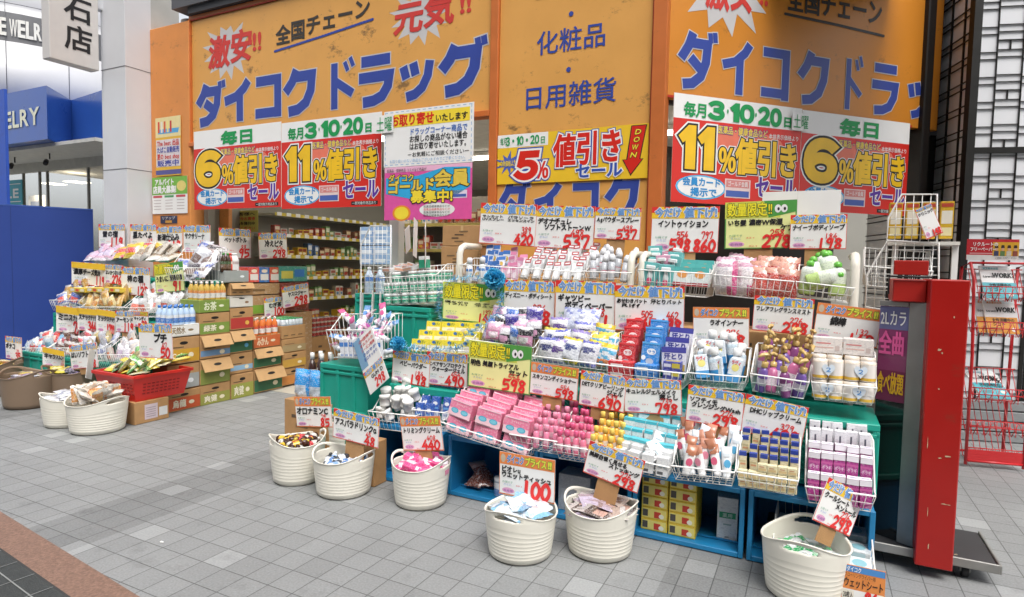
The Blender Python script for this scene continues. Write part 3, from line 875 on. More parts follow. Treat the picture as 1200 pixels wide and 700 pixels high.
def p_tobacco(b, w, h):
    b.box(0, w, 0, .002, 0, h, ink('#e7b83c')); y = -.003
    b.quad(0, w, .66 * h, h, -.0008, ink('#e9d9a0')); b.quad(.1 * w, .9 * w, .72 * h, .8 * h, -.0014, ink('#58a8dc'), .02)
    for i in range(5): b.quad((.1 + .12 * i) * w, (.17 + .12 * i) * w, .74 * h, .93 * h, -.002, ink(['#d94a3a', '#e8e3d8', '#d8603a', '#f0e090', '#c93a3a'][i]))
    for k, (s, c) in enumerate((('The best 出品', '#d23a34'), ('たばこ自動販売', '#3f4da8'), ('夏の best shop', '#d23a34'), ('販売中', '#3f4da8'))):
        b.quad(.02 * w, .98 * w, (.50 - .115 * k) * h, (.62 - .115 * k) * h, -.0012, ink('#dcd4d6'))
        text(b, s, .06 * w, .94 * w, (.51 - .115 * k) * h, (.61 - .115 * k) * h, y, [(ink(c), .03)])
    b.quad(0, w, .02 * h, .10 * h, -.0012, ink('#5a5a96'))
poster(A, 1.545, ((182.5, 138), (212, 136), (212, 206), (182.5, 206)), 'busy yellow poster on the orange pillar, the upper of two', p_tobacco)
def p_job(b, w, h):
    b.box(0, w, 0, .002, 0, h, WH); y = -.003
    b.quad(0, w, .52 * h, h, -.0008, ink('#7ab648'))
    text(b, 'アルバイト', .08 * w, .64 * w, .78 * h, .95 * h, y, [(WH, .05)])
    text(b, '店員大募集！', .03 * w, .70 * w, .56 * h, .76 * h, y, [(WH, .05)])
    b.ell(.84 * w, .74 * h, .13 * w, .14 * h, -.0014, ink('#e3d07a'))
    for i, c in enumerate(('#c9505a', '#58a06a', '#c9505a')):
        b.quad((.03 + .33 * i) * w, (.29 + .33 * i) * w, .44 * h, .50 * h, -.0012, ink(c))
        for k in range(4): b.quad((.05 + .33 * i) * w, (.26 + .33 * i) * w, (.36 - .08 * k) * h, (.375 - .08 * k) * h, -.0012, ink('#b9a9ab'))
poster(A, 1.545, ((179, 207.5), (220, 207), (219, 251), (178, 250)), 'green and white notice on the orange pillar, the lower of two', p_job, 'notice')
def p_small(b, w, h):
    b.box(0, w, 0, .002, 0, h, ink('#2e3350')); text(b, 'リアップ', .08 * w, .9 * w, .5 * h, .9 * h, -.003, [(ink('#cfcfd6'), .02)]); b.quad(.3 * w, .7 * w, .05 * h, .4 * h, -.001, ink('#c08a3a'))
poster(A, 1.547, ((188, 253), (208, 253), (207, 262), (188, 262)), 'small dark blue sticker low on the orange pillar', p_small, 'sticker')
def p_back(b, w, h):
    b.box(0, w, 0, .002, 0, h, ink('#cfc86a'))
    for k, s in enumerate(('お客様へ', 'ただ今お買得', '商品を陳列中', 'ご覧ください')): text(b, s, .1 * w, .9 * w, (.76 - .22 * k) * h, (.92 - .22 * k) * h, -.003, [(BLACK if k % 2 == 0 else RB, .02)])
poster(A, 2.2, ((270, 247), (303, 247), (302, 272), (270, 272)), 'yellow notice with black and red writing behind the carton stacks', p_back, 'notice')

# ---- neighbours on the left
PANEL_W = mat('#d5d6da', .35, .05, 2, coat=.1)
def pillar():
    b = MB(); x0, x1 = S(119, 100, 1.25)[0], S(147, 100, 1.25)[0]
    b.box(x0, x1, 1.25, 1.75, 0, 6.5, PANEL_W, .004)
    zj = [S(130, y, 1.25)[1] for y in (80.5, 199)]
    for z in zj: b.box(x0 - .002, x1 + .002, 1.247, 1.75, z - .004, z + .004, mat('#6d6e72', .6))
    return b.build('clad_pillar')
thing('clad_pillar', pillar(), A.m(), 'tall white metal clad pillar left of the orange shop pillar', 'pillar')
def gwall():
    b = MB(); x0, x1 = S(147, 100, 1.57)[0], S(177.5, 100, 1.57)[0]
    b.box(x0, x1, 1.57, 1.95, 0, 6.5, mat('#b4b4b0', .75, .10, 4, bump=.1), .004)
    z = S(160, 41, 1.57)[1]; b.box(x0, x1 - .002, 1.567, 1.58, z - .003, z + .003, DARKGREY)
    xa, za = S(153, 283, 1.44)[0], S(153, 258, 1.44)[1]
    b.box(xa, x1 - .01, 1.52, 1.569, S(153, 300, 1.44)[1], S(153, 236, 1.44)[1], mat('#8f918d', .5, .1))
    b.box(xa + .05, x1 - .03, 1.512, 1.519, S(160, 267, 1.44)[1], S(160, 257, 1.44)[1], BLACK)
    b.quad(xa + .02, x1 - .02, S(160, 250, 1.44)[1], S(160, 240, 1.44)[1], 1.518, ink('#8fb0a8'))
    return b.build('concrete_wall')
thing('concrete_wall', gwall(), A.m(), 'narrow grey concrete wall strip between the white pillar and the orange pillar', 'wall')

# projecting sign, standing out from the wall along the street normal
C = Frame(A.p(S(118, 60, 1.2)[0], 1.2), YAW + R(90))          # local x runs away from the street
def proj():
    o = link('projecting_sign', None, C.m())
    tag(o, 'white projecting sign with large black characters hanging above the pavement', 'sign')
    xa = C.at(58, 40, 0)[0]; zb = C.at(100, 79, 0)[1]
    b = MB(); b.box(xa, -.02, 0, .16, zb, zb + 1.6, mat('#cfcac6', .4, .04), .006)
    link('panel', b.build('panel'), None, o)
    b = MB()
    xm0, xm1 = C.at(75, 40, 0)[0], C.at(109, 40, 0)[0]
    z0, z1 = C.at(92, 60, 0)[1], C.at(92, 31, 0)[1]
    text(b, '店', xm0, xm1, z0, z1, -.004, [(BLACK, .02)])
    text(b, '石', xm0, xm1, z0 + (z1 - z0) * 1.18, z1 + (z1 - z0) * 1.18, -.004, [(BLACK, .02)])
    text(b, '宝', xm0, xm1, z0 + (z1 - z0) * 2.36, z1 + (z1 - z0) * 2.36, -.004, [(BLACK, .02)])
    link('lettering', b.build('lettering'), None, o)
    b = MB(); b.box(-.02, .12, .03, .13, zb + .75, zb + 1.1, PANEL_W, .01)
    link('bracket', b.build('bracket'), None, o)
proj()
# jewellery shop
J = Frame(A.p(0, 0), YAW)
def jewel():
    o = link('jewellery_shop', None, A.m())
    tag(o, 'white and blue jewellery shop with curved corner cladding left of the pillars', 'building')
    BL1 = mat('#2f57a6', .3, .06, 3, coat=.3)
    d0 = 2.3
    pts = [A.at(-60, 130, d0)[0], A.at(55, 130, d0)[0], A.at(84, 130, d0 + .7)[0], A.at(84, 130, d0 + .7)[0], A.at(128, 130, d0 + .5)[0]]
    fp = [(pts[0], d0), (pts[1], d0), (pts[2], d0 + .7), (pts[4], d0 + .5), (pts[4], d0 + 2.5), (pts[0], d0 + 2.5)]
    z0, z1 = A.at(56, 163, d0)[1], A.at(56, 100, d0)[1]
    b = MB(); n = len(fp)
    vs = [(x, y, z) for z in (z0, z1) for x, y in fp]
    b.add(vs, [(i, (i + 1) % n, n + (i + 1) % n, n + i) for i in range(n)] + [tuple(range(n))[::-1], tuple(range(n, 2 * n))], BL1)
    link('fascia', b.build('fascia'), None, o)
    b = MB(); GOLD = mat('#dcdcc4', .35, .1, 5)
    x1 = A.at(47, 130, d0)[0]; x0 = A.at(5, 130, d0)[0]
    w = (x1 - x0) / 4
    za, zb = A.at(30, 150, d0)[1], A.at(30, 124, d0)[1]
    text(b, 'JEWELRY', x0 - 3 * w * 1.05, x1, za, zb, d0 - .012, [(GOLD, .025)])
    link('fascia_lettering', b.build('fascia_lettering'), None, o)
    # curved cladding above
    d1 = 3.0
    cx = A.at(40, 60, d1 + 1.0)[0]; rr = A.at(112, 60, d1 + 1.0)[0] - cx
    b = MB(); b.T = Matrix.Translation((cx, d1 + 1.0, 0))
    zb0, zb1 = A.at(40, 52, d1)[1], A.at(40, 18, d1)[1]
    DB = mat('#4b4c50', .4)
    zj = A.at(40, 60, d1)[1]
    b.lathe([(rr, z1 - .1), (rr, zb0), (rr, zb0), (rr, zb0, DB), (rr, zb1, DB), (rr, zb1), (rr, zb1 + .16, DB), (rr + .001, zb1 + .17), (rr, 7)], mat('#c6c6c8', .4, .04, 2), 48)
    for an in range(-180, 0, 24):
        a = R(an); b.rod((math.cos(a) * rr, math.sin(a) * rr, z1), (math.cos(a) * rr, math.sin(a) * rr, 7), .006, mat('#77787b', .5), 4)
    link('cladding', b.build('cladding'), None, o)
    b = MB()
    word = 'JEWELRY'
    zm = (zb0 + zb1) / 2
    def ang(px):
        c = [(abs(to_px(A.p(cx + math.cos(R(q)) * rr, d1 + 1.0 + math.sin(R(q)) * rr, zm))[0] - px), q) for q in range(-150, 0)]
        return min(c)[1]
    for i, ch in enumerate(word):
        a = R(ang((-14, 2, 15, 26, 35, 44, 54)[i]))
        b.T = Matrix.Translation((cx, d1 + 1.0, 0)) @ Matrix.Rotation(a + R(90), 4, 'Z') @ Matrix.Translation((0, -rr - .012, 0))
        text(b, ch, -.058, .058, zb0 + .07, zb1 - .05, 0, [(mat('#e6e4dc', .4), .05)])
    b.T = Matrix.Identity(4)
    link('band_lettering', b.build('band_lettering'), None, o)
    # soffit, shop window, room
    xs0, xs1 = A.at(-80, 200, d0)[0], A.at(135, 200, d0 + .5)[0]
    b = MB(); b.box(xs0, xs1, d0 + .2, 7.5, z0 - .06, z0 - .003, mat('#c9c8c2', .7)); link('soffit', b.build('soffit'), None, o)
    zs = A.at(60, 200, 3.4)[1]
    b = MB(); b.box(xs0, xs1, 3.4, 3.46, zs, z0 - .06, mat('#bfbdb4', .6)); link('bulkhead', b.build('bulkhead'), None, o)
    b = MB(); b.box(xs0 - 1, xs1 + .5, 6.4, 6.5, 0, z0, mat('#e6c890', .7, .08, 2)); b.box(xs1 + .4, xs1 + .5, 3.5, 6.4, 0, z0, mat('#9a8f78', .7)); link('room_wall', b.build('room_wall'), None, o)
    b = MB()
    for px in (28, 47, 56, 104): 
        x = A.at(px, 220, 3.43)[0]; b.box(x - .02, x + .02, 3.41, 3.45, 0, zs, mat('#8c8b85', .4, metal=.5))
    link('window_frame', b.build('window_frame'), None, o)
    b = MB(); b.box(xs0, xs1, 3.425, 3.435, 0, zs, clear('#cfd8d4', .14)); link('shop_window', b.build('shop_window'), None, o)
    b = MB()
    for px in (62, 90):
        x = A.at(px, 185, 4.6)[0]; b.box(x - .18, x + .18, 4.4, 4.8, zs - .02, zs - .012, emit('#fff3d8', 4, 'lit_panel'))
    link('downlight', b.build('downlight'), None, o)
    b = MB(); x0_, x1_ = A.at(33, 220, 5.2)[0], A.at(50, 220, 5.2)[0]
    b.box(x0_, x1_, 5.2, 5.25, .5, zs - .15, mat('#ece9df', .6)); b.quad(x0_ + .12, x1_ - .1, zs - .45, zs - .3, 5.19, ink('#9aa3b5')); b.quad(x0_ + .1, x1_ - .15, zs - 1.0, zs - .6, 5.19, ink('#d8836a'))
    link('display_panel', b.build('display_panel'), None, o)
    for px in (17, 58):
        x = A.at(px, 175, 2.9)[0]
        b = MB(); b.rod((x, 2.9, z0 - .06), (x, 2.9, z0 - .16), .012, BLACK); b.tube([(x - .03, 2.86, z0 - .2), (x + .06, 2.8, z0 - .26)], .04, mat('#2a2a2c', .5), 10)
        link('spotlight', b.build('spotlight'), None, o)
jewel()
L = bpy.data.lights.new('room_fill', 'AREA'); L.size = 2.0; L.energy = 60; L.color = (1, .86, .66)  # added area light that warms and brightens the jewellery room
lo = bpy.data.objects.new('room_fill', L); COL.objects.link(lo); lo.location = A.p(A.at(60, 200, 5.0)[0], 5.0, A.at(60, 200, 3.4)[1] - .1)
def p_sale(b, w, h):
    b.box(0, w, 0, .004, 0, h, mat('#2fa3b8', .5)); text(b, 'SALE', .05 * w, .92 * w, .25 * h, .72 * h, -.003, [(WH, .03)])
    b.quad(.02 * w, .96 * w, .82 * h, .85 * h, -.001, WH); b.quad(.02 * w, .96 * w, .12 * h, .15 * h, -.001, WH)
poster(A, 3.38, ((-14, 212), (26, 212), (26, 241), (-14, 241)), 'turquoise SALE sign in the jewellery shop window', p_sale, 'sale_sign')
H = Frame(on_ground(110, 470), R(30))
_q = ray(110, 300); H = Frame((_q.x / _q.dot(_f) * 8.6, _q.y / _q.dot(_f) * 8.6), R(38))
def hoard():
    b = MB(); z = H.at(110, 247, 0)[1]
    NV = mat('#26428f', .5, .07, 3)
    b.box(-4, 0, 0, .05, .02, z, NV, .003)
    for i in range(1, 5): b.box(-.9 * i - .003, -.9 * i + .003, -.002, .0, .03, z - .01, mat('#1d3474', .6))
    b.box(-4, .001, -.003, .052, z, z + .02, mat('#3c5aa6', .5))
    return b.build('hoarding')
thing('hoarding', hoard(), H.m(), 'tall dark blue hoarding panel beside the snack display', 'hoarding')
def bflag():
    b = MB(); x, z = A.at(5, 120, 1.6); b.box(x - .6, x, 1.6, 1.64, A.at(5, 245, 1.6)[1] - .3, A.at(5, 104, 1.6)[1], mat('#2c55b8', .5)); return b.build('banner_flag')
thing('banner_flag', bflag(), A.m(), 'bright blue vertical banner at the left edge of the street', 'banner')

# ---- lattice wall on the right
Lf = Frame((3.985, 5.4), R(-10))
def lattice():
    o = link('lattice_wall', None, Lf.m())
    tag(o, 'white lattice wall with black bars in a paper screen pattern behind the magazine rack', 'wall')
    PW = mat('#e3e4e7', .5, .05, 2); BK = mat('#15130f', .45, .05)
    zb = Lf.at(1190, 470, 0)[1]
    b = MB(); b.box(.0, 3.2, .02, .06, zb, 5, PW); b.box(.02, .06, .06, 2.2, zb, 5, PW); link('panel', b.build('panel'), None, o)
    b = MB()
    xs = [.0, .145, .345, .49, .53, .675, .875, 1.02]
    b.box(-.028, .036, -.03, .05, 0, 5, BK)
    for x in xs[1:]:
        wd = .014 if x in (.49, .53) else .003
        b.box(x + .04 - wd, x + .04 + wd, .004, .019, zb, 5, BK)
    for k in range(0, 24):
        z = zb + .213 * k
        for x0, x1, a, c in ((.04, .185, .0, .06), (.185, .385, .02, .08), (.385, .53, .0, .06), (.57, .715, .0, .06), (.715, .915, .02, .08), (.915, 1.06, .0, .06)):
            for q in (a, c):
                b.box(x0, x1, .006, .018, z + q - .0024, z + q + .0024, BK)
            if x0 in (.185, .715) and k % 2 == 0:
                b.box(x0, x1, .006, .018, z + .157, z + .165, BK); b.box(x0 + .096, x0 + .104, .006, .018, z + .08, z + .16, BK)
    zr = Lf.at(1180, 176, 0)[1]
    b.box(.04, 3.2, -.008, .019, zr - .025, zr + .025, BK)
    link('bars', b.build('bars'), None, o)
    b = MB()
    for y in (.2, .42, .64, .86, 1.08): b.box(.004, .019, y - .006, y + .006, zb, 5, BK)
    for k in range(0, 24):
        for q in (0, .06): b.box(.006, .018, .05, 2.2, zb + .213 * k + q - .004, zb + .213 * k + q + .004, BK)
    link('side_bars', b.build('side_bars'), None, o)
    b = MB(); ST = mat('#8d8f90', .75, .12, 5, bump=.2)
    for k in range(4): b.box(-.06 - .0, 3.2, -.04 + .001 * k, 2.2, k * zb / 4 + .006, (k + 1) * zb / 4 - .004, ST, .006)
    link('stone_base', b.build('stone_base'), None, o)
lattice()

# inner orange side panel of the left entrance
def p_inner(b, w, h): b.box(0, w, 0, .05, 0, h, ORANGE2)
poster(A, 1.9, ((226, 240), (268, 240), (268, 300), (226, 300)), 'orange inner wall panel behind the end of the left banner', p_inner, 'wall_panel')
# the far side of the street: unseen building added to block the low sky
def across():
    o = link('street_building', None, T3_(2.0, -13.0, 0) @ Matrix.Rotation(YAW, 4, 'Z'))
    tag(o, 'unseen grey building added on the far side of the street', 'building')
    b = MB(); b.box(-26, 26, -6, 0, 0, 17, mat('#8f8c88', .8, .1, 1)); link('wall', b.build('wall'), None, o)
    for k in range(5):
        for i in range(12):
            b = MB(); b.box(-25 + 4.2 * i, -22 + 4.2 * i, .002, .05, 1.0 + 3 * k, 3.0 + 3 * k, mat('#3d444a', .15, .1, 2)); link('window', b.build('window'), None, o)
def T3_(x, y, z): return Matrix.Translation((x, y, z))
across()
# ================================================================== THINGS: price cards
HEAD = {}
def header(kind):
    if kind in HEAD: return HEAD[kind]
    b = MB(); y = -.0035
    if kind == 'A':
        b.quad(0, 1, 0, .22, -.0006, ink('#f3c62f'))
        b.quad(0, .10, .11, .22, -.0012, RED); b.quad(.90, 1, .11, .22, -.0012, RED)
        for i in range(4): b.quad(.18 + .2 * i, .27 + .2 * i, .195, .22, -.0012, RED, .012)
        b.ell(.36, .17, .05, .045, -.0014, ink('#a8d4ee'))
        AB, LB = ink('#3f6fbe'), ink('#79a9e0')
        text(b, '今だけ', .05, .45, .03, .20, y, [(LB, .02), (AB, .05), (WH, .11)])
        text(b, '値下げ!', .49, .97, .02, .205, y, [(LB, .02), (AB, .05), (WH, .11)])
    elif kind == 'B':
        b.quad(0, .78, 0, .25, -.0006, ink('#d8df5e')); b.poly([(.62, 0), (1, .08), (1, .25), (.55, .25)], -.0012, ink('#4f9c45'))
        text(b, '数量限定', .03, .60, .03, .23, y, [(ink('#efe22e'), .03), (BLACK, .07)])
        text(b, '!!', .61, .67, .04, .23, y, [(ink('#efe22e'), .03), (BLACK, .07)])
        for x in (.745, .83):
            b.ell(x, .13, .045, .06, -.0018, WH); b.ell(x + .008, .125, .016, .025, -.0024, BLACK)
    else:
        b.quad(0, 1, 0, .20, -.0006, ink('#ea8a4a'))
        text(b, 'ダイコク', .14, .46, .035, .17, y, [(ink('#3f86c8'), .05), (WH, .10)])
        text(b, 'プライス', .47, .86, .03, .175, y, [(ink('#e6e04a'), .05), (ink('#5a9a3c'), .11)])
        text(b, '!!', .88, .95, .035, .175, y, [(ink('#e6e04a'), .05), (ink('#5a9a3c'), .11)])
        b.ell(.07, .10, .045, .07, -.0012, ink('#c9b9a4'))
    HEAD[kind] = b.build('header')
    return HEAD[kind]
HH = {'A': .22, 'B': .25, 'C': .20}
def card_mesh(kind, W, Hh, names, prices, seed, blot='#e3a9cb', bend=0.0):
    """prices: list of columns, each (small, big)"""
    rnd = random.Random(seed)
    b = MB(); y = -.004
    paper = YPAPER if kind == 'B' else PAPER
    edge = ink('#5f9e50') if kind == 'B' else (ink('#dd5a4e') if kind == 'A' else ink('#e0773a'))
    e = .008
    el = e if kind == 'B' else .003
    if bend:
        for i in range(10):
            b.box(W * i / 10, W * (i + 1) / 10, 0, .0025, 0, Hh, paper)
        xs = [0] + [W * i / 10 for i in range(1, 10)] + [W]
        for i in range(10): b.quad(xs[i], xs[i + 1], 0, e * .8, -.0006, edge)
    else:
        b.box(0, W, 0, .0025, 0, Hh, paper)
        b.quad(0, W, 0, Hh, -.0004, edge)
        b.quad(el, W - el, e * .8, Hh - .003, -.0009, paper)
    hh = HH[kind] * W if kind != 'A' else min(.22 * W, .26 * Hh)
    zt = Hh - hh
    n = len(names)
    th = min(.40 * zt / max(1, n) if n > 1 else .36 * zt, .2 * Hh + .02)
    for i, s in enumerate(names):
        if isinstance(s, tuple): s, x0, x1 = s[0], s[1] * W, s[2] * W
        else:
            ww = min(.92 * W, text_w(s) * th * .98)
            x0 = .04 * W if i == 0 else max(.04 * W, .95 * W - ww); x1 = x0 + ww
        row = i if not isinstance(names[i], tuple) else names[i][3]
        z1 = zt - .03 * Hh - row * th * .95
        hgt = min(th, (x1 - x0) / text_w(s) * 1.25)
        text(b, s, x0, x1, z1 - hgt * .95, z1, y, [(BLACK, .048)], jit=.10, shear=.05, seed=seed + i)
    # small print
    g = ink('#5f9f80'); pk = ink(blot)
    text(b, 'お得です', .06 * W, .26 * W, .40 * zt, .47 * zt, y, [(g, 0)], jit=.1, seed=seed)
    text(b, 'さらに', .08 * W, .24 * W, .31 * zt, .38 * zt, y, [(ink('#5f8fd0'), 0)], jit=.1, seed=seed)
    b.ell(.17 * W, .15 * zt, .115 * W, .095 * zt, -.0012, pk, 16)
    text(b, '会員様', .08 * W, .26 * W, .11 * zt, .19 * zt, y + .001, [(ink('#8f5aa0'), 0)], jit=.1, seed=seed)
    ncol = len(prices)
    for j, (sm, bg) in enumerate(prices):
        xa = (.30 if ncol == 1 else .28 + .36 * j) * W; xb = (.95 if ncol == 1 else .62 + .36 * j) * W
        zsm = .46 * zt if bg else .30 * zt
        text(b, '本体 ¥', xa + .01 * W, xa + .13 * W, .33 * zt, .385 * zt, y, [(RED, 0)])
        text(b, '税込 ¥', xa + .05 * W, xa + .17 * W, .06 * zt, .115 * zt, y, [(RED, 0)])
        if sm:
            h = .20 * zt
            w_ = min(len(sm) * h * .75, (xb - xa) * .5)
            digits(b, sm, xb - w_ - .10 * W / ncol, .41 * zt, h, y, RED, .08, w_, rnd)
        if bg:
            h = (.37 if ncol == 1 else .33) * zt if sm else .52 * zt
            w_ = min(len(bg) * h * .80, (xb - xa) * (.80 if ncol == 1 else .95)); h = min(h, w_ / len(bg) * 1.9)
            digits(b, bg, xb - w_, .05 * zt, h, y - .001, RED, .115, w_, rnd)
    if bend:
        for q in b.v: q.y += bend * ((q.x / W - .5) ** 2 - .25) * W
    return b.build('price_card'), hh
_cn = [0]
def card(F, d, q, kind, names, prices, label, stem=0.0, lean=0.0, yaw=0.0, group='handwritten price cards', blot='#e3a9cb', bend=0.0, roll=None):
    _cn[0] += 1
    (tlx, tly), (trx, try_), (brx, bry), (blx, bly) = q
    P = [Vector(F.at(x, y, d)) for x, y in q]
    W = ((P[1] - P[0]).length + (P[2] - P[3]).length) / 2
    Hh = ((P[0] - P[3]).length + (P[1] - P[2]).length) / 2
    if yaw: W /= max(.3, math.cos(yaw))
    an = math.atan2((P[2] - P[3]).y + (P[1] - P[0]).y, (P[2] - P[3]).x + (P[1] - P[0]).x)
    if roll is not None: an = -roll
    me, hh = card_mesh(kind, W, Hh, names, prices, _cn[0] * 13, blot, bend)
    M = F.m(P[3].x, d, P[3].y, yaw, lean, -an)
    parts = [('header', header(kind), Matrix.Translation((0, -.0012, Hh - hh)) @ Matrix.Diagonal((W, 1, hh / HH[kind], 1)))]
    if stem > 0:
        b = MB(); b.box(.28 * W, .68 * W, .006, .012, -stem, Hh * .8, KRAFT)
        parts.append(('stem', b.build('stem')))
    if bend: parts[0] = ('header', _bent_header(kind, W, Hh, hh, bend))
    return thing('price_card', me, M, label, 'price card', group, parts)
def _bent_header(kind, W, Hh, hh, bend):
    me = header(kind).copy()
    for v in me.vertices:
        x, z = v.co.x, v.co.z
        v.co = (x * W, v.co.y - .0012 + bend * ((x - .5) ** 2 - .25) * W, Hh - hh + z * hh / HH[kind])
    return me

# ================================================================== wire baskets
class Basket: pass
def basket_mesh(W, D, hf, hb, n=None):
    b = MB(); r = .0019; rr = .0042
    ins = .018
    # bottom corners (inset) and rim path
    B0 = [(ins, ins + .012, 0), (W - ins, ins + .012, 0), (W - ins, D - .006, 0), (ins, D - .006, 0)]
    y1, y2 = .18 * D, .62 * D
    def rimz(y): return hf if y <= y1 else hb if y >= y2 else hf + (hb - hf) * (y - y1) / (y2 - y1)
    rim = [(0, 0, hf), (W, 0, hf), (W, y1, hf), (W, y2, hb), (W, D, hb), (0, D, hb), (0, y2, hb), (0, y1, hf)]
    R_ = MB(); R_.tube(rim, rr, WIRE, 6, closed=True)
    rimm = R_.build('rim')
    b.tube(B0, .0028, WIRE, 5, closed=True)
    k = max(4, int(W / .034))
    for i in range(k + 1):
        t = i / k
        xb, xt = ins + (W - 2 * ins) * t, W * t
        b.tube([(xt, 0, hf), (xb, ins + .012, 0)], r, WIRE, 4)
        b.tube([(xb, ins + .012, 0), (xb, D - .006, 0), (xt, D, hb)], r, WIRE, 4)
    k2 = max(4, int(D / .04))
    for i in range(1, k2):
        t = i / k2
        y = D * t; yb = ins + .012 + (D - .018 - ins) * t
        for s in (0, 1):
            b.tube([(s * W, y, rimz(y)), (ins + s * (W - 2 * ins), yb, 0)], r, WIRE, 4)
        b.tube([(ins, yb, 0), (W - ins, yb, 0)], r, WIRE, 4)
    for z in (.5,):
        f = 1 - z
        b.tube([(ins * f, (ins + .012) * f, hf * z), (W - ins * f, (ins + .012) * f, hf * z)], .002, WIRE, 4)
    return b.build('wire_basket'), rimm
def basket(F, x0, x1, yrim, ybot, d, D, label, rise=.10, tilt=0.0, group='white wire baskets of the display', yr2=None):
    """px of the front rim's ends, its height (left, right), and the px of the front's lower edge"""
    yr2 = yrim if yr2 is None else yr2
    s0, z0 = F.at(x0, yrim, d); s1, z1 = F.at(x1, yr2, d)
    zb = F.at((x0 + x1) / 2, ybot, d)[1]
    o = Basket()
    o.W = s1 - s0; o.D = D; o.hf = max(.05, (z0 + z1) / 2 - zb); o.hb = o.hf + rise
    an = math.atan2(z1 - z0, s1 - s0)
    o.M = F.m(s0, d, zb + (z0 - z1) / 2, 0, tilt, -an)
    me, rim = basket_mesh(o.W, D, o.hf, o.hb)
    o.o = thing('wire_basket', me, o.M, label, 'wire basket', group, [('rim', rim)])
    return o

# ================================================================== goods
def Pr(name, cat, me, parts=(), dims=(.1, .1, .1)):
    return dict(name=name, cat=cat, me=me, parts=list(parts), dims=dims)
def decals(b, w, h, y, els, k=0):
    for i, e in enumerate(els):
        yy = y - .0008 - .0004 * i
        if e[0] == 'r': b.quad(w * (e[1] - .5), w * (e[2] - .5), h * e[3], h * e[4], yy, ink(e[5]))
        elif e[0] == 'e': b.ell(w * (e[1] - .5), h * e[2], w * e[3], h * e[4], yy, ink(e[5]), 14)
        elif e[0] == 't': text(b, e[1], w * (e[2] - .5), w * (e[3] - .5), h * e[4], h * e[5], yy - .001, [(ink(e[6]), e[7] if len(e) > 7 else .02)])
def box_(name, cat, w, d, h, col, front=(), top=(), side=(), bev=.002, g=False):
    b = MB(); b.box(-w / 2, w / 2, -d / 2, d / 2, 0, h, gloss(col) if g else printed(col), bev)
    decals(b, w, h, -d / 2, front)
    if top:
        T0 = b.T; b.T = Matrix.Translation((0, -d / 2, h)) @ Matrix.Rotation(R(-90), 4, 'X')
        decals(b, w, d, 0, top); b.T = T0
    if side:
        T0 = b.T; b.T = Matrix.Translation((w / 2, 0, 0)) @ Matrix.Rotation(R(90), 4, 'Z')
        decals(b, d, h, 0, side); b.T = Matrix.Translation((-w / 2, 0, 0)) @ Matrix.Rotation(R(-90), 4, 'Z')
        decals(b, d, h, 0, side); b.T = T0
    return Pr(name, cat, b.build(name), (), (w, d, h))
def pouch(name, cat, w, h, th, fn, seed=0, nx=9, nz=12, crimp=.06):
    """a filled film bag; fn(u, v) -> colour"""
    rnd = random.Random(seed); b = MB()
    def pt(i, k, s):
        u, v = i / nx, k / nz
        e = max(0.0, 1 - abs(2 * u - 1) ** 3) * max(0.0, 1 - abs(2 * v - 1) ** 4)
        if v < crimp or v > 1 - crimp: e *= .15
        n = mnoise.noise((u * 4 + seed * 3.1, v * 5, s * 2.0 + seed)) * .28 + mnoise.noise((u * 9 + seed, v * 11, s * 3.0)) * .16
        pinch = 1 - .05 * max(0, 1 - abs(2 * v - 1))
        zig = .006 * (1 if i % 2 else 0) if k in (0, nz) else 0
        return ((u - .5) * w * pinch, s * th * .5 * e * (1 + n) + (.0006 * s), v * h + zig + mnoise.noise((u * 3, seed, v)) * .006)
    for s in (-1, 1):
        vs = [pt(i, k, s) for k in range(nz + 1) for i in range(nx + 1)]
        fs, ms = [], []
        for k in range(nz):
            for i in range(nx):
                q = (k * (nx + 1) + i, k * (nx + 1) + i + 1, (k + 1) * (nx + 1) + i + 1, (k + 1) * (nx + 1) + i)
                fs.append(q if s < 0 else q[::-1])
                ms.append(film(fn((i + .5) / nx, (k + .5) / nz)))
        b.add(vs, fs, ms, True)
    return Pr(name, cat, b.build(name), (), (w, th, h))
def bottle(name, cat, prof, cap, fy=1.0, n=14, extra=None, n2=12):
    """prof / cap: (r, z, colour); cap becomes its own part"""
    def P(p): return [(q[0], q[1], gloss(q[2])) for q in p]
    b = MB(); b.lathe([(q[0], q[1], label_(q[2]) if i and q[2] != prof[0][2] else gloss(q[2])) for i, q in enumerate(prof)], gloss(prof[0][2]), n, 1, fy)
    parts = []
    if cap:
        c = MB(); c.lathe(P(cap), gloss(cap[0][2]), n2)
        if extra: extra(c)
        parts = [('cap', c.build('cap'))]
    rr = max(q[0] for q in prof); hh = max(q[1] for q in (cap or prof))
    return Pr(name, cat, b.build(name), parts, (2 * rr, 2 * rr * fy, hh))
def drink(col, label, cap='#f2f2f0', liquid=None, r=.033, h=.20, l2=None):
    l2 = l2 or label
    return bottle('drink_bottle', 'bottle', [(r * .9, 0, col), (r, .006, col), (r, h * .18, label), (r, h * .42, l2), (r, h * .56, col), (r * .96, h * .66, col), (r * .5, h * .84, col), (r * .40, h * .88, col)],
                  [(r * .44, h * .885, cap), (r * .44, h, cap), (r * .38, h * 1.005, cap)], n=12)
def inst(p, M, label, group=None, cat=None, name=None):
    return thing(name or p['name'], p['me'], M, label, cat or p['cat'], group, p['parts'])
def T3(x, y, z): return Matrix.Translation((x, y, z))
def RZ(a): return Matrix.Rotation(a, 4, 'Z')
def RX(a): return Matrix.Rotation(a, 4, 'X')
def RY(a): return Matrix.Rotation(a, 4, 'Y')
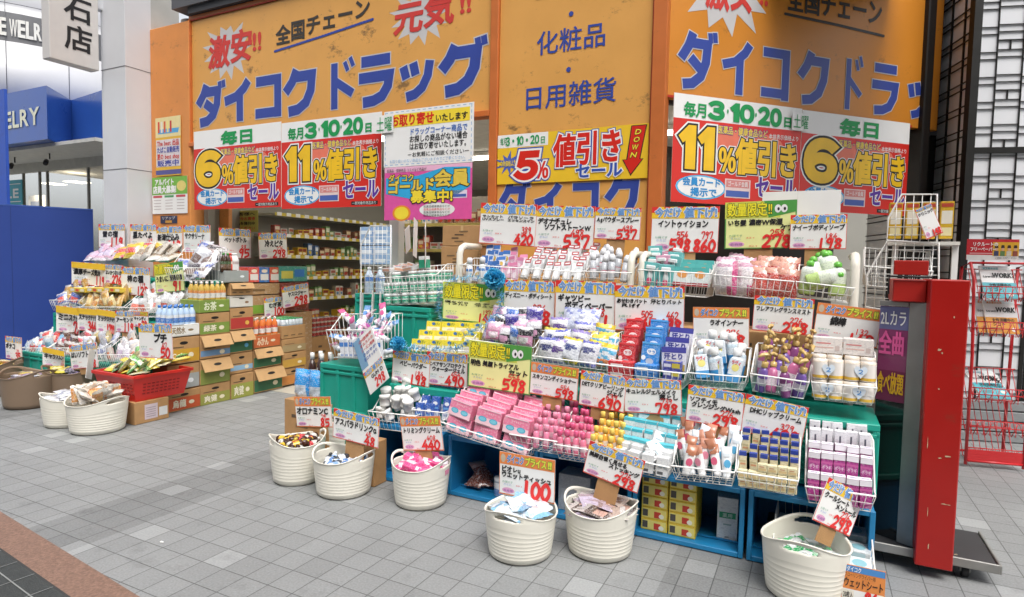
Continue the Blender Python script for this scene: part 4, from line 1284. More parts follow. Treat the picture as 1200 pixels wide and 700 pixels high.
def grid(bk, p, nx, ny, z0, dz, label, group, x0=0.0, x1=1.0, y0=.0, y1=1.0, jit=.004, lean=0.0, nz=1, zstep=None, yawj=.09, skip=0.04, rnd=random, tiltj=.045):
    """neat rows in a basket; layer heights climb by dz from front to back"""
    w, d, h = p['dims']
    for i in range(nx):
        for j in range(ny):
            for k in range(nz):
                if rnd.random() < skip: continue
                X = bk.W * (x0 + (x1 - x0) * (i + .5) / nx); Y = bk.D * (y0 + (y1 - y0) * (j + .5) / ny)
                Z = z0 + dz * j + (zstep or h * 1.01) * k
                M = bk.M @ T3(X + rnd.uniform(-jit, jit), Y + rnd.uniform(-jit, jit), Z) @ RX(-lean + rnd.uniform(-tiltj, tiltj)) @ RZ(rnd.uniform(-yawj, yawj)) @ RY(rnd.uniform(-tiltj, tiltj))
                inst(p, M, label, group)
def heap(bk, ps, n, labels, groups, z0, z1, lean=(-.2, .6), roll=.5, yaw=.5, x0=.1, x1=.9, y0=.12, y1=.85, rnd=random):
    """a loose heap: n goods on jittered cells, higher at the back"""
    cols = max(1, int(round(math.sqrt(n * (x1 - x0) * bk.W / ((y1 - y0) * bk.D)))))
    rows = math.ceil(n / cols)
    c = 0
    for j in range(rows):
        for i in range(cols):
            if c >= n: return
            k = (c * 7 + j) % len(ps) if len(ps) > 1 else 0
            c += 1
            X = bk.W * (x0 + (x1 - x0) * (i + .5 + rnd.uniform(-.3, .3)) / cols); Y = bk.D * (y0 + (y1 - y0) * (j + .5 + rnd.uniform(-.3, .3)) / rows)
            Z = z0 + (z1 - z0) * (j + rnd.uniform(0, .5)) / rows
            M = bk.M @ T3(X, Y, Z) @ RZ(rnd.uniform(-yaw, yaw)) @ RX(-rnd.uniform(*lean)) @ RY(rnd.uniform(-roll, roll))
            inst(ps[k], M, labels[k], groups[k])

# ---- tubs
def tub_mesh(r, h, m, ribs=8, low=.0, hole=True, rise=.22):
    N = 64
    ts = [0, .02, .05]
    for i in range(8):
        c = .14 + .082 * i; ts += [c - .007, c - .003, c + .003, c + .007] if ribs else [c]
    ts += [.76, .79, .82, .855, .87, .89, .91, .93, .945, .955, .97, .985, 1.0]
    rows = len(ts) - 1
    vs, idx, fs = [], {}, []
    def top(a): return h * (1 + rise * abs(math.cos(a)) ** 3.0)
    for k in range(rows + 1):
        t = ts[k]
        for i in range(N):
            a = 2 * math.pi * i / N
            z = top(a) * t if t > .72 else h * t + (top(a) - h) * t * max(0, (t - .5) / .22) * (.72 if t > .5 else 0)
            rad = r * (.85 + .15 * min(1, z / h) ** .8)
            if ribs and 3 <= k < 35 and (k - 3) % 4 in (1, 2): rad += .0004
            if t < .04: rad *= .93
            if k >= rows - 0: rad *= 1.03
            vs.append((math.cos(a) * rad, math.sin(a) * rad, z))
    for k in range(rows):
        for i in range(N):
            a = 2 * math.pi * (i + .5) / N
            da = min(abs(((a + math.pi) % (2 * math.pi)) - math.pi), abs(a - math.pi))
            t = (ts[k] + ts[k + 1]) / 2
            if hole and da < .36 and .855 < t < .955 and not (da > .28 and (t < .875 or t > .935)): continue
            j = (i + 1) % N
            fs.append((k * N + i, k * N + j, (k + 1) * N + j, (k + 1) * N + i))
    fs.append(tuple(range(N))[::-1])
    b = MB(); b.add(vs, fs, m, True)
    me = b.build('tub')
    o = bpy.data.objects.new('tub', me); COL.objects.link(o)
    md = o.modifiers.new('wall', 'SOLIDIFY'); md.thickness = .006; md.offset = -1; md.use_rim = True
    dg = bpy.context.evaluated_depsgraph_get(); dg.update()
    m2 = bpy.data.meshes.new_from_object(o.evaluated_get(dg))
    m2.name = 'tub'
    bpy.data.objects.remove(o); bpy.data.meshes.remove(me)
    return m2
def tub(px, py, wpx, hpx, label, me, r0, h0, yaw, group='ribbed cream tubs on the pavement'):
    """px, py: foot of the tub's near side; wpx its width and hpx its front height in the photo"""
    s, d = A.gr(px, py)
    q = A.p(s, d); dist = (q - Vector((0, 0, EYE))).dot(_f)
    r = wpx * dist / PX_F / 2; 
    to = Vector((q.x, q.y, 0)).normalized()
    q2 = Vector((q.x, q.y, 0)) + to * r * .8
    r *= (dist + r * .8) / dist
    h = hpx * dist / PX_F
    M = T3(q2.x, q2.y, .002) @ RZ(yaw) @ Matrix.Diagonal((r / r0, r / r0, h / h0, 1))
    o = Basket(); o.r, o.h = r, h; o.M = T3(q2.x, q2.y, .002) @ RZ(YAW)
    o.o = thing('tub', me, M, label, 'tub', group)
    return o
def fill_tub(t, ps, n, labels, groups, z0=.72, rise=.10, lean=(1.1, 1.75), rr=.60, rnd=random, roll=.5):
    for c in range(n):
        k = c % len(ps)
        a = 2.39996 * c; q = math.sqrt((c + .5) / n) * t.r * rr
        z = t.h * (z0 + rise * (1 - q / t.r)) + rnd.uniform(0, .03)
        h = ps[k]['dims'][2]
        M = t.M @ T3(math.cos(a) * q, math.sin(a) * q, z) @ RZ(rnd.uniform(0, 6.28)) @ RX(-rnd.uniform(*lean)) @ RY(rnd.uniform(-roll, roll)) @ T3(0, 0, -h * .5)
        inst(ps[k], M, labels[k], groups[k])
# ================================================================== PLACING: containers of the main display
rnd = random.Random(11)
def open_crate(s0, s1, d0, d1, z0, z1, m, label, group):
    """container lying on its side, open to the street"""
    b = MB(); t = .016
    b.box(s0, s1, d0, d1, z0, z0 + .02, m, .003); b.box(s0, s1, d0, d1, z1 - .02, z1, m, .003)
    b.box(s0, s0 + t, d0 + .001, d1, z0 + .0205, z1 - .0205, m); b.box(s1 - t, s1, d0 + .001, d1, z0 + .0205, z1 - .0205, m)
    b.box(s0 + t, s1 - t, d1 - .012, d1 - .001, z0 + .0205, z1 - .0205, m)
    for z in (z0 + .024, z1 - .032): b.box(s0 + t + .001, s1 - t - .001, d0 + .10, d0 + .112, z, z + .008, m)
    o = thing('plastic_crate', b.build('plastic_crate'), A.m(), label, 'crate', group)
    r = MB()
    for a, c in ((s0 - .004, s0 + .020), (s1 - .020, s1 + .004)): r.box(a, c, d0 - .02, d0 - .001, z0 + .001, z1 - .001, m, .003)
    r.box(s0 + .021, s1 - .021, d0 - .02, d0 - .001, z0 + .001, z0 + .028, m, .003); r.box(s0 + .021, s1 - .021, d0 - .02, d0 - .001, z1 - .028, z1 - .001, m, .003)
    link('rim', r.build('rim'), None, o)
    return o
gb = 'blue crates lying open on their sides'
for s0, s1, zt, n in ((-.83, -.26, .39, 'behind the tub of brown bottles'), (-.21, .41, .39, 'holding loose packets, left of the yellow cartons'), (.43, .985, .39, 'hidden behind the two front tubs'),
                      (1.0, 1.575, .37, 'holding the yellow cartons and a tall white box'), (1.60, 2.15, .37, 'empty, behind the rightmost tub')):
    open_crate(s0, s1, .0, .45, .004, zt, BLUE, 'blue plastic crate on its side, ' + n, gb)
def crate(s0, s1, d0, d1, z0, z1, label, m=TEAL, mesh=False, F=A, group='teal plastic crates'):
    b = MB()
    W, D_, Hh = s1 - s0, d1 - d0, z1 - z0
    b.box(.012, W - .012, .012, D_ - .012, 0, Hh - .002, m, .004)
    for z, t in ((0, .03), (Hh * .80, .022), (Hh - .035, .035)):
        b.box(0, W, 0, D_, z, z + t, m, .004)
    for x in (0, W * .33, W * .66, W - .03):
        b.box(x, x + .03, .002, .014, .031, Hh - .036, m, .002)
        b.box(x, x + .03, D_ - .014, D_ - .002, .031, Hh - .036, m, .002)
    for y in (0, D_ - .03):
        for x in (.002, W - .014): b.box(x, x + .012, y, y + .03, .031, Hh - .036, m, .002)
    o = thing('plastic_crate', b.build('plastic_crate'), F.m(s0, d0, z0), label, 'crate', group)
    if mesh:
        r = MB(); dk = mat('#2fb49c', .4, .1)
        n = int(W / .03)
        for i in range(-12, n + 12):
            for q in (1, -1):
                x = i * .03
                a, c = (x, .045), (x + q * (Hh - .1), Hh * .79)
                if min(a[0], c[0]) < .03 or max(a[0], c[0]) > W - .03: continue
                r.rod((a[0], .004, a[1]), (c[0], .004 + .001 * q, c[1]), .0022, dk, 4)
        link('lattice', r.build('lattice'), None, o)
    return o
for s0, s1, z0, z1, d0, d1, n, ms in (
    (-.80, -.24, .40, .64, .12, .52, 'behind the white jars', False), (-.22, .36, .40, .74, .17, .6, 'behind the pink boxes', True), (.38, .96, .40, .74, .17, .6, 'behind the pink bottles', True),
    (.98, 1.56, .385, .74, .17, .6, 'behind the white tubes', True), (1.58, 2.17, .385, .74, .17, .6, 'behind the magenta boxes, with lattice sides', True)):
    crate(s0, s1, d0, d1, z0, z1, 'teal plastic crate on the blue ones, ' + n, mesh=ms)
for s0, s1, n in ((-.24, .34, 'left'), (.36, .94, 'centre'), (.96, 1.54, 'right of centre'), (1.56, 2.14, 'far right')):
    crate(s0, s1, .64, 1.05, .004, .42, 'teal crate on the ground deep inside the display, ' + n)
    crate(s0, s1, .64, 1.05, .425, .84, 'teal crate stacked deep inside the display, ' + n)
# cardboard cartons stacked between the tiers
def carton(F, s0, s1, d0, d1, z0, z1, label, group='plain brown cartons behind the display', col='#b48a5c', fn=None, name='carton', parts=None, yaw=0):
    b = MB(); W, D_, Hh = s1 - s0, d1 - d0, z1 - z0
    b.box(0, W, 0, D_, 0, Hh, card_m(col), .003)
    o = thing(name, b.build(name), F.m(s0, d0, z0, yaw), label, 'carton', group)
    t = MB(); t.box(W * .47, W * .53, -.0015, -.0005, Hh - .05, Hh + .0006, mat('#c9a878', .3)); t.box(W * .47, W * .53, -.0005, D_, Hh + .0002, Hh + .0010, mat('#c9a878', .3))
    link('tape', t.build('tape'), None, o)
    if fn:
        r = MB(); fn(r, W, Hh); link('print', r.build('print'), None, o)
    return o
def scrib(n):
    def f(b, W, Hh):
        q = random.Random(n)
        for i in range(4):
            x = W * q.uniform(.05, .6); b.quad(x, x + W * q.uniform(.1, .3), Hh * (.2 + .16 * i), Hh * (.26 + .16 * i), -.002, ink(q.choice(['#6e5638', '#5b4a38', '#7a6244'])))
    return f
for i, (s0, s1) in enumerate(((.98, 1.42), (1.44, 1.86), (1.88, 2.16), (.4, .95), (-.2, .36))):
    carton(A, s0, s1, .62, 1.0, .85, 1.12, 'brown carton under the top basket row, ' + ('below the orange soap basket', 'below the red pouches', 'below the green soap bottles', 'below the deodorants', 'below the spray cans')[i], fn=scrib(i))
for i in range(4):
    z0, z1 = 1.12 + .172 * i, 1.12 + .172 * (i + 1) - .004
    sA = A.at(517, 300, 1.0)[0]; sB = A.at(563, 300, 1.0)[0]
    carton(A, sA + .01 * (i % 2), sB + .012 * (i % 2), 1.0, 1.35, z0, z1, 'flat brown carton in the stack left of the 420 card, ' + ('lowest', 'second from below', 'third from below', 'topmost')[i], fn=scrib(9 + i))
for i in range(3): crate(-.86, -.42, 1.0, 1.4, .004 + .372 * i, .37 + .372 * i, 'teal crate under the flat brown cartons, ' + ('on the floor', 'middle of three', 'top of three')[i])

# white rack uprights of the top row
def upright(px, ya, yb, d, w, label):
    s, z1 = A.at(px, ya, d); z0 = A.at(px, yb, d)[1]
    b = MB(); r = w / 2
    path = [(0, .0, z0 - .9), (0, 0, z1 - .06), (0, .02, z1 - .02), (0, .07, z1), (0, .3, z1)]
    b.tube(path, r, mat('#e3ded0', .4, .06), 10)
    thing('rack_upright', b.build('rack_upright'), A.m(s, d, 0), label, 'upright', 'cream uprights of the display rack')
upright(539, 288, 340, .66, .05, 'cream plastic rack upright left of the spray cans')
upright(740, 298, 335, .70, .05, 'cream plastic rack upright right of the silver sprays')
upright(753, 298, 340, .68, .045, 'cream plastic rack upright left of the teal packs')
upright(1003, 300, 372, .66, .05, 'cream plastic rack upright right of the green soap bottles')

# ================================================================== baskets: bottom row
lowD = -.14
def goods(s): return s
# white jars
k = basket(A, 432, 487, 482, 506, -.05, .30, 'wire basket of white jars at the left end of the bottom row', .12, yr2=488)
p = Pr('jar', 'jar', *(lambda q: (q['me'], q['parts'], q['dims']))(bottle('jar', 'jar', [(.034, 0, '#f2f1ee'), (.036, .01, '#f2f1ee'), (.036, .05, '#f2f1ee'), (.037, .05, '#f2f1ee')], [(.038, .052, '#f3f2ee'), (.038, .075, '#f3f2ee'), (.034, .078, '#f3f2ee')], n=18, n2=18)))
for z in (.02, .10): heap(k, [p], 10, ['round white jar with a white lid in the leftmost bottom basket'], ['white jars'], k.hf * .3 + z, k.hf + .05 + z, (-.3, .3), .5)
# blue and white tubes
k = basket(A, 483, 521, 480, 505, -.02, .34, 'narrow wire basket of blue packed tubes beside the pink boxes', .14, yr2=484)
p = box_('tube_pack', 'pack', .06, .028, .15, '#2c5cb4', [('r', 0, 1, 0, .36, '#d9dfe8'), ('e', .5, .7, .3, .08, '#e9edf2'), ('r', .1, .9, .46, .54, '#6fa7de'), ('t', 'うるおい', .1, .9, .16, .28, '#2c5cb4')])
grid(k, p, 3, 5, .02, .035, 'blue and white tube pack standing beside the pink boxes', 'blue and white tube packs', lean=.2, jit=.008, y1=.95)
# pink eye mask boxes
k = basket(A, 514, 620, 494, 522, lowD, .42, 'large wire basket heaped with pink boxes in the bottom row', .17, yr2=528)
p = box_('eye_mask_box', 'box', .165, .055, .098, '#e77f9f', [('r', 0, 1, .0, .45, '#f3c9d2'), ('e', .28, .34, .17, .17, '#4fb0cf'), ('e', .72, .34, .17, .17, '#4fb0cf'), ('e', .28, .34, .13, .11, '#7cc7da'), ('e', .72, .34, .13, .11, '#7cc7da'), ('t', 'アイマスク', .3, .7, .68, .82, '#fbe9ee', 0), ('r', .04, .96, .93, .98, '#f6dbe3')], top=[('r', .05, .95, .1, .9, '#f0a3b8'), ('r', .1, .5, .3, .7, '#e05f8c')])
for z in range(2): grid(k, p, 3, 1, .01 + z * .10, 0, 'pink eye mask box showing two blue ovals, in the large bottom row basket', 'pink eye mask boxes', .03, .97, .06, .19, lean=.12)
grid(k, p, 3, 6, .125, .022, 'pink eye mask box showing two blue ovals, in the large bottom row basket', 'pink eye mask boxes', .03, .97, .16, .97, lean=.25, jit=.006)
# pink bottles
PB = lambda b1, b2, cp: bottle('small_bottle', 'bottle', [(.017, 0, b1), (.019, .006, b1), (.019, .03, b2), (.019, .062, b1), (.018, .09, b1), (.009, .102, b1)], [(.010, .103, cp), (.015, .106, cp), (.015, .135, cp), (.011, .139, cp)], n=12)
k = basket(A, 597, 655, 509, 530, lowD + .02, .40, 'wire basket of pink bottles in the bottom row', .12, yr2=518)
p = PB('#e98aa8', '#f3c3d0', '#ef9db6')
grid(k, p, 5, 6, .02, .026, 'pink bottle with pale label and pink cap', 'pink bottles in the bottom row', y1=.95, jit=.005, tiltj=.08)
k = basket(A, 650, 727, 521, 545, lowD, .42, 'wire basket of pink and orange bottles in the bottom row', .13, yr2=533)
p = PB('#e77f9b', '#f5d8de', '#e2618c'); grid(k, p, 4, 6, .03, .028, 'deep pink bottle with white label beside the orange ones', 'deep pink bottles', 0, .5, 0, .95, jit=.005, tiltj=.1)
p = PB('#f0b54a', '#f6e6cf', '#f0d36a'); grid(k, p, 4, 6, .03, .028, 'yellow orange bottle with yellow cap', 'orange bottles', .5, 1, 0, .95, jit=.005, tiltj=.1)
# white boxes with teal tops
k = basket(A, 716, 784, 533, 557, lowD, .36, 'wire basket of white boxes with turquoise tops in the bottom row', .14, yr2=548)
p = box_('cream_box', 'box', .062, .045, .10, '#e8ebea', [('r', 0, 1, .86, 1, '#4fb9c9'), ('r', .2, .8, .4, .46, '#8fc8d0'), ('r', .25, .75, .52, .60, '#b9b9bd')], top=[('r', 0, 1, 0, 1, '#58bccb')])
grid(k, p, 5, 5, .06, .04, 'white box with turquoise top standing in rows', 'white and turquoise boxes', y0=.25, y1=.97, jit=.003)
q = box_('cream_box', 'box', .062, .045, .10, '#e3e4e4', [('r', .1, .6, .1, .25, '#5b5d60'), ('r', .2, .8, .5, .55, '#9fb9c4')])
grid(k, q, 4, 2, .015, .02, 'white box turned barcode side out below the turquoise tops', 'white boxes turned round', y0=.02, y1=.3, jit=.004)
heap(k, [q], 3, ['white box tumbled on top of the basket front'], ['white boxes lying on top'], k.hf + .0, k.hf + .06, (.4, .9), .7, .8, .45, .95, .05, .4)
# white tubes
def tube_item(col, lab, cap, spot):
    b = MB(); n = 12; vs = []; lv = [(0, .021, .021), (.03, .023, .021), (.09, .026, .012), (.135, .028, .002)]
    for z, a, c in lv:
        vs += [(math.cos(2 * math.pi * i / n) * a, math.sin(2 * math.pi * i / n) * c, z + .025) for i in range(n)]
    fs = [(j * n + i, j * n + (i + 1) % n, (j + 1) * n + (i + 1) % n, (j + 1) * n + i) for j in range(3) for i in range(n)] + [tuple(3 * n + i for i in range(n))]
    ms = [gloss(col)] * n + [gloss(col)] * n + [gloss(lab)] * n + [gloss(lab)]
    b.add(vs, fs, ms, True)
    b.ell(0, .075, .017, .021, -.0205, ink(spot), 14); b.quad(-.015, .015, .11, .125, -.016, ink(lab))
    c = MB(); c.lathe([(.019, 0, gloss(cap)), (.020, .024, gloss(cap))], gloss(cap), 12)
    return Pr('cream_tube', 'tube', b.build('cream_tube'), [('cap', c.build('cap'))], (.05, .04, .165))
k = basket(A, 787, 862, 546, 568, lowD, .34, 'wire basket of white cream tubes in the bottom row', .16, yr2=554)
ts = [tube_item('#f1f0ee', '#b97a5c', '#e8e8e8', '#d9607f'), tube_item('#eff2f4', '#dfe6ec', '#e9edf0', '#58a8d2'), tube_item('#f1efee', '#c58a72', '#ececec', '#e08aa0')]
heap(k, ts, 27, ['white cream tube with brown crimp and pink spot', 'white cream tube with a light blue spot', 'white cream tube with tan crimp and rose spot'], ['white tubes, pink spot', 'white tubes, blue spot', 'white tubes, rose spot'], .02, k.hb - .06, (.0, .35), .35, .4, .08, .94, .08, .9)
# blue capped sticks
k = basket(A, 863, 936, 553, 578, lowD, .34, 'wire basket of cream coloured sticks with blue caps in the bottom row', .15, yr2=564)
p = box_('lip_box', 'box', .036, .026, .085, '#e9deb9', [('r', .15, .85, .25, .36, '#d9a07a'), ('r', .0, 1, .78, 1, '#33489c'), ('r', .1, .9, .45, .5, '#c9b98a')], top=[('r', 0, 1, 0, 1, '#3a4fa6')])
grid(k, p, 6, 6, .075, .03, 'cream box with dark blue top, standing in rows', 'cream boxes with blue tops', y0=.22, y1=.98, jit=.003)
q = box_('lip_box', 'box', .043, .028, .040, '#eadfb6', [('r', .1, .9, .2, .5, '#d8bd8a'), ('r', .2, .7, .6, .7, '#c98a6a')])
for z in range(3): grid(k, q, 6, 1, .004 + z * .043, 0, 'small cream box lying in the front layers', 'small cream boxes in front', .02, .98, .05, .18, jit=.002)
# magenta boxes
k = basket(A, 944, 1027, 570, 597, lowD, .34, 'wire basket of magenta boxes at the right end of the bottom row', .20, yr2=582)
MG = '#b23a8e'
p = box_('lotion_box', 'box', .050, .046, .13, MG, [('r', 0, 1, .62, .70, '#c9609f'), ('t', 'ボラギ', .1, .9, .42, .56, '#f0d9e8'), ('r', .1, .9, .14, .2, '#d789bb'), ('r', 0, 1, .80, 1, '#efeaf0')], top=[('r', 0, 1, 0, 1, '#efecf2'), ('r', .2, .8, .4, .6, '#8a78a8')], side=[('r', 0, 1, 0, 1, '#a33483')])
grid(k, p, 5, 1, .012, 0, 'magenta box with white top in the front row', 'magenta boxes in front', .03, .97, .08, .2, jit=.003)
grid(k, p, 5, 2, .10, .03, 'magenta box with white top in the second tier', 'magenta boxes behind', .03, .97, .22, .55, jit=.004)
q = box_('lotion_box', 'box', .049, .046, .14, '#eceaee', [('r', .42, .58, .15, .85, '#5a5a68'), ('r', .05, .95, .0, .08, '#b23a8e')], top=[('r', 0, 1, 0, 1, '#f2f1f3')])
grid(k, q, 5, 2, .17, .025, 'white box with dark vertical writing in the back row', 'white boxes above the magenta ones', .03, .97, .58, .98, jit=.004, tiltj=.06)

# ================================================================== middle row
midD = .18
k = basket(A, 478, 552, 408, 424, midD + .02, .30, 'wire basket of yellow boxes wound with blue tinsel', .07, yr2=412, group='white wire baskets of the display')
p = box_('stocking_box', 'box', .125, .075, .09, '#ecd944', [('r', .08, .95, .08, .55, '#e9e4cf'), ('e', .5, .8, .12, .12, '#3b6fb6'), ('t', 'メディ', .55, .95, .62, .92, '#4a7a3a'), ('e', .62, .3, .2, .16, '#cfc4b4')], top=[('r', .06, .94, .1, .9, '#f0e06a'), ('e', .3, .5, .12, .25, '#3b6fb6')])
grid(k, p, 4, 3, .05, .055, 'yellow box with a small blue oval, between blue tinsel', 'yellow boxes between the tinsel', .02, .98, .05, .98, lean=.2, jit=.006)
k = basket(A, 549, 622, 398, 418, midD + .06, .30, 'wire basket of small patterned pouches behind the 598 card', .08, yr2=408)
def two(c1, c2, c3='#e8e3ea', v0=.62, r=.3):
    def f(u, v):
        if v < .08 or v > .93: return c3
        if v > v0: return c2
        if (u - .5) ** 2 / .09 + (v - .36) ** 2 / .03 < 1 * r / .3: return c3
        return c1
    return f
pp = [pouch('tissue_pouch', 'pouch', .12, .13, .06, two(c1, c2, c3), i) for i, (c1, c2, c3) in enumerate((('#6a57b8', '#4a3f9c', '#cfc8ea'), ('#5f8fd8', '#3f6fc4', '#dfe8f4'), ('#e79ac0', '#efb9d2', '#f4e4ec'), ('#e8a8c8', '#2f2c34', '#efeef0'), ('#33303a', '#efedf0', '#d9a4c2')))]
nm = ['purple', 'blue', 'pink', 'pink and black', 'black and white']
heap(k, pp, 15, [c + ' patterned wipes pouch behind the 598 card' for c in nm], [c + ' wipes pouches' for c in nm], .06, k.hb + .06, (-.1, .35), .15, .3, .1, .92, .12, .8)
# wet wipes
k = basket(A, 622, 712, 417, 436, midD, .32, 'wire basket of white and purple wipes packs in the middle row', .12, yr2=428)
def wipe(c1, c2, o):
    def f(u, v):
        if v > .88 or v < .05: return c2
        if (u - .5) ** 2 / .13 + (v - .66) ** 2 / .016 < 1: return o
        if v < .18 and u > v * 3: return c2
        return c1
    return f
pp = [pouch('wipes_pack', 'pack', .14, .16, .07, wipe('#e9e8ee', '#5a5fb8', '#3d4277'), 11), pouch('wipes_pack', 'pack', .14, .16, .07, wipe('#eeedf1', '#8f7cc0', '#6a4f9c'), 12), pouch('wipes_pack', 'pack', .14, .16, .07, wipe('#e6e8ee', '#d8c64a', '#3d4a8c'), 13)]
heap(k, pp, 12, ['white wipes pack with indigo oval', 'white wipes pack with purple oval', 'white wipes pack with yellow seal'], ['indigo oval packs', 'purple oval packs', 'yellow seal packs'], .02, k.hb - .02, (.0, .3), .12, .25, .06, .72, .12, .9)
p = pouch('wipes_pack', 'pack', .13, .15, .05, lambda u, v: '#f0d24a' if v > .85 else '#5fb4dc' if (v + .2 * u) % .3 > .16 else '#e8edf0' if v > .3 else '#e88a4a', 14)
heap(k, [p], 5, ['sky blue wipes pack with yellow top and orange stripe'], ['sky blue packs'], .03, k.hb - .02, (.0, .3), .1, .2, .74, .98, .15, .9)
p = pouch('clear_bag', 'bag', .26, .2, .12, lambda u, v: '#cfd4e8' if (u * 3 + v * 2) % 1 > .35 else '#e9eaf2' if v < .7 else '#7f88c4', 15)
inst(p, k.M @ T3(k.W * .42, k.D * .75, k.hb - .0) @ RX(-.5), 'large clear bag of white and blue packs lying above the wipes')
# red and blue boxes
k = basket(A, 710, 803, 428, 452, midD, .34, 'wire basket of red and blue boxes in the middle row', .17, yr2=438)
def bx(c1, c2): return box_('liner_box', 'box', .105, .05, .16, c1, [('e', .55, .66, .26, .12, '#efecec'), ('t', 'サラ', .35, .78, .60, .72, c1), ('e', .5, .30, .22, .11, '#b9bcc6'), ('e', .14, .42, .12, .09, '#f0efee'), ('r', .0, 1, .93, 1, c2)], top=[('r', .1, .9, .3, .7, c2)])
p = bx('#c9242e', '#e2474c'); grid(k, p, 1, 4, .06, .045, 'red box with a white oval in the middle row', 'red boxes', .03, .36, .25, .95, lean=.1)
q = box_('liner_box', 'box', .15, .07, .05, '#cf2a33', [('r', .1, .6, .3, .7, '#efe6e6')], top=[('r', .1, .5, .3, .7, '#efdede')]); 
for z in range(2): inst(q, k.M @ T3(k.W * .18, .05, .02 + .052 * z), 'red box lying flat at the basket front', 'red boxes lying flat')
p = bx('#2f86cf', '#57a6e2'); grid(k, p, 1, 4, .08, .04, 'bright blue box with a white oval in the middle row', 'blue boxes', .36, .66, .18, .95, lean=.1)
q = box_('liner_box', 'box', .13, .08, .05, '#2d7fca', [('r', .1, .6, .3, .7, '#e6eaee')], top=[('r', .1, .5, .3, .7, '#a9cdea')])
for z in range(2): inst(q, k.M @ T3(k.W * .50, .06, .015 + .052 * z), 'blue box lying flat at the basket front', 'blue boxes lying flat')
p = box_('pad_box', 'box', .14, .05, .15, '#e6e4f0', [('r', 0, 1, .8, 1, '#4a4aa0'), ('t', '汗とり', .1, .9, .55, .78, '#3d3f98', .04), ('e', .3, .35, .22, .2, '#8f98d0'), ('r', .5, .95, .1, .35, '#c9a84a')], top=[('r', 0, 1, 0, 1, '#4a4a9c')])
grid(k, p, 1, 3, .07, .05, 'white and indigo pad box at the right of the red and blue boxes', 'indigo pad boxes', .64, .98, .25, .95, lean=.1)
q = box_('pad_box', 'box', .10, .06, .045, '#4a50a8', [('r', .5, .95, .2, .8, '#cbb94a'), ('r', .05, .45, .3, .7, '#dcdcec')], top=[('r', .1, .9, .2, .8, '#b9a84a')])
for z in range(3): inst(q, k.M @ T3(k.W * .82, .06, .01 + .047 * z), 'indigo and gold box lying flat at the basket front', 'indigo boxes lying flat')
# blue white bottles
k = basket(A, 806, 875, 437, 456, midD, .30, 'wire basket of blue and white bottles in the middle row', .12, yr2=442)
p = bottle('care_bottle', 'bottle', [(.036, 0, '#3f93cf'), (.040, .01, '#3f93cf'), (.040, .07, '#e6edf2'), (.038, .11, '#cfe0ea'), (.034, .13, '#e9eef1'), (.016, .15, '#eef0f1')], [(.020, .15, '#f1f1f0'), (.026, .156, '#f1f1f0'), (.026, .19, '#f1f1f0'), (.020, .195, '#f1f1f0')], .62, 14)
def lab(p, col='#d94a50'): return p
heap(k, [p], 9, ['blue and white refill bottle with a white cap'], ['blue and white bottles'], .01, k.hb - .07, (-.05, .3), .3, .5, .1, .92, .12, .9)
q = box_('care_pack', 'pack', .07, .02, .13, '#e6eef4', [('r', 0, 1, .0, .3, '#4f9ad4'), ('e', .5, .62, .3, .16, '#f0e488'), ('t', 'ラヴィ', .1, .9, .74, .92, '#d94a50', .04)])
heap(k, [q], 5, ['white sachet pack with blue foot and red lettering'], ['white and blue sachets'], k.hf - .05, k.hb - .02, (.0, .4), .25, .3, .1, .9, .05, .6)
# gold pump bottles
def pump(c): c.tube([(0, 0, .17), (0, 0, .205)], .006, gloss('#c9a968'), 8); c.tube([(.012, .0, .207), (0, 0, .212), (0, -.03, .211), (0, -.052, .2)], [.011, .012, .010, .006], gloss('#cfae6c'), 8)
def pumpb(c1, c2): return bottle('pump_bottle', 'bottle', [(.028, 0, c1), (.030, .01, c1), (.030, .04, c2), (.030, .08, c1), (.026, .12, c1), (.014, .14, c1)], [(.016, .14, '#c3a262'), (.018, .144, '#c9a968'), (.018, .168, '#c9a968'), (.008, .172, '#c9a968')], .8, 14, pump)
pp = [pumpb('#7b5ea8', '#e4dce9'), pumpb('#c9709c', '#efdfe6'), pumpb('#8f4f86', '#e6d8e2')]
k = basket(A, 878, 947, 438, 464, midD, .34, 'wire basket of mist bottles with gold pumps in the middle row', .13, yr2=448)
nm = ['violet', 'pink', 'plum']
heap(k, pp, 20, [c + ' mist bottle with gold pump head' for c in nm], [c + ' mist bottles' for c in nm], -.01, k.hb - .07, (-.25, .3), .25, .8, .07, .95, .08, .95)
# cotton swabs
k = basket(A, 951, 1028, 448, 473, midD, .32, 'wire basket of cotton swab packs in the middle row', .15, yr2=455)
def swab(): 
    b = MB(); m = gloss('#ece6df')
    for x in (-.036, .036): b.T = T3(x, 0, 0); b.lathe([(.034, 0, m), (.036, .005, gloss('#efc24a')), (.036, .02, m), (.036, .085, gloss('#e9dccc')), (.034, .1)], m, 16)
    b.T = Matrix.Identity(4)
    b.poly([(0 + .03 * math.sin(a) ** 3, .052 + .0022 * (13 * math.cos(a) - 5 * math.cos(2 * a) - 2 * math.cos(3 * a) - math.cos(4 * a))) for a in [2 * math.pi * i / 20 for i in range(20)]], -.038, ink('#dfe9f2'))
    text(b, '２', -.012, .012, .038, .064, -.0395, [(ink('#3f8fd0'), .02)])
    return Pr('cotton_swab_pack', 'pack', b.build('cotton_swab_pack'), [], (.146, .074, .1))
p = swab()
grid(k, p, 2, 1, .008, 0, 'twin pack of cotton swabs with a pale blue heart, lower layer', 'lower cotton swab packs', y0=.03, y1=.3, jit=.004)
grid(k, p, 2, 2, .112, .012, 'twin pack of cotton swabs with a pale blue heart, upper layer', 'upper cotton swab packs', y0=.04, y1=.6, jit=.006)
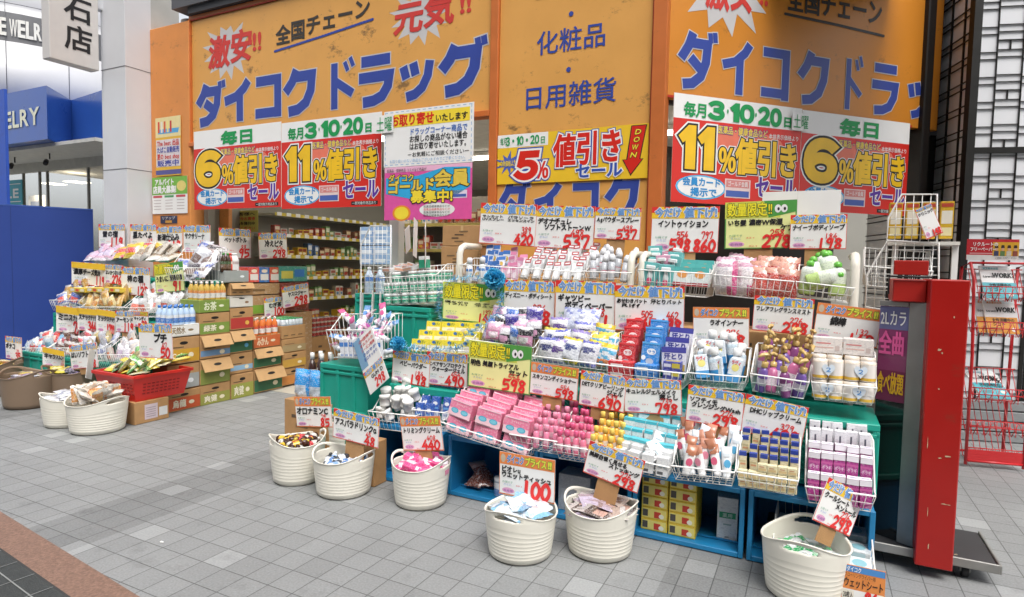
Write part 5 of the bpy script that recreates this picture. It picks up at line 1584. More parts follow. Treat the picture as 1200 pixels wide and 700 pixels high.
q = box_('cotton_pack', 'pack', .14, .07, .085, '#ebe4df', [('r', .1, .6, .6, .68, '#d98a8a'), ('r', .1, .7, .35, .4, '#e0b0a8'), ('r', .75, .9, .2, .5, '#c9b9b4')])
grid(k, q, 2, 1, .225, 0, 'white cotton pack with red writing on top of the swab packs', 'white cotton packs', y0=.5, y1=.9, jit=.006)

# ================================================================== top row
topD = .62
k = basket(A, 538, 604, 310, 340, topD, .34, 'wire basket of spray cans and sachets at the left end of the top row', .05, yr2=314)
p = bottle('spray_can', 'can', [(.024, 0, '#e7e9ec'), (.026, .01, '#e7e9ec'), (.026, .1, '#4f86c6'), (.026, .12, '#e7e9ec'), (.018, .155, '#e7e9ec')], [(.022, .155, '#e6e6e8'), (.022, .195, '#e6e6e8'), (.014, .205, '#c9cdd6')])
for x in (.05, .16): inst(p, k.M @ T3(x, .06, .02 + x * .1), 'white spray can with a blue label at the left end of the top row', 'white spray cans')
pp = [box_('hair_sachet', 'sachet', .06, .012, .12, '#d8dde6', [('r', 0, 1, .75, 1, '#3f6fb4'), ('e', .5, .45, .3, .18, '#c7a24a'), ('r', .1, .9, .05, .15, '#8f9cb8')]), box_('hair_sachet', 'sachet', .06, .012, .12, '#e2b9cc', [('r', 0, 1, .8, 1, '#d984a8'), ('e', .5, .45, .32, .2, '#f0e2ea')])]
heap(k, [pp[0]], 18, ['silver sachet with blue top and gold emblem'], ['silver sachets'], .05, k.hb + .02, (.1, .5), .2, .25, .18, .62, .1, .9)
heap(k, [pp[1]], 9, ['pink sachet with a pale emblem'], ['pink sachets'], .05, k.hb + .01, (.1, .5), .25, .3, .62, .97, .1, .9)
k = basket(A, 606, 681, 314, 334, topD, .36, 'wire basket of white deodorant sticks in the top row', .08, yr2=319)
b_ = box_('deodorant_pack', 'pack', .05, .03, .15, '#d9dadb', [('r', 0, 1, .80, 1, '#a8323a'), ('r', .15, .85, .86, .94, '#e8e2e0'), ('r', .25, .75, .1, .62, '#eeeeec'), ('r', .3, .7, .62, .72, '#b9c4c0')])
grid(k, b_, 6, 5, .03, .04, 'white deodorant stick on a card with red top', 'deodorant sticks', lean=.55, jit=.012, tiltj=.12, yawj=.15, y1=.9)
k = basket(A, 682, 737, 318, 334, topD, .36, 'wire basket of silver spray bottles in the top row', .06, yr2=320)
p = bottle('powder_spray', 'bottle', [(.022, 0, '#b9bcc0'), (.024, .01, '#b9bcc0'), (.024, .05, '#e2dfe2'), (.024, .07, '#c9707f'), (.024, .075, '#c3c6ca'), (.022, .13, '#c3c6ca')], [(.022, .131, '#e2e3e6'), (.022, .165, '#e2e3e6'), (.012, .185, '#e2e3e6')])
heap(k, [p], 14, ['silver powder spray with a white cap and rose line'], ['silver sprays'], .02, k.hb - .03, (-.1, .25), .15, .5, .08, .92, .1, .9)
k = basket(A, 747, 831, 316, 346, topD, .34, 'wire basket of razors in teal and pink packs in the top row', .06, yr2=321)
def raz(c):
    b = MB(); b.box(-.05, .05, -.004, .004, 0, .17, gloss(c), .003); b.lathe([(.016, .02), (.02, .08), (.012, .12), (.02, .15)], gloss('#dfe9ea'), 10, 1, .7); b.box(-.03, .03, -.03, -.0142, .125, .15, gloss('#e9efef'), .004); b.ell(0, .05, .016, .02, -.0205, ink('#e2507c'))
    return Pr('razor_pack', 'pack', b.build('razor_pack'), [], (.1, .04, .17))
pr = [raz('#6fb5b4'), raz('#d8a2bb')]
heap(k, pr, 12, ['teal backed razor pack', 'pink backed razor pack'], ['teal razor packs', 'pink razor packs'], .02, k.hb - .02, (.0, .25), .1, .2, .05, .48, .1, .9)
p = box_('razor_box', 'box', .11, .05, .12, '#e3eceb', [('r', 0, 1, .7, 1, '#55b3b0'), ('e', .5, .62, .3, .2, '#e6a05a'), ('r', .0, 1, .0, .18, '#b03a44')])
grid(k, p, 2, 3, .06, .025, 'white and turquoise razor box with a red foot', 'white and turquoise razor boxes', .48, .98, .1, .9, lean=.1)
k = basket(A, 835, 929, 322, 350, topD, .34, 'wire basket of white and red refill pouches in the top row', .07, yr2=330)
pp = [pouch('refill_pouch', 'pouch', .13, .19, .06, lambda u, v: '#d8578f' if u > .8 or (v < .3 and u > .5) else '#c08aa4' if v > .88 else '#ece4e4', 21), pouch('refill_pouch', 'pouch', .13, .19, .06, lambda u, v: '#e0a08a' if (v > .82) else '#c9564a' if abs(u - .5) < .3 else '#b8443c', 22)]
heap(k, [pp[0]], 7, ['white and magenta refill pouch'], ['white refill pouches'], .0, k.hb - .10, (-.05, .2), .1, .2, .04, .5, .1, .85)
heap(k, [pp[1]], 9, ['brick red refill pouch with a pale top'], ['brick red refill pouches'], .0, k.hb - .10, (-.05, .2), .1, .2, .52, .97, .1, .85)
k = basket(A, 931, 1000, 330, 352, topD, .34, 'wire basket of white and green soap bottles in the top row', .10, yr2=338)
soap = bottle('soap_bottle', 'bottle', [(.040, 0, '#b9d678'), (.046, .01, '#c3dc8a'), (.047, .07, '#e4ecd6'), (.047, .13, '#e9efe2'), (.040, .155, '#eaf0e6'), (.016, .168, '#eaf0e6')], [(.020, .168, '#6ec04a'), (.022, .172, '#6ec04a'), (.022, .19, '#6ec04a'), (.010, .2, '#6ec04a')], .6, 16)
sm = MB(); sm.ell(0, .10, .028, .022, -.0292, ink('#e6efe6'), 16); 
for i, (x, y, z, a, c, e) in enumerate(((.09, .07, .02, 0, 0, .1), (.2, .1, .06, -.35, .2, .4), (.33, .06, .03, -.1, .1, .0), (.30, .12, .10, -.4, .1, .3), (.08, .05, .09, 1.2, .2, .2), (.24, .2, .1, -.2, .2, .2), (.30, .22, .1, -.3, .1, .1), (.12, .22, .08, .1, .2, .2))):
    inst(soap, k.M @ T3(x * k.W / .45, y, z) @ RX(-c) @ RY(a) @ RZ(e), 'white and lime green soap bottle with a green cap', 'soap bottles')

# loose goods in the open crates
yb = box_('soap_carton', 'box', .145, .2, .064, '#e3c23a', [('r', .04, .96, .1, .9, '#e9d97a'), ('r', .06, .26, .2, .8, '#55504a'), ('r', .5, .75, .15, .7, '#c9402e'), ('e', .78, .35, .1, .2, '#f0ecdc')])
s0 = A.at(751, 600, .04)[0]
for z in range(5):
    for x in range(2): inst(yb, A.m(s0 + .075 + .152 * x, .14, .026 + .0655 * z), 'yellow carton in the ' + ('left' if x == 0 else 'right') + ' column inside the blue crate, ' + ('bottom', 'second up', 'third up', 'fourth up', 'top')[z], 'yellow cartons in the blue crate')
s0 = A.at(850, 620, .08)[0]
inst(box_('tall_box', 'box', .105, .09, .235, '#d9d9d7', [('r', .1, .9, .52, .66, '#2f9a6a'), ('r', .3, .7, .36, .39, '#8fa8a0'), ('r', .4, .6, .06, .1, '#9a9a98'), ('t', '薬用', .25, .75, .54, .64, '#dff0e6', 0)]), A.m(s0, .16, .026, .1), 'tall white box with a green band standing in the blue crate')
pk = pouch('snack_packet', 'packet', .12, .16, .05, lambda u, v: '#7a4030' if v < .6 else '#c99a8a', 31)
for i, (s, d, z, a) in enumerate(((-.08, .06, .05, 1.2), (.0, .08, .06, 1.4), (-.02, .14, .09, 1.1))): inst(pk, A.m(s, d, z, .5 * i, -a), 'brown foil packet lying in the open blue crate', 'brown foil packets')
tp = bottle('small_pot', 'pot', [(.045, 0, '#dcdde0'), (.048, .01, '#6f8fc0'), (.048, .05, '#dcdde0'), (.046, .09, '#dcdde0')], [(.048, .09, '#efefef'), (.048, .115, '#efefef')])
for i, (s, d) in enumerate(((.12, .09), (.22, .12))): inst(tp, A.m(s, d, .026), 'white lidded pot with a blue band in the open blue crate', 'white pots')
inst(box_('grey_box', 'box', .2, .15, .22, '#a9adb2', [('r', .1, .9, .3, .6, '#c3c6ca')]), A.m(.62, .14, .026), 'plain grey box in the dark blue crate behind the front tubs')
for s, l in ((-.62, 'brown carton in the leftmost blue crate'), (-.45, 'tan carton in the leftmost blue crate')): carton(A, s, s + .15, .05, .3, .026, .3, l, None)

# ================================================================== price cards of the main display
q = lambda *a: a
c1 = .90
card(A, c1, q((562, 238), (628, 240), (626, 290), (561, 285)), 'A', [('サンカット', .04, .42, 0), ('パラソーラ', .5, .96, 0), ('UVスプレー', .04, .44, 1), ('エッセンスイン', .5, .97, 1)], [('', ''), ('389', '420')], 'white price card with two product names and a large red 420')
card(A, c1 + .01, q((628, 240), (697, 242), (695, 292), (626, 290)), 'A', ['デオナチュレ', 'ソフトストーンW'], [('498', '537')], 'white price card with bold writing behind the deodorant sticks, red 498')
card(A, c1, q((697, 243), (751, 244), (749, 282), (696, 280)), 'A', ['Agパウダースプレー'], [('498', '537')], 'white price card with a large red 537, above the silver sprays', stem=.14)
card(A, c1, q((764, 243), (843, 242), (841, 297), (762, 295)), 'A', [('イントゥイション', .1, .85, 0)], [('554', '598'), ('797', '860')], 'white price card with two red prices 598 and 860', stem=.1)
card(A, c1, q((848, 237), (933, 234), (932, 290), (849, 292)), 'B', ['いち髪 濃密W保湿', ('ケア', .78, .97, 1)], [('258', '278')], 'yellow price card with a red 278 above the red pouches', stem=.14)
card(A, c1 - .03, q((927, 252), (993, 251), (992, 292), (925, 292)), 'A', ['ナイーブボディソープ'], [('184', '198')], 'white price card with a red 198 above the soap bottles', stem=.12)
def p_blank(b, w, h): b.box(0, w, 0, .003, 0, h, PAPER); b.quad(w * .46, w * .464, 0, h, -.001, ink('#d8d7d4'))
poster(A, c1 + .12, ((893, 225), (985, 223), (985, 262), (893, 262)), 'blank white card behind the yellow 278 card', p_blank, 'blank_card')
c2 = .52
card(A, c2, q((518, 327), (591, 335), (588, 378), (518, 374)), 'B', [('寝ながら', .04, .45, 0), ('メディ', .52, .92, 0), ('(フル)', .1, .42, 1), ('キュット', .55, .96, 1)], [('1371', '1480')], 'yellow price card framed in light blue tinsel, red 1371')
card(A, c2 + .02, q((591, 328), (651, 330), (650, 383), (589, 378)), 'A', ['ディズニー・ボディシート'], [('276', '298')], 'white price card with a large red 276, partly behind a blue pompom')
card(A, c2, q((651.5, 328), (722, 331), (720, 389), (650, 384)), 'A', ['ギャツビー', 'ボディペーパー'], [('288', '311')], 'white price card with bold writing and a red 311')
card(A, c2 - .01, q((722, 332), (803, 336), (802, 389), (720, 387)), 'A', [('あせわきパット', .03, .48, 0), ('汗とりパット', .53, .97, 0), ('Riff', .1, .38, 1)], [('505', '545'), ('462', '498')], 'white price card with two red prices 505 and 462')
card(A, c2 - .04, q((812, 359), (879, 361), (877, 408), (812, 406)), 'C', [('ラオインナー', .3, .9, 0)], [('276', '298')], 'white card with orange heading behind the blue and white bottles, red 276')
card(A, c2 - .02, q((882, 343), (953, 351), (950, 391), (881, 387)), 'A', ['フレアフレグランスミスト'], [('276', '298')], 'white price card with red 276 above the gold pump bottles')
card(A, c2 - .03, q((958, 354), (1035, 364), (1026, 408), (952, 397)), 'C', [('綿棒', .24, .48, 0)], [('132', '142')], 'white card with orange heading, red 132, above the cotton swabs')
c3 = .10
card(A, c3 + .05, q((457, 411), (502, 417), (501, 456), (459, 446)), 'A', [('ベビーパウダー', .2, .92, 0)], [('184', '198')], 'white price card with red 184 under the blue tinsel, the left one', stem=.12)
card(A, c3 + .06, q((501.5, 411), (548, 416), (548, 455), (500.5, 450)), 'A', ['ニベアサンプロテクト', 'ウォータージェル'], [('454', '490')], 'white price card with red 490 under the blue tinsel, the right one')
card(A, c3, q((548, 397), (622, 407), (620, 462), (548, 452)), 'B', ['明色 美顔トライアル', ('セット', .66, .96, 1)], [('554', '598')], 'large yellow price card with a red 598 above the pink boxes')
card(A, c3, q((621.5, 425), (677, 432), (676, 472), (620.5, 461)), 'C', ['スキンコンディショナー'], [('554', '598')], 'white card with orange heading above the pink bottles, red 598', stem=.08)
card(A, c3 - .01, q((679, 433), (732, 442), (731, 484), (678, 474)), 'A', ['DETクリアピーリング', ('ジェル', .6, .95, 1)], [('639', '690')], 'white price card with a large red 690', stem=.07)
card(A, c3, q((732, 442), (800, 446), (799, 486), (732, 483)), 'A', ['キュレルジェルメイク', ('落とし', .62, .95, 1)], [('739', '798')], 'white price card with a large red 798 above the turquoise boxes', stem=.1)
card(A, c3 - .02, q((806, 450), (872, 461), (869, 505), (803, 493)), 'A', ['ソフティモ', 'クレンジングWash'], [('276', '298')], 'white price card with a red 298 above the white tubes', stem=.12)
card(A, c3 - .01, q((872, 460), (947, 478), (937, 522), (867, 505)), 'A', [('DHCリップクリーム', .1, .93, 0)], [('379', '409')], 'slanting white price card with red 379 above the blue capped boxes', stem=.14)
# ================================================================== tinsel and pompoms
def tinsel(F, pts, r, label, seed):
    rnd = random.Random(seed); b = MB()
    P = [Vector(F.p(*(lambda t: (t[0], d, t[1]))(F.at(x, y, d)))) for x, y, d in pts]
    ms = [mat('#7fc4e8', .3, .1, metal=.3), mat('#a9dcf2', .3, .1, metal=.3), mat('#5aa9d8', .3, .1, metal=.3)]
    for i in range(len(P) - 1):
        a, c = P[i], P[i + 1]; L = (c - a).length; t = (c - a).normalized()
        for k in range(int(L / .0022)):
            p = a.lerp(c, rnd.random())
            n = Vector((rnd.gauss(0, 1), rnd.gauss(0, 1), rnd.gauss(0, 1))); n = (n - t * n.dot(t) * .6).normalized()
            w = n.cross(Vector((rnd.random(), rnd.random(), rnd.random()))).normalized() * .0028
            e = p + n * r * rnd.uniform(.6, 1.15)
            b.add([p - w, p + w, e + w * .5, e - w * .5], [(0, 1, 2, 3)], rnd.choice(ms))
    thing('tinsel_garland', b.build('tinsel_garland'), Matrix.Identity(4), label, 'garland', 'light blue tinsel garlands')
tinsel(A, [(518, 380, .46), (513, 360, .5), (514, 342, .52), (530, 327, .52), (560, 324, .5), (578, 332, .47)], .035, 'light blue tinsel garland over the top left of the yellow 1371 card', 1)
tinsel(A, [(584, 336, .46), (588, 352, .42), (582, 368, .36), (568, 380, .30), (552, 388, .24), (543, 396, .18)], .04, 'light blue tinsel garland between the yellow boxes and the patterned pouches', 2)
tinsel(A, [(466, 404, .12), (484, 408, .12), (510, 409, .12), (540, 408, .12), (549, 398, .16)], .036, 'light blue tinsel garland along the front of the yellow boxes', 3)
def pompom(F, px, py, d, r, label, seed):
    rnd = random.Random(seed); b = MB(); s, z = F.at(px, py, d)
    ms = [mat('#4cc0ea', .6, .1), mat('#74d2f2', .6, .1), mat('#3cb0de', .6, .1)]
    for k in range(420):
        n = Vector((rnd.gauss(0, 1), rnd.gauss(0, 1), rnd.gauss(0, 1))).normalized()
        t = n.orthogonal().normalized(); t = (Matrix.Rotation(rnd.uniform(0, 6.3), 3, n) @ t); u_ = n.cross(t)
        q = n * r * rnd.uniform(.75, 1.05); a = r * .34
        b.add([q * .45, q + t * a + n * rnd.uniform(-.1, .1) * r, q * 1.02 + u_ * a * .4, q - t * a + n * rnd.uniform(-.1, .1) * r], [(0, 1, 2), (0, 2, 3)], rnd.choice(ms))
    thing('pompom', b.build('pompom'), F.m(s, d, z), label, 'pompom', 'blue paper pompoms')
pompom(A, 580, 327, .44, .072, 'large turquoise paper pompom between the yellow 1371 card and the white 276 card', 1)
pompom(A, 466, 403, .10, .052, 'small turquoise paper pompom at the left end of the tinsel', 2)

# ================================================================== left wing of the main display
for i in range(3): crate(-1.19, -.70, .47, .86, .004 + .385 * i, .385 + .385 * i, 'teal crate under the green canisters, ' + ('on the ground', 'middle of three', 'top of three')[i])
k = basket(A, 447, 509, 326, 357, .45, .34, 'wire basket stacked with green and white canisters on teal crates', .08, yr2=322)
p = bottle('canister', 'canister', [(.034, 0, '#e6ebe9'), (.036, .006, '#2f9f7c'), (.036, .03, '#e3ebe6'), (.036, .038, '#2f9f7c'), (.036, .058, '#e6ebe9')], [(.037, .058, '#f2f3f2'), (.037, .078, '#f2f3f2'), (.033, .08, '#f2f3f2')], n=16, n2=16)
grid(k, p, 6, 4, .006, 0, 'white and green canister stacked in rows', 'green and white canisters', jit=.003, nz=3, zstep=.0815, y0=.03, y1=.95, tiltj=.015)
q = box_('paste_box', 'box', .07, .05, .09, '#e9ebe9', [('r', 0, 1, 0, .7, '#2f9a78')], side=[('r', 0, 1, 0, .7, '#2f9a78')])
inst(q, k.M @ T3(k.W * .70, .12, .27) @ RZ(.2), 'single green and white box standing on the canisters')
p = box_('flat_pack', 'pack', .13, .07, .03, '#e3e0dc', [('r', .1, .9, .2, .8, '#d9a890')], top=[('r', .1, .5, .2, .8, '#d98a80'), ('r', .55, .9, .2, .8, '#8fa8c8')])
heap(k, [p], 8, ['pale flat pack heaped above the canisters'], ['pale flat packs above the canisters'], .25, .30, (-.2, .4), .3, 1.0, .0, .6, .1, .9)
for i in range(2): crate(-1.44, -.98, .11, .44, .004 + .365 * i, .364 + .365 * i, 'teal crate under the basket of pink tubes, ' + ('on the ground', 'upper one')[i])
k = basket(A, 384, 447, 387, 421, .09, .27, 'wire basket of pink and white tubes on teal crates', .10, yr2=387)
p = box_('dental_box', 'box', .035, .03, .13, '#e9ebf0', [('r', .0, 1, .62, .86, '#4f86cf'), ('r', .1, .9, .1, .2, '#9fb4d8')], top=[('r', 0, 1, 0, 1, '#e6e8ee')])
grid(k, p, 9, 1, .006, 0, 'white box with a blue band in the front row, beside the pink tubes', 'white boxes with blue bands', .22, .99, .05, .15, jit=.002)
pp = [tube_item('#ecebee', '#d9679a', '#d9dbe2', '#d95f97'), tube_item('#e6b6cf', '#efeef0', '#efeef2', '#b04f9a'), tube_item('#e9ecf2', '#6f9fd4', '#e8eaf0', '#5f8fd0')]
heap(k, pp, 34, ['white toothpaste tube with a pink end', 'pink toothpaste tube with a white end', 'white toothpaste tube with a blue end'], ['white and pink tubes', 'pink and white tubes', 'white and blue tubes'], .03, k.hb - .02, (.3, 1.3), 1.0, 1.5, .05, .95, .25, .95)

def wire_panel(F, d, px, sp, label, grp=None, r=.0022, rr=.006, name='wire_stand', m=WIRE):
    P = [Vector(F.at(x, y, d)) for x, y in px]
    x0, x1 = min(p.x for p in P), max(p.x for p in P); z0, z1 = min(p.y for p in P), max(p.y for p in P)
    b = MB()
    def span(ax, v):
        hits = []
        for i in range(len(P)):
            a, c = P[i], P[(i + 1) % len(P)]
            if (a[ax] - v) * (c[ax] - v) < 0:
                t = (v - a[ax]) / (c[ax] - a[ax]); hits.append(a[1 - ax] + (c[1 - ax] - a[1 - ax]) * t)
        return (min(hits), max(hits)) if len(hits) >= 2 else None
    n = int((x1 - x0) / sp)
    for i in range(1, n + 1):
        v = x0 + (x1 - x0) * i / (n + 1); h = span(0, v)
        if h: b.rod((v - x0, 0, h[0] - z0), (v - x0, 0, h[1] - z0), r, m, 5)
    n = int((z1 - z0) / sp)
    for i in range(1, n + 1):
        v = z0 + (z1 - z0) * i / (n + 1); h = span(1, v)
        if h: b.rod((h[0] - x0, .004, v - z0), (h[1] - x0, .004, v - z0), r, m, 5)
    f = MB(); f.tube([(p.x - x0, 0, p.y - z0) for p in P], rr, m, 8, closed=True)
    return thing(name, b.build(name), F.m(x0, d, z0), label, name.replace('_', ' '), grp, [('frame', f.build('frame'))])
wire_panel(A, .98, [(423, 344), (423, 288), (434, 265), (458, 264), (458, 344)], .055, 'white wire grid panel with a cut corner standing in the left entrance')
pb = bottle('water_bottle', 'bottle', [(.04, 0, '#bcd0e4'), (.042, .01, '#c8d8e8'), (.042, .12, '#4f80c4'), (.042, .16, '#c8d8e8'), (.016, .22, '#d3dfea')], [(.018, .22, '#eef0f2'), (.018, .245, '#eef0f2')])
for i in range(2):
    s, z = A.at(430 + 13 * i, 345, 1.02); inst(pb, A.m(s, 1.05, z), 'clear bottle with blue label behind the wire grid panel', 'clear bottles behind the grid')
bxp = box_('blue_pack', 'pack', .14, .08, .17, '#8fb0d6', [('r', 0, 1, .6, .8, '#e3eaf2'), ('r', .1, .9, .1, .3, '#dfe6ee'), ('r', .0, .08, 0, 1, '#e6ecf2')])
for i in range(2):
    for j in range(2):
        s, z = A.at(432 + 17 * i, 310, 1.25); inst(bxp, A.m(s, 1.25, z + .18 * j), 'pale blue pack seen through the wire grid panel', 'pale blue packs behind the grid')
for i in range(3): crate(-1.9, -1.22, 1.02, 1.5, .004 + .40 * i, .40 + .40 * i, 'teal crate under the pale blue packs, ' + ('lowest', 'middle', 'top')[i])

# edge-on price cards and a leaflet
card(A, .62, ((481, 263), (490, 266), (488, 294), (481, 291)), 'A', ['クリアクリーン'], [('178', '192')], 'narrow looking price card turned edge on, left one above the canisters', yaw=-1.15)
card(A, .56, ((488, 262), (497, 258), (499, 304), (488, 303)), 'A', ['薬用ハミガキ'], [('248', '268')], 'price card turned edge on, middle one above the canisters', yaw=-1.1)
card(A, .55, ((497, 258), (507, 262), (508, 312), (499, 306)), 'A', ['リステリン'], [('398', '430')], 'price card turned edge on, right one above the canisters', yaw=-1.0)
card(A, .44, ((416, 346), (427, 345), (436, 376), (425, 377)), 'A', ['クリニカ'], [('88', '95')], 'price card turned edge on behind the pink tubes, left one', yaw=-1.0)
card(A, .42, ((430, 343), (438, 342), (445, 376), (437, 380)), 'A', ['デンター'], [('148', '160')], 'price card turned edge on behind the pink tubes, middle one', yaw=-1.0)
card(A, .40, ((440, 344), (447, 342), (450, 384), (445, 386)), 'A', ['ピュオーラ'], [('198', '214')], 'price card turned edge on behind the pink tubes, right one', yaw=-1.0)
def leaflet():
    d = .0
    P0 = [Vector(A.at(x, y, d)) for x, y in ((401, 404), (432, 402), (459, 464), (434, 463))]
    b = MB(); n = 10
    W = (P0[1] - P0[0]).length; L = (P0[3] - P0[0]).length
    b.box(0, W, 0, .002, 0, L, PAPER); y = -.003
    b.quad(0, W * .35, L * .45, L, -.0008, ink('#7fa8c8'))
    for i, (s, c) in enumerate((('CM放映中', '#cf3a34'), ('オススメの', '#cf3a34'), ('シーズン到来', '#cf3a34'), ('さわやか', '#3f5fb0'), ('お口すっきり', '#3f5fb0'))): text(b, s, W * .25, W * .95, L * (.88 - .085 * i), L * (.94 - .085 * i), y, [(ink(c), .02)])
    text(b, 'GUM D', W * .3, W * .9, L * .20, L * .28, y, [(BLACK, .03)]); digits(b, '298', W * .4, L * .03, L * .14, y, RED, .1, W * .5)
    hd = header('A')
    an = math.atan2((P0[0] - P0[3]).x, (P0[0] - P0[3]).y)
    o = thing('leaflet', b.build('leaflet'), A.m(P0[3].x, d, P0[3].y, -.25, -.1, an), 'long twisted white and blue leaflet hanging from the basket of pink tubes', 'leaflet')
    link('header', hd, Matrix.Translation((0, -.001, L * .30)) @ Matrix.Diagonal((W, 1, W * .8, 1)), o)
leaflet()

# blue wrapped bottles beside the tubs
s0, z0 = A.at(347, 466, .15); s1 = A.at(388, 466, .15)[0]
carton(A, s0 - .05, s1 + .04, .08, .42, .004, max(.1, z0), 'brown carton under the blue wrapped bottles', None, fn=scrib(4))
carton(A, -.84, -.70, -.16, -.03, .004, .30, 'small tan carton between the cream tubs and the blue crates', None)
pb = bottle('dark_bottle', 'bottle', [(.030, 0, '#3b2420'), (.033, .01, '#3b2420'), (.033, .12, '#c9c4bc'), (.033, .16, '#3b2420'), (.014, .22, '#3b2420')], [(.017, .22, '#ecebe7'), (.017, .26, '#ecebe7')])
for i in range(3):
    for j in range(2): inst(pb, A.m(s0 + .05 + .1 * i, .27 + .09 * j, z0 + .005) @ Matrix.Diagonal((1, 1, 1.3, 1)), 'dark bottle with a tall white cap behind the blue wrapped packs', 'dark bottles')
bagp = pouch('wrapped_pack', 'pack', .15, .23, .10, lambda u, v: '#2f9be4' if v > .52 or abs(u - .5) > .42 else '#dbe4ee' if v > .06 else '#5f6f9f', 41)
for i in range(2): inst(bagp, A.m(s0 + .07 + .15 * i, .15, z0), 'bright blue plastic wrapped bottle pack beside the ascending tubs, ' + ('left', 'right') [i] + ' one')

# ================================================================== tubs on the pavement
TUB = tub_mesh(.19, .30, CREAM); TUBB = tub_mesh(.19, .30, mat('#86725f', .5, .06, 4, name='brown_plastic'), ribs=0)
def drinkS(body, lab, cap): return bottle('drink_bottle', 'bottle', [(.022, 0, body), (.024, .005, body), (.024, .02, lab), (.024, .06, body), (.022, .075, body), (.010, .095, body)], [(.012, .096, cap), (.012, .112, cap)], n=10, n2=8)
def rp(name, w, h, c1, c2, c3, seed, th=.03): return pouch(name, 'packet', w, h, th, lambda u, v: c3 if v < .07 or v > .93 else c2 if .3 < v < .62 and .12 < u < .88 else c1, seed, 6, 8)
def stuff_tub(n, t, ps, cnt, labs, **kw): fill_tub(t, ps, cnt, labs, labs, **kw)
t = tub(408, 541, 62, 46, 'cream tub with a raised handle behind the tub of small cans', TUB, .19, .30, 1.2)
stuff_tub(1, t, [rp('sachet', .09, .1, '#dcdcdc', '#55575c', '#e9e9e9', 51), rp('sachet', .09, .1, '#e8e8e6', '#9a9da2', '#dfe1e4', 52)], 26, ['black and white sachet in the rear cream tub', 'pale grey sachet in the rear cream tub'], z0=.9)
t = tub(349, 570, 62, 47, 'cream tub full of brown drink bottles', TUB, .19, .30, .5)
stuff_tub(2, t, [drinkS('#3a1d12', '#c9242e', '#d8d2c8'), drinkS('#43200f', '#e0b93a', '#d9c24a'), drinkS('#3a1d12', '#e6e2da', '#2b2220')], 34, ['brown drink bottle with a red label', 'brown drink bottle with a yellow label', 'brown drink bottle with a white label'], z0=.86)
t = tub(403, 586, 70, 44, 'cream tub of small blue and white bottles, in front of another tub', TUB, .19, .30, -.4)
stuff_tub(3, t, [drinkS('#e3e6ea', '#4f86c8', '#22242a'), drinkS('#3b3f48', '#dfe3e8', '#20222a'), drinkS('#cfd8e4', '#7fa8dc', '#e9eaec')], 30, ['white bottle with a blue label and black cap', 'dark bottle with a white label', 'pale blue bottle with a white cap'], z0=.70)
t = tub(493, 599, 68, 48, 'cream tub of bright pink cartons', TUB, .19, .30, -.35)
stuff_tub(4, t, [box_('cream_carton', 'carton', .05, .035, .16, '#e24f8f', [('r', 0, 1, .1, .3, '#f1dfe8'), ('e', .5, .6, .35, .12, '#f5e2ea')], top=[('r', .1, .9, .1, .9, '#f0a0c0')]), box_('cream_carton', 'carton', .05, .035, .16, '#eee4ea', [('r', 0, 1, .55, .8, '#d9448a'), ('r', .2, .8, .2, .3, '#8f9ac0')]), box_('cream_carton', 'carton', .05, .035, .16, '#d83a80', [('r', .1, .9, .35, .5, '#f2e6ec')])], 26, ['pink carton with white band', 'white carton with a deep pink band', 'deep pink carton with a white band'], z0=.82, lean=(.9, 1.7))
t = tub(609, 663, 84, 53, 'cream tub of white and blue wet tissue packs below the red 100 card', TUB, .19, .30, 1.15)
stuff_tub(5, t, [rp('tissue_pack', .13, .18, '#e9eef2', '#a9d4ea', '#dfeaf1', 53, .045), rp('tissue_pack', .13, .18, '#d9e9f2', '#eff2f4', '#8fc4e4', 54, .045)], 16, ['white wet tissue pack with pale blue panel', 'pale blue wet tissue pack with white panel'], z0=.88, rr=.46)
t = tub(702, 660, 84, 55, 'cream tub of brown and mauve stocking packets', TUB, .19, .30, -.55)
stuff_tub(6, t, [rp('stocking_packet', .12, .16, '#c9b4a8', '#8f6a58', '#e4dbd6', 55, .012), rp('stocking_packet', .12, .16, '#c9bcd0', '#e3d6d6', '#a58f98', 56, .012), rp('stocking_packet', .12, .16, '#5f4f48', '#d9b0a0', '#c9c0bb', 57, .012)], 30, ['tan stocking packet with brown panel', 'mauve stocking packet with pale panel', 'dark stocking packet with a beige panel'], z0=.84, lean=(1.2, 1.7))
t = tub(940, 712, 94, 66, 'cream tub of green packets at the right corner of the display', TUB, .19, .30, 1.0)
stuff_tub(7, t, [rp('green_packet', .10, .13, '#2f9a5a', '#dfe8e2', '#e9ecec', 58), rp('green_packet', .10, .13, '#e6eae6', '#3a3f44', '#4fb070', 59)], 26, ['green packet with white panel', 'white packet with dark panel and green edge'], z0=.60, rr=.48)
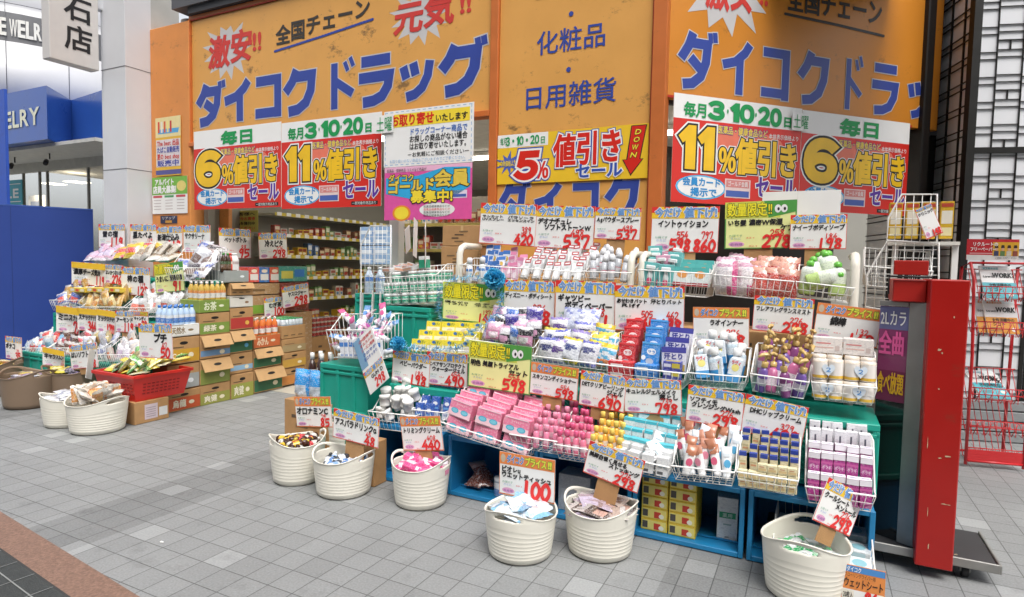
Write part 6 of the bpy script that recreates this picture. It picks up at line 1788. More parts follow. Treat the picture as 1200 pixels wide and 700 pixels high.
# left tubs
gl = 'tubs in front of the snack display'
t = tub(-6, 466, 54, 36, 'brown tub cut by the left edge of the photo', TUBB, .19, .30, .2, gl)
stuff_tub(8, t, [rp('snack_bag', .14, .18, '#e3c24a', '#d8603a', '#e9dcae', 61, .05)], 10, ['yellow and orange snack bag in the leftmost brown tub'], z0=.9)
t = tub(84, 474, 54, 36, 'brown tub half hidden behind two cream tubs', TUBB, .19, .30, .4, gl)
stuff_tub(9, t, [rp('snack_bag', .12, .16, '#e0d04a', '#e8dca0', '#c9b83a', 62, .04), rp('snack_bag', .12, .16, '#3f3350', '#6a5a80', '#2f2840', 63, .04)], 14, ['yellow snack bag in the middle brown tub', 'dark purple snack bag in the middle brown tub'], z0=.92)
t = tub(34, 480, 54, 37, 'brown tub with an oval handle hole near the blue hoarding', TUBB, .19, .30, -.3, gl)
stuff_tub(10, t, [rp('snack_bag', .11, .14, '#8f7a98', '#c9a85a', '#d9d4dc', 64, .03), rp('snack_bag', .11, .14, '#d8d8da', '#a8a4b0', '#e8e8ea', 65, .03), rp('snack_bag', .11, .14, '#c9b040', '#8f5a40', '#e0d0a0', 66, .03)], 20, ['mauve and gold candy bag in the brown tub', 'silver candy bag in the brown tub', 'ochre candy bag in the brown tub'], z0=.86)
t = tub(80, 502, 52, 33, 'cream tub half hidden behind another, left of the red crate', TUB, .19, .30, .6, gl)
stuff_tub(11, t, [rp('snack_bag', .12, .16, '#dfe0e4', '#b9bac6', '#eceef0', 67, .03)], 12, ['clear candy bag in the hidden cream tub'], z0=.92)
t = tub(115, 510, 62, 35, 'cream tub heaped with orange and clear cracker bags', TUB, .19, .30, -.3, gl)
stuff_tub(12, t, [rp('cracker_bag', .12, .16, '#c98a4a', '#e9b878', '#e3d8c8', 68, .05), rp('cracker_bag', .12, .16, '#d9d0c4', '#b06a38', '#ece6dc', 69, .05)], 34, ['orange cracker bag in the front cream tub', 'clear cracker bag with a brown panel in the front cream tub'], z0=1.0, rise=.4, lean=(.3, 1.4))

# price cards by the tubs
card(A, -.12, ((345, 466), (387, 465), (390, 502), (348, 500)), 'C', ['オロナミンC'], [('79', '85')], 'white card with orange heading above the brown drink bottles, red 79', stem=.1)
card(A, -.26, ((393, 473), (446, 491), (443, 520), (390, 512)), 'A', ['アスパラドリンクα'], [('45', '48')], 'slanting white price card with a red 48 above the small bottles', stem=.12)
card(A, -.16, ((465, 489), (511, 488), (521, 528), (473, 528)), 'C', ['トリミングクリーム'], [('408', '440')], 'white card with orange heading and red 408 above the pink cartons', stem=.1)
card(A, -.40, ((589, 529), (656, 541), (648, 590), (585, 578)), 'C', ['ビオレu', 'ウエットティッシュ'], [('', '100')], 'white card with orange heading and one large red 100')
card(A, -.24, ((688, 517), (752, 539), (747, 581), (683, 553)), 'A', ['美脚自慢く見せる', ('ストッキング', .42, .96, 1)], [('276', '298')], 'slanting white price card with red 298 above the stocking packets', stem=.12)
card(A, -.30, ((938, 554), (978, 591), (990, 643), (952, 609)), 'A', ['クールシート', 'メントール'], [('276', '298')], 'price card turned sideways in the rightmost cream tub', yaw=.85, stem=.08, roll=R(26))
# floor basket and the orange sign
s1, d1 = A.gr(1030, 668, .2); s2, d2 = A.gr(986, 612, .2)
me, rim = basket_mesh(.42, d2 - d1 + .02, .16, .24)
fb = Basket(); fb.W, fb.D, fb.hf, fb.hb = .42, d2 - d1 + .02, .16, .24; fb.M = A.m(s1 - .43, d1, .02)
thing('wire_basket', me, fb.M, 'low white wire basket on the ground behind the orange sheet sign', 'wire basket', None, [('rim', rim)])
p = box_('wipe_sheet_pack', 'pack', .2, .12, .035, '#e3e9ea', [('r', .1, .9, .2, .8, '#b9d4da')], top=[('r', .05, .6, .1, .9, '#cfe0e2'), ('e', .75, .5, .15, .3, '#8fc0cc')])
grid(fb, p, 2, 3, .05, .01, 'pale flat pack of floor sheets in the ground basket', 'floor sheet packs', nz=3, jit=.01)
def p_wet(b, w, h):
    b.box(0, w, 0, .003, 0, h, ink('#e8904a')); y = -.004
    b.quad(.01 * w, .99 * w, .86 * h, .99 * h, -.001, ink('#4f8fcf')); text(b, 'ダイコク', .1 * w, .45 * w, .87 * h, .98 * h, y, [(WH, .02)])
    text(b, 'フローリングワイパー用', .06 * w, .78 * w, .76 * h, .85 * h, y, [(BLACK, 0)])
    text(b, 'ウェットシート', .05 * w, .97 * w, .55 * h, .75 * h, y, [(BLACK, .03)])
    b.quad(.02 * w, .98 * w, .01 * h, .50 * h, -.001, PAPER)
    b.quad(.03 * w, .30 * w, .30 * h, .48 * h, -.0018, ink('#efe8d8')); text(b, '20枚入', .05 * w, .28 * w, .32 * h, .46 * h, y, [(BLACK, .02)])
    b.quad(.02 * w, .30 * w, .02 * h, .28 * h, -.0018, ink('#f0c22a')); text(b, 'お買得', .04 * w, .28 * w, .08 * h, .22 * h, y, [(RED, .03)])
    digits(b, '96', .56 * w, .28 * h, .22 * h, y, RED, .1, .30 * w); digits(b, '103', .58 * w, .03 * h, .20 * h, y, RED, .09, .36 * w)
poster(A, d1 - .03, ((987, 665), (1036, 665), (1038, 722), (984, 722)), 'orange topped sign with red 96 in front of the ground basket', p_wet, 'price_sign')
# ================================================================== snack display on the left
gt = 'teal crates under the snack display'
for i, (s0, s1) in enumerate(((-6.2, -5.62), (-5.6, -5.02), (-5.0, -4.42), (-4.4, -3.86))):
    n = ('far left', 'second from the left', 'third from the left', 'right end')[i]
    crate(s0, s1, .34, .62, .004, .40, 'teal crate at the foot of the snack display, ' + n, group=gt)
    crate(s0 + .1, s1 + .08, .64, .92, .004, .42, 'teal crate on the ground below the snack baskets, ' + n, group=gt)
    crate(s0 + .1, s1 + .08, .64, .92, .425, .82, 'teal crate below the upper snack baskets, ' + n, group=gt)
    crate(s0 + .2, s1 + .16, .96, 1.3, .004, .64, 'teal crate at the back of the snack display, low, ' + n, group=gt)
    crate(s0 + .2, s1 + .16, .96, 1.3, .645, 1.26, 'teal crate at the back of the snack display, high, ' + n, group=gt)
gs = 'white wire baskets of the snack display'
def snack(name, w, h, c1, c2, c3, seed, th=.06): return rp(name, w, h, c1, c2, c3, seed, th)
def sb(x0, x1, y, yb, d, D_, lab, rise, ps, n, labs, y2=None, z0=.02, z1=None, **kw):
    k = basket(A, x0, x1, y, yb, d, D_, lab, rise, group=gs, yr2=y2)
    heap(k, ps, n, labs, labs, z0, k.hb if z1 is None else z1, **kw)
    return k
# lower row
sb(20, 49, 408, 421, .34, .40, 'lower snack basket at the far left with pale blue packets', .10, [snack('snack_bag', .14, .16, '#cfdde6', '#7fb4d8', '#e6e6e0', 71), snack('snack_bag', .14, .16, '#d8463a', '#efe0d0', '#e3e0da', 72)], 16, ['pale blue snack bag in the far left basket', 'red and cream snack bag in the far left basket'])
sb(50, 79, 408, 422, .32, .40, 'lower snack basket with red and brown packets', .10, [snack('snack_bag', .14, .16, '#d0525a', '#e8d8c8', '#dadada', 73), snack('snack_bag', .14, .16, '#6a4436', '#a5806a', '#cfc8c4', 74)], 16, ['red snack bag in the second lower basket', 'brown snack bag in the second lower basket'])
sb(80, 112, 409, 424, .30, .40, 'lower snack basket with silver packets behind a price card', .10, [snack('snack_bag', .14, .16, '#d3d6e0', '#8f98c0', '#e6e6ea', 75), snack('snack_bag', .14, .16, '#e0cf9a', '#b98a4a', '#e9e4d8', 76)], 16, ['silver blue snack bag in the third lower basket', 'beige snack bag in the third lower basket'])
sb(113, 170, 416, 432, .30, .42, 'lower snack basket behind the red crate', .14, [snack('snack_bag', .15, .18, '#e3d9cf', '#d9784a', '#dfdfdf', 77), snack('snack_bag', .15, .18, '#d9d4d8', '#b0a0b8', '#e6e6e6', 78)], 22, ['white and orange snack bag in the basket behind the red crate', 'pale snack bag in the basket behind the red crate'])
# middle row
sb(58, 88, 352, 364, .62, .36, 'middle snack basket at the far left with small blue and gold packs', .16, [snack('snack_bag', .13, .16, '#c99a4a', '#e3cfa0', '#d9d9d9', 79), snack('snack_bag', .13, .16, '#4a5fa8', '#d8504a', '#d9d9e0', 80)], 14, ['gold snack bag in the far left middle basket', 'blue and red snack bag in the far left middle basket'])
sb(88, 138, 360, 366, .60, .38, 'middle snack basket with long golden packs', .13, [snack('snack_bag', .10, .22, '#cfa45a', '#e6cf9a', '#b98f4a', 81), snack('snack_bag', .13, .15, '#e3d09a', '#c98a3a', '#eadfc0', 82)], 24, ['long golden snack bag in the middle basket', 'cream snack bag in the middle basket'])
sb(140, 199, 361, 372, .60, .40, 'middle snack basket with white and red packs', .13, [snack('snack_bag', .13, .17, '#e8e6e4', '#d9644a', '#e9e9e9', 83), snack('snack_bag', .13, .17, '#efefed', '#cfc8bc', '#d9d9d9', 84)], 26, ['white snack bag with a red panel in the middle row', 'plain white snack bag in the middle row'])
p = box_('snack_tray', 'tray', .30, .2, .05, '#e6c84a', [('r', .05, .3, .2, .8, '#e9e4d4'), ('r', .4, .6, .2, .8, '#d9603a'), ('r', .7, .95, .2, .8, '#efe6c0')])
for i in range(3):
    s, z = A.at(84 + 20 * i, 342, .72); inst(p, A.m(s + .15, .8, z), 'flat yellow snack tray under the 119 cards', 'yellow snack trays')
# top heap
class HB: pass
def flat_heap(x0, x1, y, d, D_, hh, ps, n, labs, **kw):
    kw.setdefault('lean', (.5, 1.3)); hh *= .8
    k = Basket(); s0, z = A.at(x0, y, d); s1 = A.at(x1, y, d)[0]
    k.W, k.D, k.hf, k.hb, k.M = s1 - s0, D_, .05, hh, A.m(s0, d, z)
    heap(k, ps, n, labs, labs, 0, hh, **kw)
flat_heap(84, 128, 305, .9, .3, .10, [snack('snack_bag', .2, .2, '#d9b0c4', '#cfc0d8', '#e6dde4', 85, .08)], 9, ['pink tinted clear snack bag at the left of the top heap'])
flat_heap(115, 160, 303, .9, .3, .12, [snack('snack_bag', .2, .2, '#e0b830', '#c9302a', '#efd870', 86, .08), snack('snack_bag', .24, .16, '#c9302a', '#e6c84a', '#d9d0c8', 87, .07)], 12, ['yellow and red snack bag in the top heap', 'red and yellow snack bag in the top heap'])
flat_heap(145, 188, 305, .9, .3, .10, [snack('snack_bag', .2, .22, '#cfc6b8', '#8f7a60', '#e3ded6', 88, .08)], 9, ['clear brown rice cracker bag in the top heap'])
k = basket(A, 193, 232, 314, 329, .74, .36, 'upper snack basket with blue and white bags beside the drink cartons', .20, group=gs)
pp = [snack('snack_bag', .2, .26, '#4a5fb0', '#e3e6f0', '#d9dce8', 89, .09), snack('snack_bag', .2, .26, '#e6e6ea', '#6a5048', '#cfcfd6', 90, .09), snack('snack_bag', .24, .2, '#3a2f38', '#8f7a74', '#c9c4c8', 91, .08)]
heap(k, pp, 13, ['blue and white biscuit bag by the drink cartons', 'white and brown biscuit bag by the drink cartons', 'dark biscuit bag by the drink cartons'], ['blue biscuit bags', 'white biscuit bags', 'dark biscuit bags'], .0, k.hb - .06, (.2, 1.1), .5)

# red crate of snacks on a carton
s, d = A.gr(158, 499); dR = A.gr(194, 489)[1]
zc_ = A.at(158, 473, d)[1]
def shipping(b, W, Hh):
    pass
o = carton(A, s - .42, s, d, dR, .003, zc_, 'brown carton with white shipping labels under the red crate', None)
b = MB(); b.T = T3(.42, 0, 0) @ RZ(R(90)); wd = dR - d
b.quad(.28 * wd, .66 * wd, .15 * zc_, .82 * zc_, -.002, ink('#cfbfc6')); b.quad(.70 * wd, .95 * wd, .2 * zc_, .6 * zc_, -.002, ink('#dcdcdc'))
for i in range(5): b.quad(.32 * wd, .6 * wd, (.25 + .1 * i) * zc_, (.28 + .1 * i) * zc_, -.003, ink('#a08f96'))
link('label', b.build('label'), None, o)
zt = A.at(158, 441, d)[1]; sL = A.at(112, 445, d)[0]; dB = d + .56
b = MB(); m = mat('#cf2a22', .35, .08, 6, coat=.2); t_ = .012; W, D_, Hh = s - sL + .02, dB - d, zt - zc_
ins = .05
vs = []
for (z, q) in ((0, ins), (Hh, 0.0)):
    for g in (0, .01): vs += [(q + g, q + g, z), (W - q - g, q + g, z), (W - q - g, D_ - q - g, z), (q + g, D_ - q - g, z)]
fs = []
for i in range(4):
    j = (i + 1) % 4
    fs += [(i, j, 8 + j, 8 + i), (4 + j, 4 + i, 12 + i, 12 + j), (8 + i, 8 + j, 12 + j, 12 + i)]
fs += [(3, 2, 1, 0), (4, 5, 6, 7)]
b.add(vs, fs, m)
b.box(-.012, W + .012, -.012, .004, Hh - .03, Hh, m, .003); b.box(-.012, W + .012, D_ - .004, D_ + .012, Hh - .03, Hh, m, .003); b.box(-.012, .004, .0045, D_ - .0045, Hh - .03, Hh, m, .003); b.box(W - .004, W + .012, .0045, D_ - .0045, Hh - .03, Hh, m, .003)
dk = mat('#8f1a16', .5)
for i in range(9):
    for j in range(4):
        b.box(.12 + .05 * i, .15 + .05 * i, ins * (1 - (.25 + .12 * j)) - .004, ins * (1 - (.25 + .12 * j)) - .001, Hh * (.25 + .12 * j), Hh * (.29 + .12 * j), dk)
        b.box(W - ins * (1 - (.25 + .12 * j)) + .001, W - ins * (1 - (.25 + .12 * j)) + .004, .1 + .04 * i, .125 + .04 * i, Hh * (.25 + .12 * j), Hh * (.29 + .12 * j), dk)
thing('shopping_crate', b.build('shopping_crate'), A.m(sL, d - .02, zc_ + .002), 'bright red plastic crate of yellow snack bags on a brown carton', 'crate')
k = Basket(); k.W, k.D, k.hf, k.hb, k.M = W, D_, Hh, Hh + .15, A.m(sL, d - .02, zc_)
heap(k, [rp('corn_snack_bag', .07, .2, '#e3cf5a', '#efe2a0', '#d8c040', 92, .035), rp('corn_snack_bag', .07, .2, '#4f9a3c', '#e9e8d0', '#7fb850', 93, .035), rp('corn_snack_bag', .07, .2, '#dfd8b0', '#c9b45a', '#e8e2c8', 94, .035)], 54, ['slim yellow snack bag in the red crate', 'slim green snack bag in the red crate', 'slim cream snack bag in the red crate'], ['slim yellow snack bags', 'slim green snack bags', 'slim cream snack bags'], Hh - .02, Hh + .10, (.6, 1.5), 1.0, 1.6, .08, .92, .08, .95)

gcs = 'price cards of the snack display'
def lc(d, qd, kind, names, prices, label, **kw): return card(A, d, qd, kind, names, prices, label, group=gcs, **kw)
d = 1.22
lc(d, ((117, 264), (147, 263), (147, 292), (116, 290)), 'A', [('雪の宿', .15, .75, 0)], [('', '119')], 'white price card before the white pillar, leftmost of the back row, red 119')
lc(d, ((153, 266), (184, 263), (184, 297), (153, 293)), 'A', [('星たべよ', .1, .85, 0)], [('119', '128')], 'white price card second from the left in the back row of the snack display')
lc(d - .01, ((183, 267), (214, 265), (213, 297), (184, 296)), 'A', ['新潟仕込み'], [('', '119')], 'white price card below the small dark sticker of the orange pillar')
lc(d - .02, ((214, 264), (246, 264), (246, 297), (215, 296)), 'A', [('サクサリーナ', .06, .8, 0)], [('119', '128')], 'white price card right of the orange pillar, behind the dark biscuit bags')
lc(.84, ((81, 304), (122, 310), (122, 334), (84, 333)), 'A', ['濃厚チーズ気分'], [('', '119')], 'broad white price card left of the two small cards in the middle of the snacks', bend=-.3)
lc(.85, ((122, 309), (144, 311), (143, 333), (123, 332)), 'A', ['はいかつおいか'], [('', '276')], 'small white price card squeezed between two 119 cards')
lc(.82, ((142, 311), (175, 314), (176, 346), (143, 345)), 'A', [('柿の種', .2, .78, 0)], [('119', '128')], 'white price card with bold three character name above the white snack packs')
lc(.80, ((176, 312), (211, 307), (215, 341), (183, 344)), 'B', ['うまいに 音楽の輪'], [('', '91')], 'yellow price card of the snack display')
lc(.56, ((58, 358), (86, 363), (91, 392), (66, 389)), 'A', ['ミニスナック'], [('', '75')], 'bent white price card with red 75 under the far left snack basket', bend=-.5)
lc(.56, ((86, 362), (108, 364), (114, 390), (91, 387)), 'A', ['スナックナッツ'], [('', '344')], 'white price card with red 344 under the snack baskets', bend=-.3)
lc(.55, ((108, 363), (130, 366), (135, 393), (113, 389)), 'A', ['ミックスナッツ'], [('', '1799')], 'white price card with red 1799 under the snack baskets', bend=-.3)
lc(.55, ((130, 364), (153, 366), (158, 389), (136, 389)), 'A', ['アーモンド'], [('', '119')], 'white price card with red 119 right of the 1799 card', stem=.1)
lc(.54, ((153, 365), (172, 366), (172, 384), (157, 383)), 'C', ['キャンディ'], [('', '98')], 'small card with orange heading right of the lower 119 card')
lc(-.02, ((164, 379), (204, 380), (202, 421), (164, 419)), 'A', [('プチ', .45, .85, 0)], [('47', '50')], 'white price card with red 47 standing in the red crate')
lc(.24, ((4, 395), (24, 396), (25, 424), (7, 420)), 'A', ['ポテコ'], [('32', '35')], 'white price card near the left edge of the photo, red 32', stem=.06)
lc(.20, ((50, 405), (76, 412), (75, 434), (50, 430)), 'A', ['キャラメルコーン'], [('132', '142')], 'curling white price card with red 132 above the brown tubs', bend=-.5)
lc(.18, ((79, 406), (111, 402), (115, 431), (84, 433)), 'A', ['はいソフトいか'], [('181', '198')], 'white price card with red 198 above the middle brown tub', stem=.06)
lc(.05, ((103, 408), (108, 409), (112, 440), (107, 445)), 'A', ['ピーナ'], [('', '8')], 'price card turned edge on left of the red crate', yaw=-.9)

# ================================================================== drink cartons along the left side of the entrance
s_c3, _d = A.gr(203, 484)
Fc = Frame(A.p(s_c3, 0), YAW + R(90))           # x runs into the shop, faces point to the right
def dcart(x0, x1, yt, yb, col, band, label, lab2=None, flap=False, hole=True, depth=.30, txt='', bandz=(.05, .55), xm=None):
    px = (x0 + x1) / 2
    a, b_ = Fc.at(x0, 400, 0)[0], Fc.at(x1, 400, 0)[0]
    z1, z0 = Fc.at(px, yt, 0)[1], Fc.at(px, yb, 0)[1]
    z0 = max(z0, .004)
    W, Hh = b_ - a - .006, z1 - z0 - .004
    b = MB(); b.box(0, W, 0, depth, 0, Hh, card_m(col), .003)
    o = thing('drink_carton', b.build('drink_carton'), Fc.m(a, rnd.uniform(0, .018), z0), label, 'carton', 'drink cartons stacked in the entrance')
    r = MB()
    if band:
        r.quad(.0 + .002, W - .002, bandz[0] * Hh, bandz[1] * Hh, -.0012, ink(band))
        r.ell(.72 * W, (bandz[0] + bandz[1]) / 2 * Hh, .09 * W, .1 * Hh, -.002, ink(lab2 or '#e6dcc0'), 14)
        if txt: text(r, txt, .12 * W, .55 * W, (bandz[0] + .12) * Hh, (bandz[1] - .1) * Hh, -.003, [(ink(lab2 or '#e9e2cc'), .03)])
        r.quad(.1 * W, .5 * W, (bandz[1] + .06) * Hh, (bandz[1] + .1) * Hh, -.0012, ink('#5f4c34'))
    else:
        for i in range(3): r.quad((.08 + .3 * i) * W, (.26 + .3 * i) * W, .2 * Hh, .28 * Hh, -.0012, ink('#6a5438'))
    link('print', r.build('print'), None, o)
    if hole and not flap:
        h = MB(); h.ell(.5 * W, .78 * Hh, .13 * W, .065 * Hh, -.0016, ink('#1a1512'), 14); link('handle_hole', h.build('handle_hole'), None, o)
    if flap:
        h = MB(); h.T = T3(0, -.002, Hh * .98) @ RX(R(-28)); h.box(.01 * W, .99 * W, -.006, 0, -.52 * Hh, 0, card_m('#c09a6c'), .002); h.ell(.5 * W, -.24 * Hh, .13 * W, .06 * Hh, -.0075, ink('#1a1512'), 14)
        link('flap', h.build('flap'), None, o)
    return Fc.m(a, .0, z1), W
K1 = '#b58c5e'
x = (197, 235, 270.5, 297.5)
cap1 = dcart(x[0], x[1], 380, 394, '#d9d8d4', '#e9e8e4', 'white open carton of blue capped bottles in the first stack', '#8f7a5a', hole=False, txt='天然水', bandz=(.1, .9))
dcart(x[0], x[1], 395, 426, K1, '#c9982f', 'brown and amber drink carton in the first stack', txt='Cafe')
dcart(x[0], x[1], 427, 456, K1, '#a3a6a4', 'brown and grey carton with white cloud shapes in the first stack', '#e3e6e8', bandz=(.02, .6))
dcart(x[0], x[1], 457, 486, K1, '#c4562e', 'brown and orange carton at the foot of the first stack', txt='烏龍', bandz=(.05, .65))
cap2 = dcart(x[1], x[2], 351, 366, '#8a9c4c', '#7d9642', 'green open tray of tea bottles on the second stack', '#e3e8c8', hole=False, txt='お茶', bandz=(.05, .95))
dcart(x[1], x[2], 366.5, 392, K1, '#7d9642', 'brown and green tea carton, second from the top of the second stack', txt='緑茶')
dcart(x[1], x[2], 392, 419, K1, '#6f93b8', 'brown carton with an open flap and a blue mark in the second stack', flap=True, bandz=(.1, .35))
dcart(x[1], x[2], 419.5, 449, K1, '#858f45', 'brown and green carton with a wide open flap in the second stack', flap=True, bandz=(.0, .6))
dcart(x[1], x[2], 449.5, 476, K1, '#98994a', 'brown and yellow green carton at the foot of the second stack', bandz=(.0, .55), txt='爽健')
cap3 = dcart(x[2] - 6, x[3] - 4, 317, 331, '#a0a4a2', '#9aa09e', 'grey open tray with pale bear shapes on top of the third stack', '#dfe6ea', hole=False, bandz=(.05, .95))
dcart(x[2], x[3], 331.5, 346, K1, None, 'plain brown carton with an open flap high in the third stack', flap=True)
dcart(x[2], x[3], 346.5, 360, '#cfcac2', '#dad6ce', 'white carton high in the third stack', '#8f6a4a', bandz=(.05, .8))
dcart(x[2], x[3], 360.5, 386, K1, '#b53a34', 'brown and red carton with round marks in the third stack', '#e0b050')
dcart(x[2], x[3], 386.5, 413, K1, '#3a6e4c', 'brown and dark green carton with an open flap in the third stack', '#5fa8d0', flap=True)
dcart(x[2], x[3], 413.5, 437, K1, '#8fb4d0', 'brown carton with a small blue square in the third stack', bandz=(.15, .4))
dcart(x[2], x[3], 437.5, 468, K1, '#9a9d48', 'brown and yellow green carton at the foot of the third stack', bandz=(.0, .6), txt='爽健')
def bottles(cap, pr, nx, ny, label, group, dx=.075, dy=.075, z=-.02, x0=.05, y0=.05):
    M, W = cap
    for i in range(nx):
        for j in range(ny): inst(pr, M @ T3(x0 + (W - 2 * x0) * i / max(1, nx - 1), y0 + dy * j, z), label, group)
bottles(cap1, drink('#b9d0ea', '#4a80c8', '#3f7fd0', l2='#e6eaf0'), 5, 3, 'clear water bottle with blue label and blue cap', 'blue capped water bottles')
bottles(cap2, drink('#c9a850', '#e3e0d8', '#eceae6', l2='#d98a3a'), 5, 3, 'amber tea bottle with white cap', 'white capped tea bottles')
bottles(cap3, drink('#e3e0e0', '#eceaea', '#f0efee', l2='#b9a8a8'), 4, 2, 'milky white drink bottle on the third stack', 'milky drink bottles', x0=.17)
M_, W_ = cap3
for i in range(2): inst(drink('#3f2a1c', '#6a4a30', '#4f8f4a', l2='#3a5a30'), M_ @ T3(.02 + .05 * i, .05, -.02), 'dark tea bottle at the left of the milky bottles', 'dark tea bottles')
for i in range(2): inst(drink('#c03a28', '#e0402e', '#d8382a', l2='#e8d0c0'), M_ @ T3(.11 + .05 * i, .06, -.02), 'red drink bottle beside the milky bottles', 'red drink bottles')
# the next stacks further in
x = (298.5, 331, 359)
capA = dcart(x[0], x[1] - 1, 392, 407, K1, '#c9683a', 'orange open tray of bottles in the inner stack', '#efe0c0', hole=False, bandz=(.05, .95), txt='みかん')
dcart(x[0], x[1], 407.5, 430, K1, '#3a6e4c', 'brown and green carton with an open flap in the inner stack', flap=True)
dcart(x[0], x[1] + 2, 430.5, 458, K1, '#3a6e4c', 'brown and green carton with an open flap at the foot of the inner stack', flap=True)
bottles(capA, drink('#e07a3a', '#efe6de', '#f0eeea', l2='#d8502a', h=.21), 4, 2, 'orange drink bottle with white cap in the inner stack', 'orange drink bottles')
capB = dcart(x[1], x[2], 381, 396, K1, None, 'brown carton under the green capped cups', hole=False)
dcart(x[1], x[2], 396.5, 412, K1, '#a8926a', 'second brown carton under the green capped cups', hole=False)
dcart(x[1], x[2], 412.5, 430, K1, '#c49a44', 'third brown carton under the green capped cups')
dcart(x[1], x[2], 430.5, 450, K1, '#c4803f', 'brown carton at the foot below the green capped cups')
cup = bottle('drink_cup', 'cup', [(.033, 0, '#9fb4c8'), (.034, .03, '#cfd8e0'), (.034, .09, '#8fb0d0')], [(.035, .09, '#2f9a5c'), (.034, .10, '#3fae6c')], n=12, n2=12)
bottles(capB, cup, 6, 4, 'silver blue drink cup with green lid', 'green lidded cups')
Fd = Frame(A.p(s_c3 - .42, 0), YAW + R(90))
def inner(x0, x1, yt, yb, col, label, els=(), n='carton', dep=.34, off=0.0):
    a, b_ = Fd.at(x0, 350, off)[0], Fd.at(x1, 350, off)[0]; z1, z0 = Fd.at((x0 + x1) / 2, yt, off)[1], Fd.at((x0 + x1) / 2, yb, off)[1]
    p = box_(n, 'carton', b_ - a - .006, dep, z1 - z0 - .004, col, els)
    inst(p, Fd.m((a + b_) / 2, off + dep / 2, z0), label)
inner(292, 328, 332, 345, K1, 'brown carton under the red and blue detergent boxes', [('r', .1, .5, .3, .5, '#7a5f3e')])
inner(292, 328, 346, 368, K1, 'brown and green carton at the back of the inner stack', [('r', 0, 1, .05, .5, '#7fa63a')])
inner(292, 328, 369, 455, K1, 'tall brown carton at the back of the inner stack, reaching the floor', [('r', .1, .5, .7, .8, '#7a5f3e')])
for i, xx in enumerate((292, 304, 316)):
    inner(xx, xx + 12, 313, 331, ('#d8402e', '#2f6fb8', '#d8542e')[i], ('red', 'blue', 'orange red')[i] + ' detergent box on the inner cartons', [('r', .1, .9, .15, .55, '#e6e2dc'), ('e', .5, .75, .3, .12, '#efe0c8')], 'detergent_box')
inner(326, 360, 312, 330, '#3f9a8c', 'turquoise detergent pack beside the red and blue boxes', [('r', .1, .5, .2, .7, '#d8d060'), ('r', .55, .9, .3, .8, '#3f7fc8')], 'detergent_box')
for i in range(3): inner(328, 362, 331 + 11 * i, 341.5 + 11 * i, '#8f3a28', 'dark red carton below the turquoise pack, ' + ('top', 'middle', 'bottom')[i], [('r', .1, .9, .3, .6, '#b0583a')])
inner(328, 366, 366, 448, K1, 'tall brown carton behind the green capped cups', [('r', .1, .6, .6, .7, '#7a5f3e')])
can = bottle('drink_can', 'can', [(.030, 0, '#b9b9ba'), (.033, .006, '#a8261e'), (.033, .05, '#d8c8b8'), (.033, .07, '#a8261e'), (.033, .115, '#b9b9ba'), (.028, .122, '#c9c9ca')], None, n=12)
aX = Fd.at(362, 400, .05)[0]
for i in range(8):
    for j in range(2):
        for zz in range(2): inst(can, Fd.m(aX + .06 + .07 * i, .1 + .075 * j, .47 + .125 * zz), 'red drink can in the rows before the inner shelves', 'red drink cans')
carton(Fd, aX, aX + .62, .05, .4, .004, .465, 'brown carton under the red drink cans', None, fn=scrib(8))
lc2 = lambda *a, **k: card(*a, group='price cards inside the shop', **k)
lc2(Fd, .42, ((257, 268), (295, 269), (294, 304), (257, 303)), 'A', [('ペットボトル', .15, .85, 0)], [('88', '95')], 'white price card with red 88 above the drink cartons')
lc2(Fd, .3, ((304, 274), (338, 273), (336, 303), (304, 304)), 'A', [('冷えピタ', .2, .85, 0)], [('276', '298')], 'white price card with red 298 in front of the inner shelves')
lc2(Fd, -.02, ((312, 350), (336, 347), (335, 369), (310, 372)), 'A', [('むぎ茶', .2, .8, 0)], [('', '100')], 'white price card between the orange bottles and the cups')
lc2(Fd, -.05, ((339, 337), (370, 333), (362, 354), (332, 362)), 'A', [('ヤスロジャー', .2, .9, 0)], [('', '298')], 'slanting white price card above the green capped cups')

# ================================================================== shelves inside
Fs = Frame(A.p(s_c3 - .85, 0), YAW + R(90))
x0, x1 = Fs.at(322, 300, 0)[0], Fs.at(452, 300, 0)[0]
b = MB(); b.box(x0, x1, .42, .45, .004, 2.3, W_IN)
sh = link('shelf_unit', b.build('shelf_unit'), Fs.m())
tag(sh, 'long shop shelf full of small packets seen through the left entrance', 'shelf')
zs = [Fs.at(348, y, 0)[1] for y in (252, 276, 300, 325, 350, 376, 402)]
price = ink('#d9c24a')
for z in zs:
    q = MB(); q.box(x0, x1, 0, .415, z - .03, z, mat('#cfcac0', .5, .06)); link('shelf_board', q.build('shelf_board'), None, sh)
    q = MB(); q.box(x0, x1, -.008, -.001, z - .035, z + .005, price)
    for i in range(int((x1 - x0) / .16)): q.quad(x0 + .03 + .16 * i, x0 + .11 + .16 * i, z - .034, z + .012, -.010, PAPER)
    link('price_rail', q.build('price_rail'), None, sh)
goods_ = [box_('packet', 'packet', w, .1, h, c, [('r', .1, .9, .5, .85, c2), ('e', .5, .3, .3, .14, c3)]) for w, h, c, c2, c3 in (
    (.09, .15, '#b8402e', '#e3d8c0', '#e0b040'), (.07, .18, '#d8d2c4', '#b84a38', '#6a8fb8'), (.11, .12, '#d9b03a', '#8f3a28', '#efe4c8'), (.08, .16, '#6f9a5a', '#dfe0c8', '#d8a03a'), (.10, .14, '#8f5a3a', '#d8c8a0', '#b83a2a'), (.08, .17, '#4f74a8', '#dfe4ea', '#d8c04a'), (.12, .10, '#c9c4bc', '#a85a4a', '#7f9a6a'))]
gn = ('red and cream', 'cream and red', 'yellow and brown', 'green', 'brown and tan', 'blue', 'pale grey')
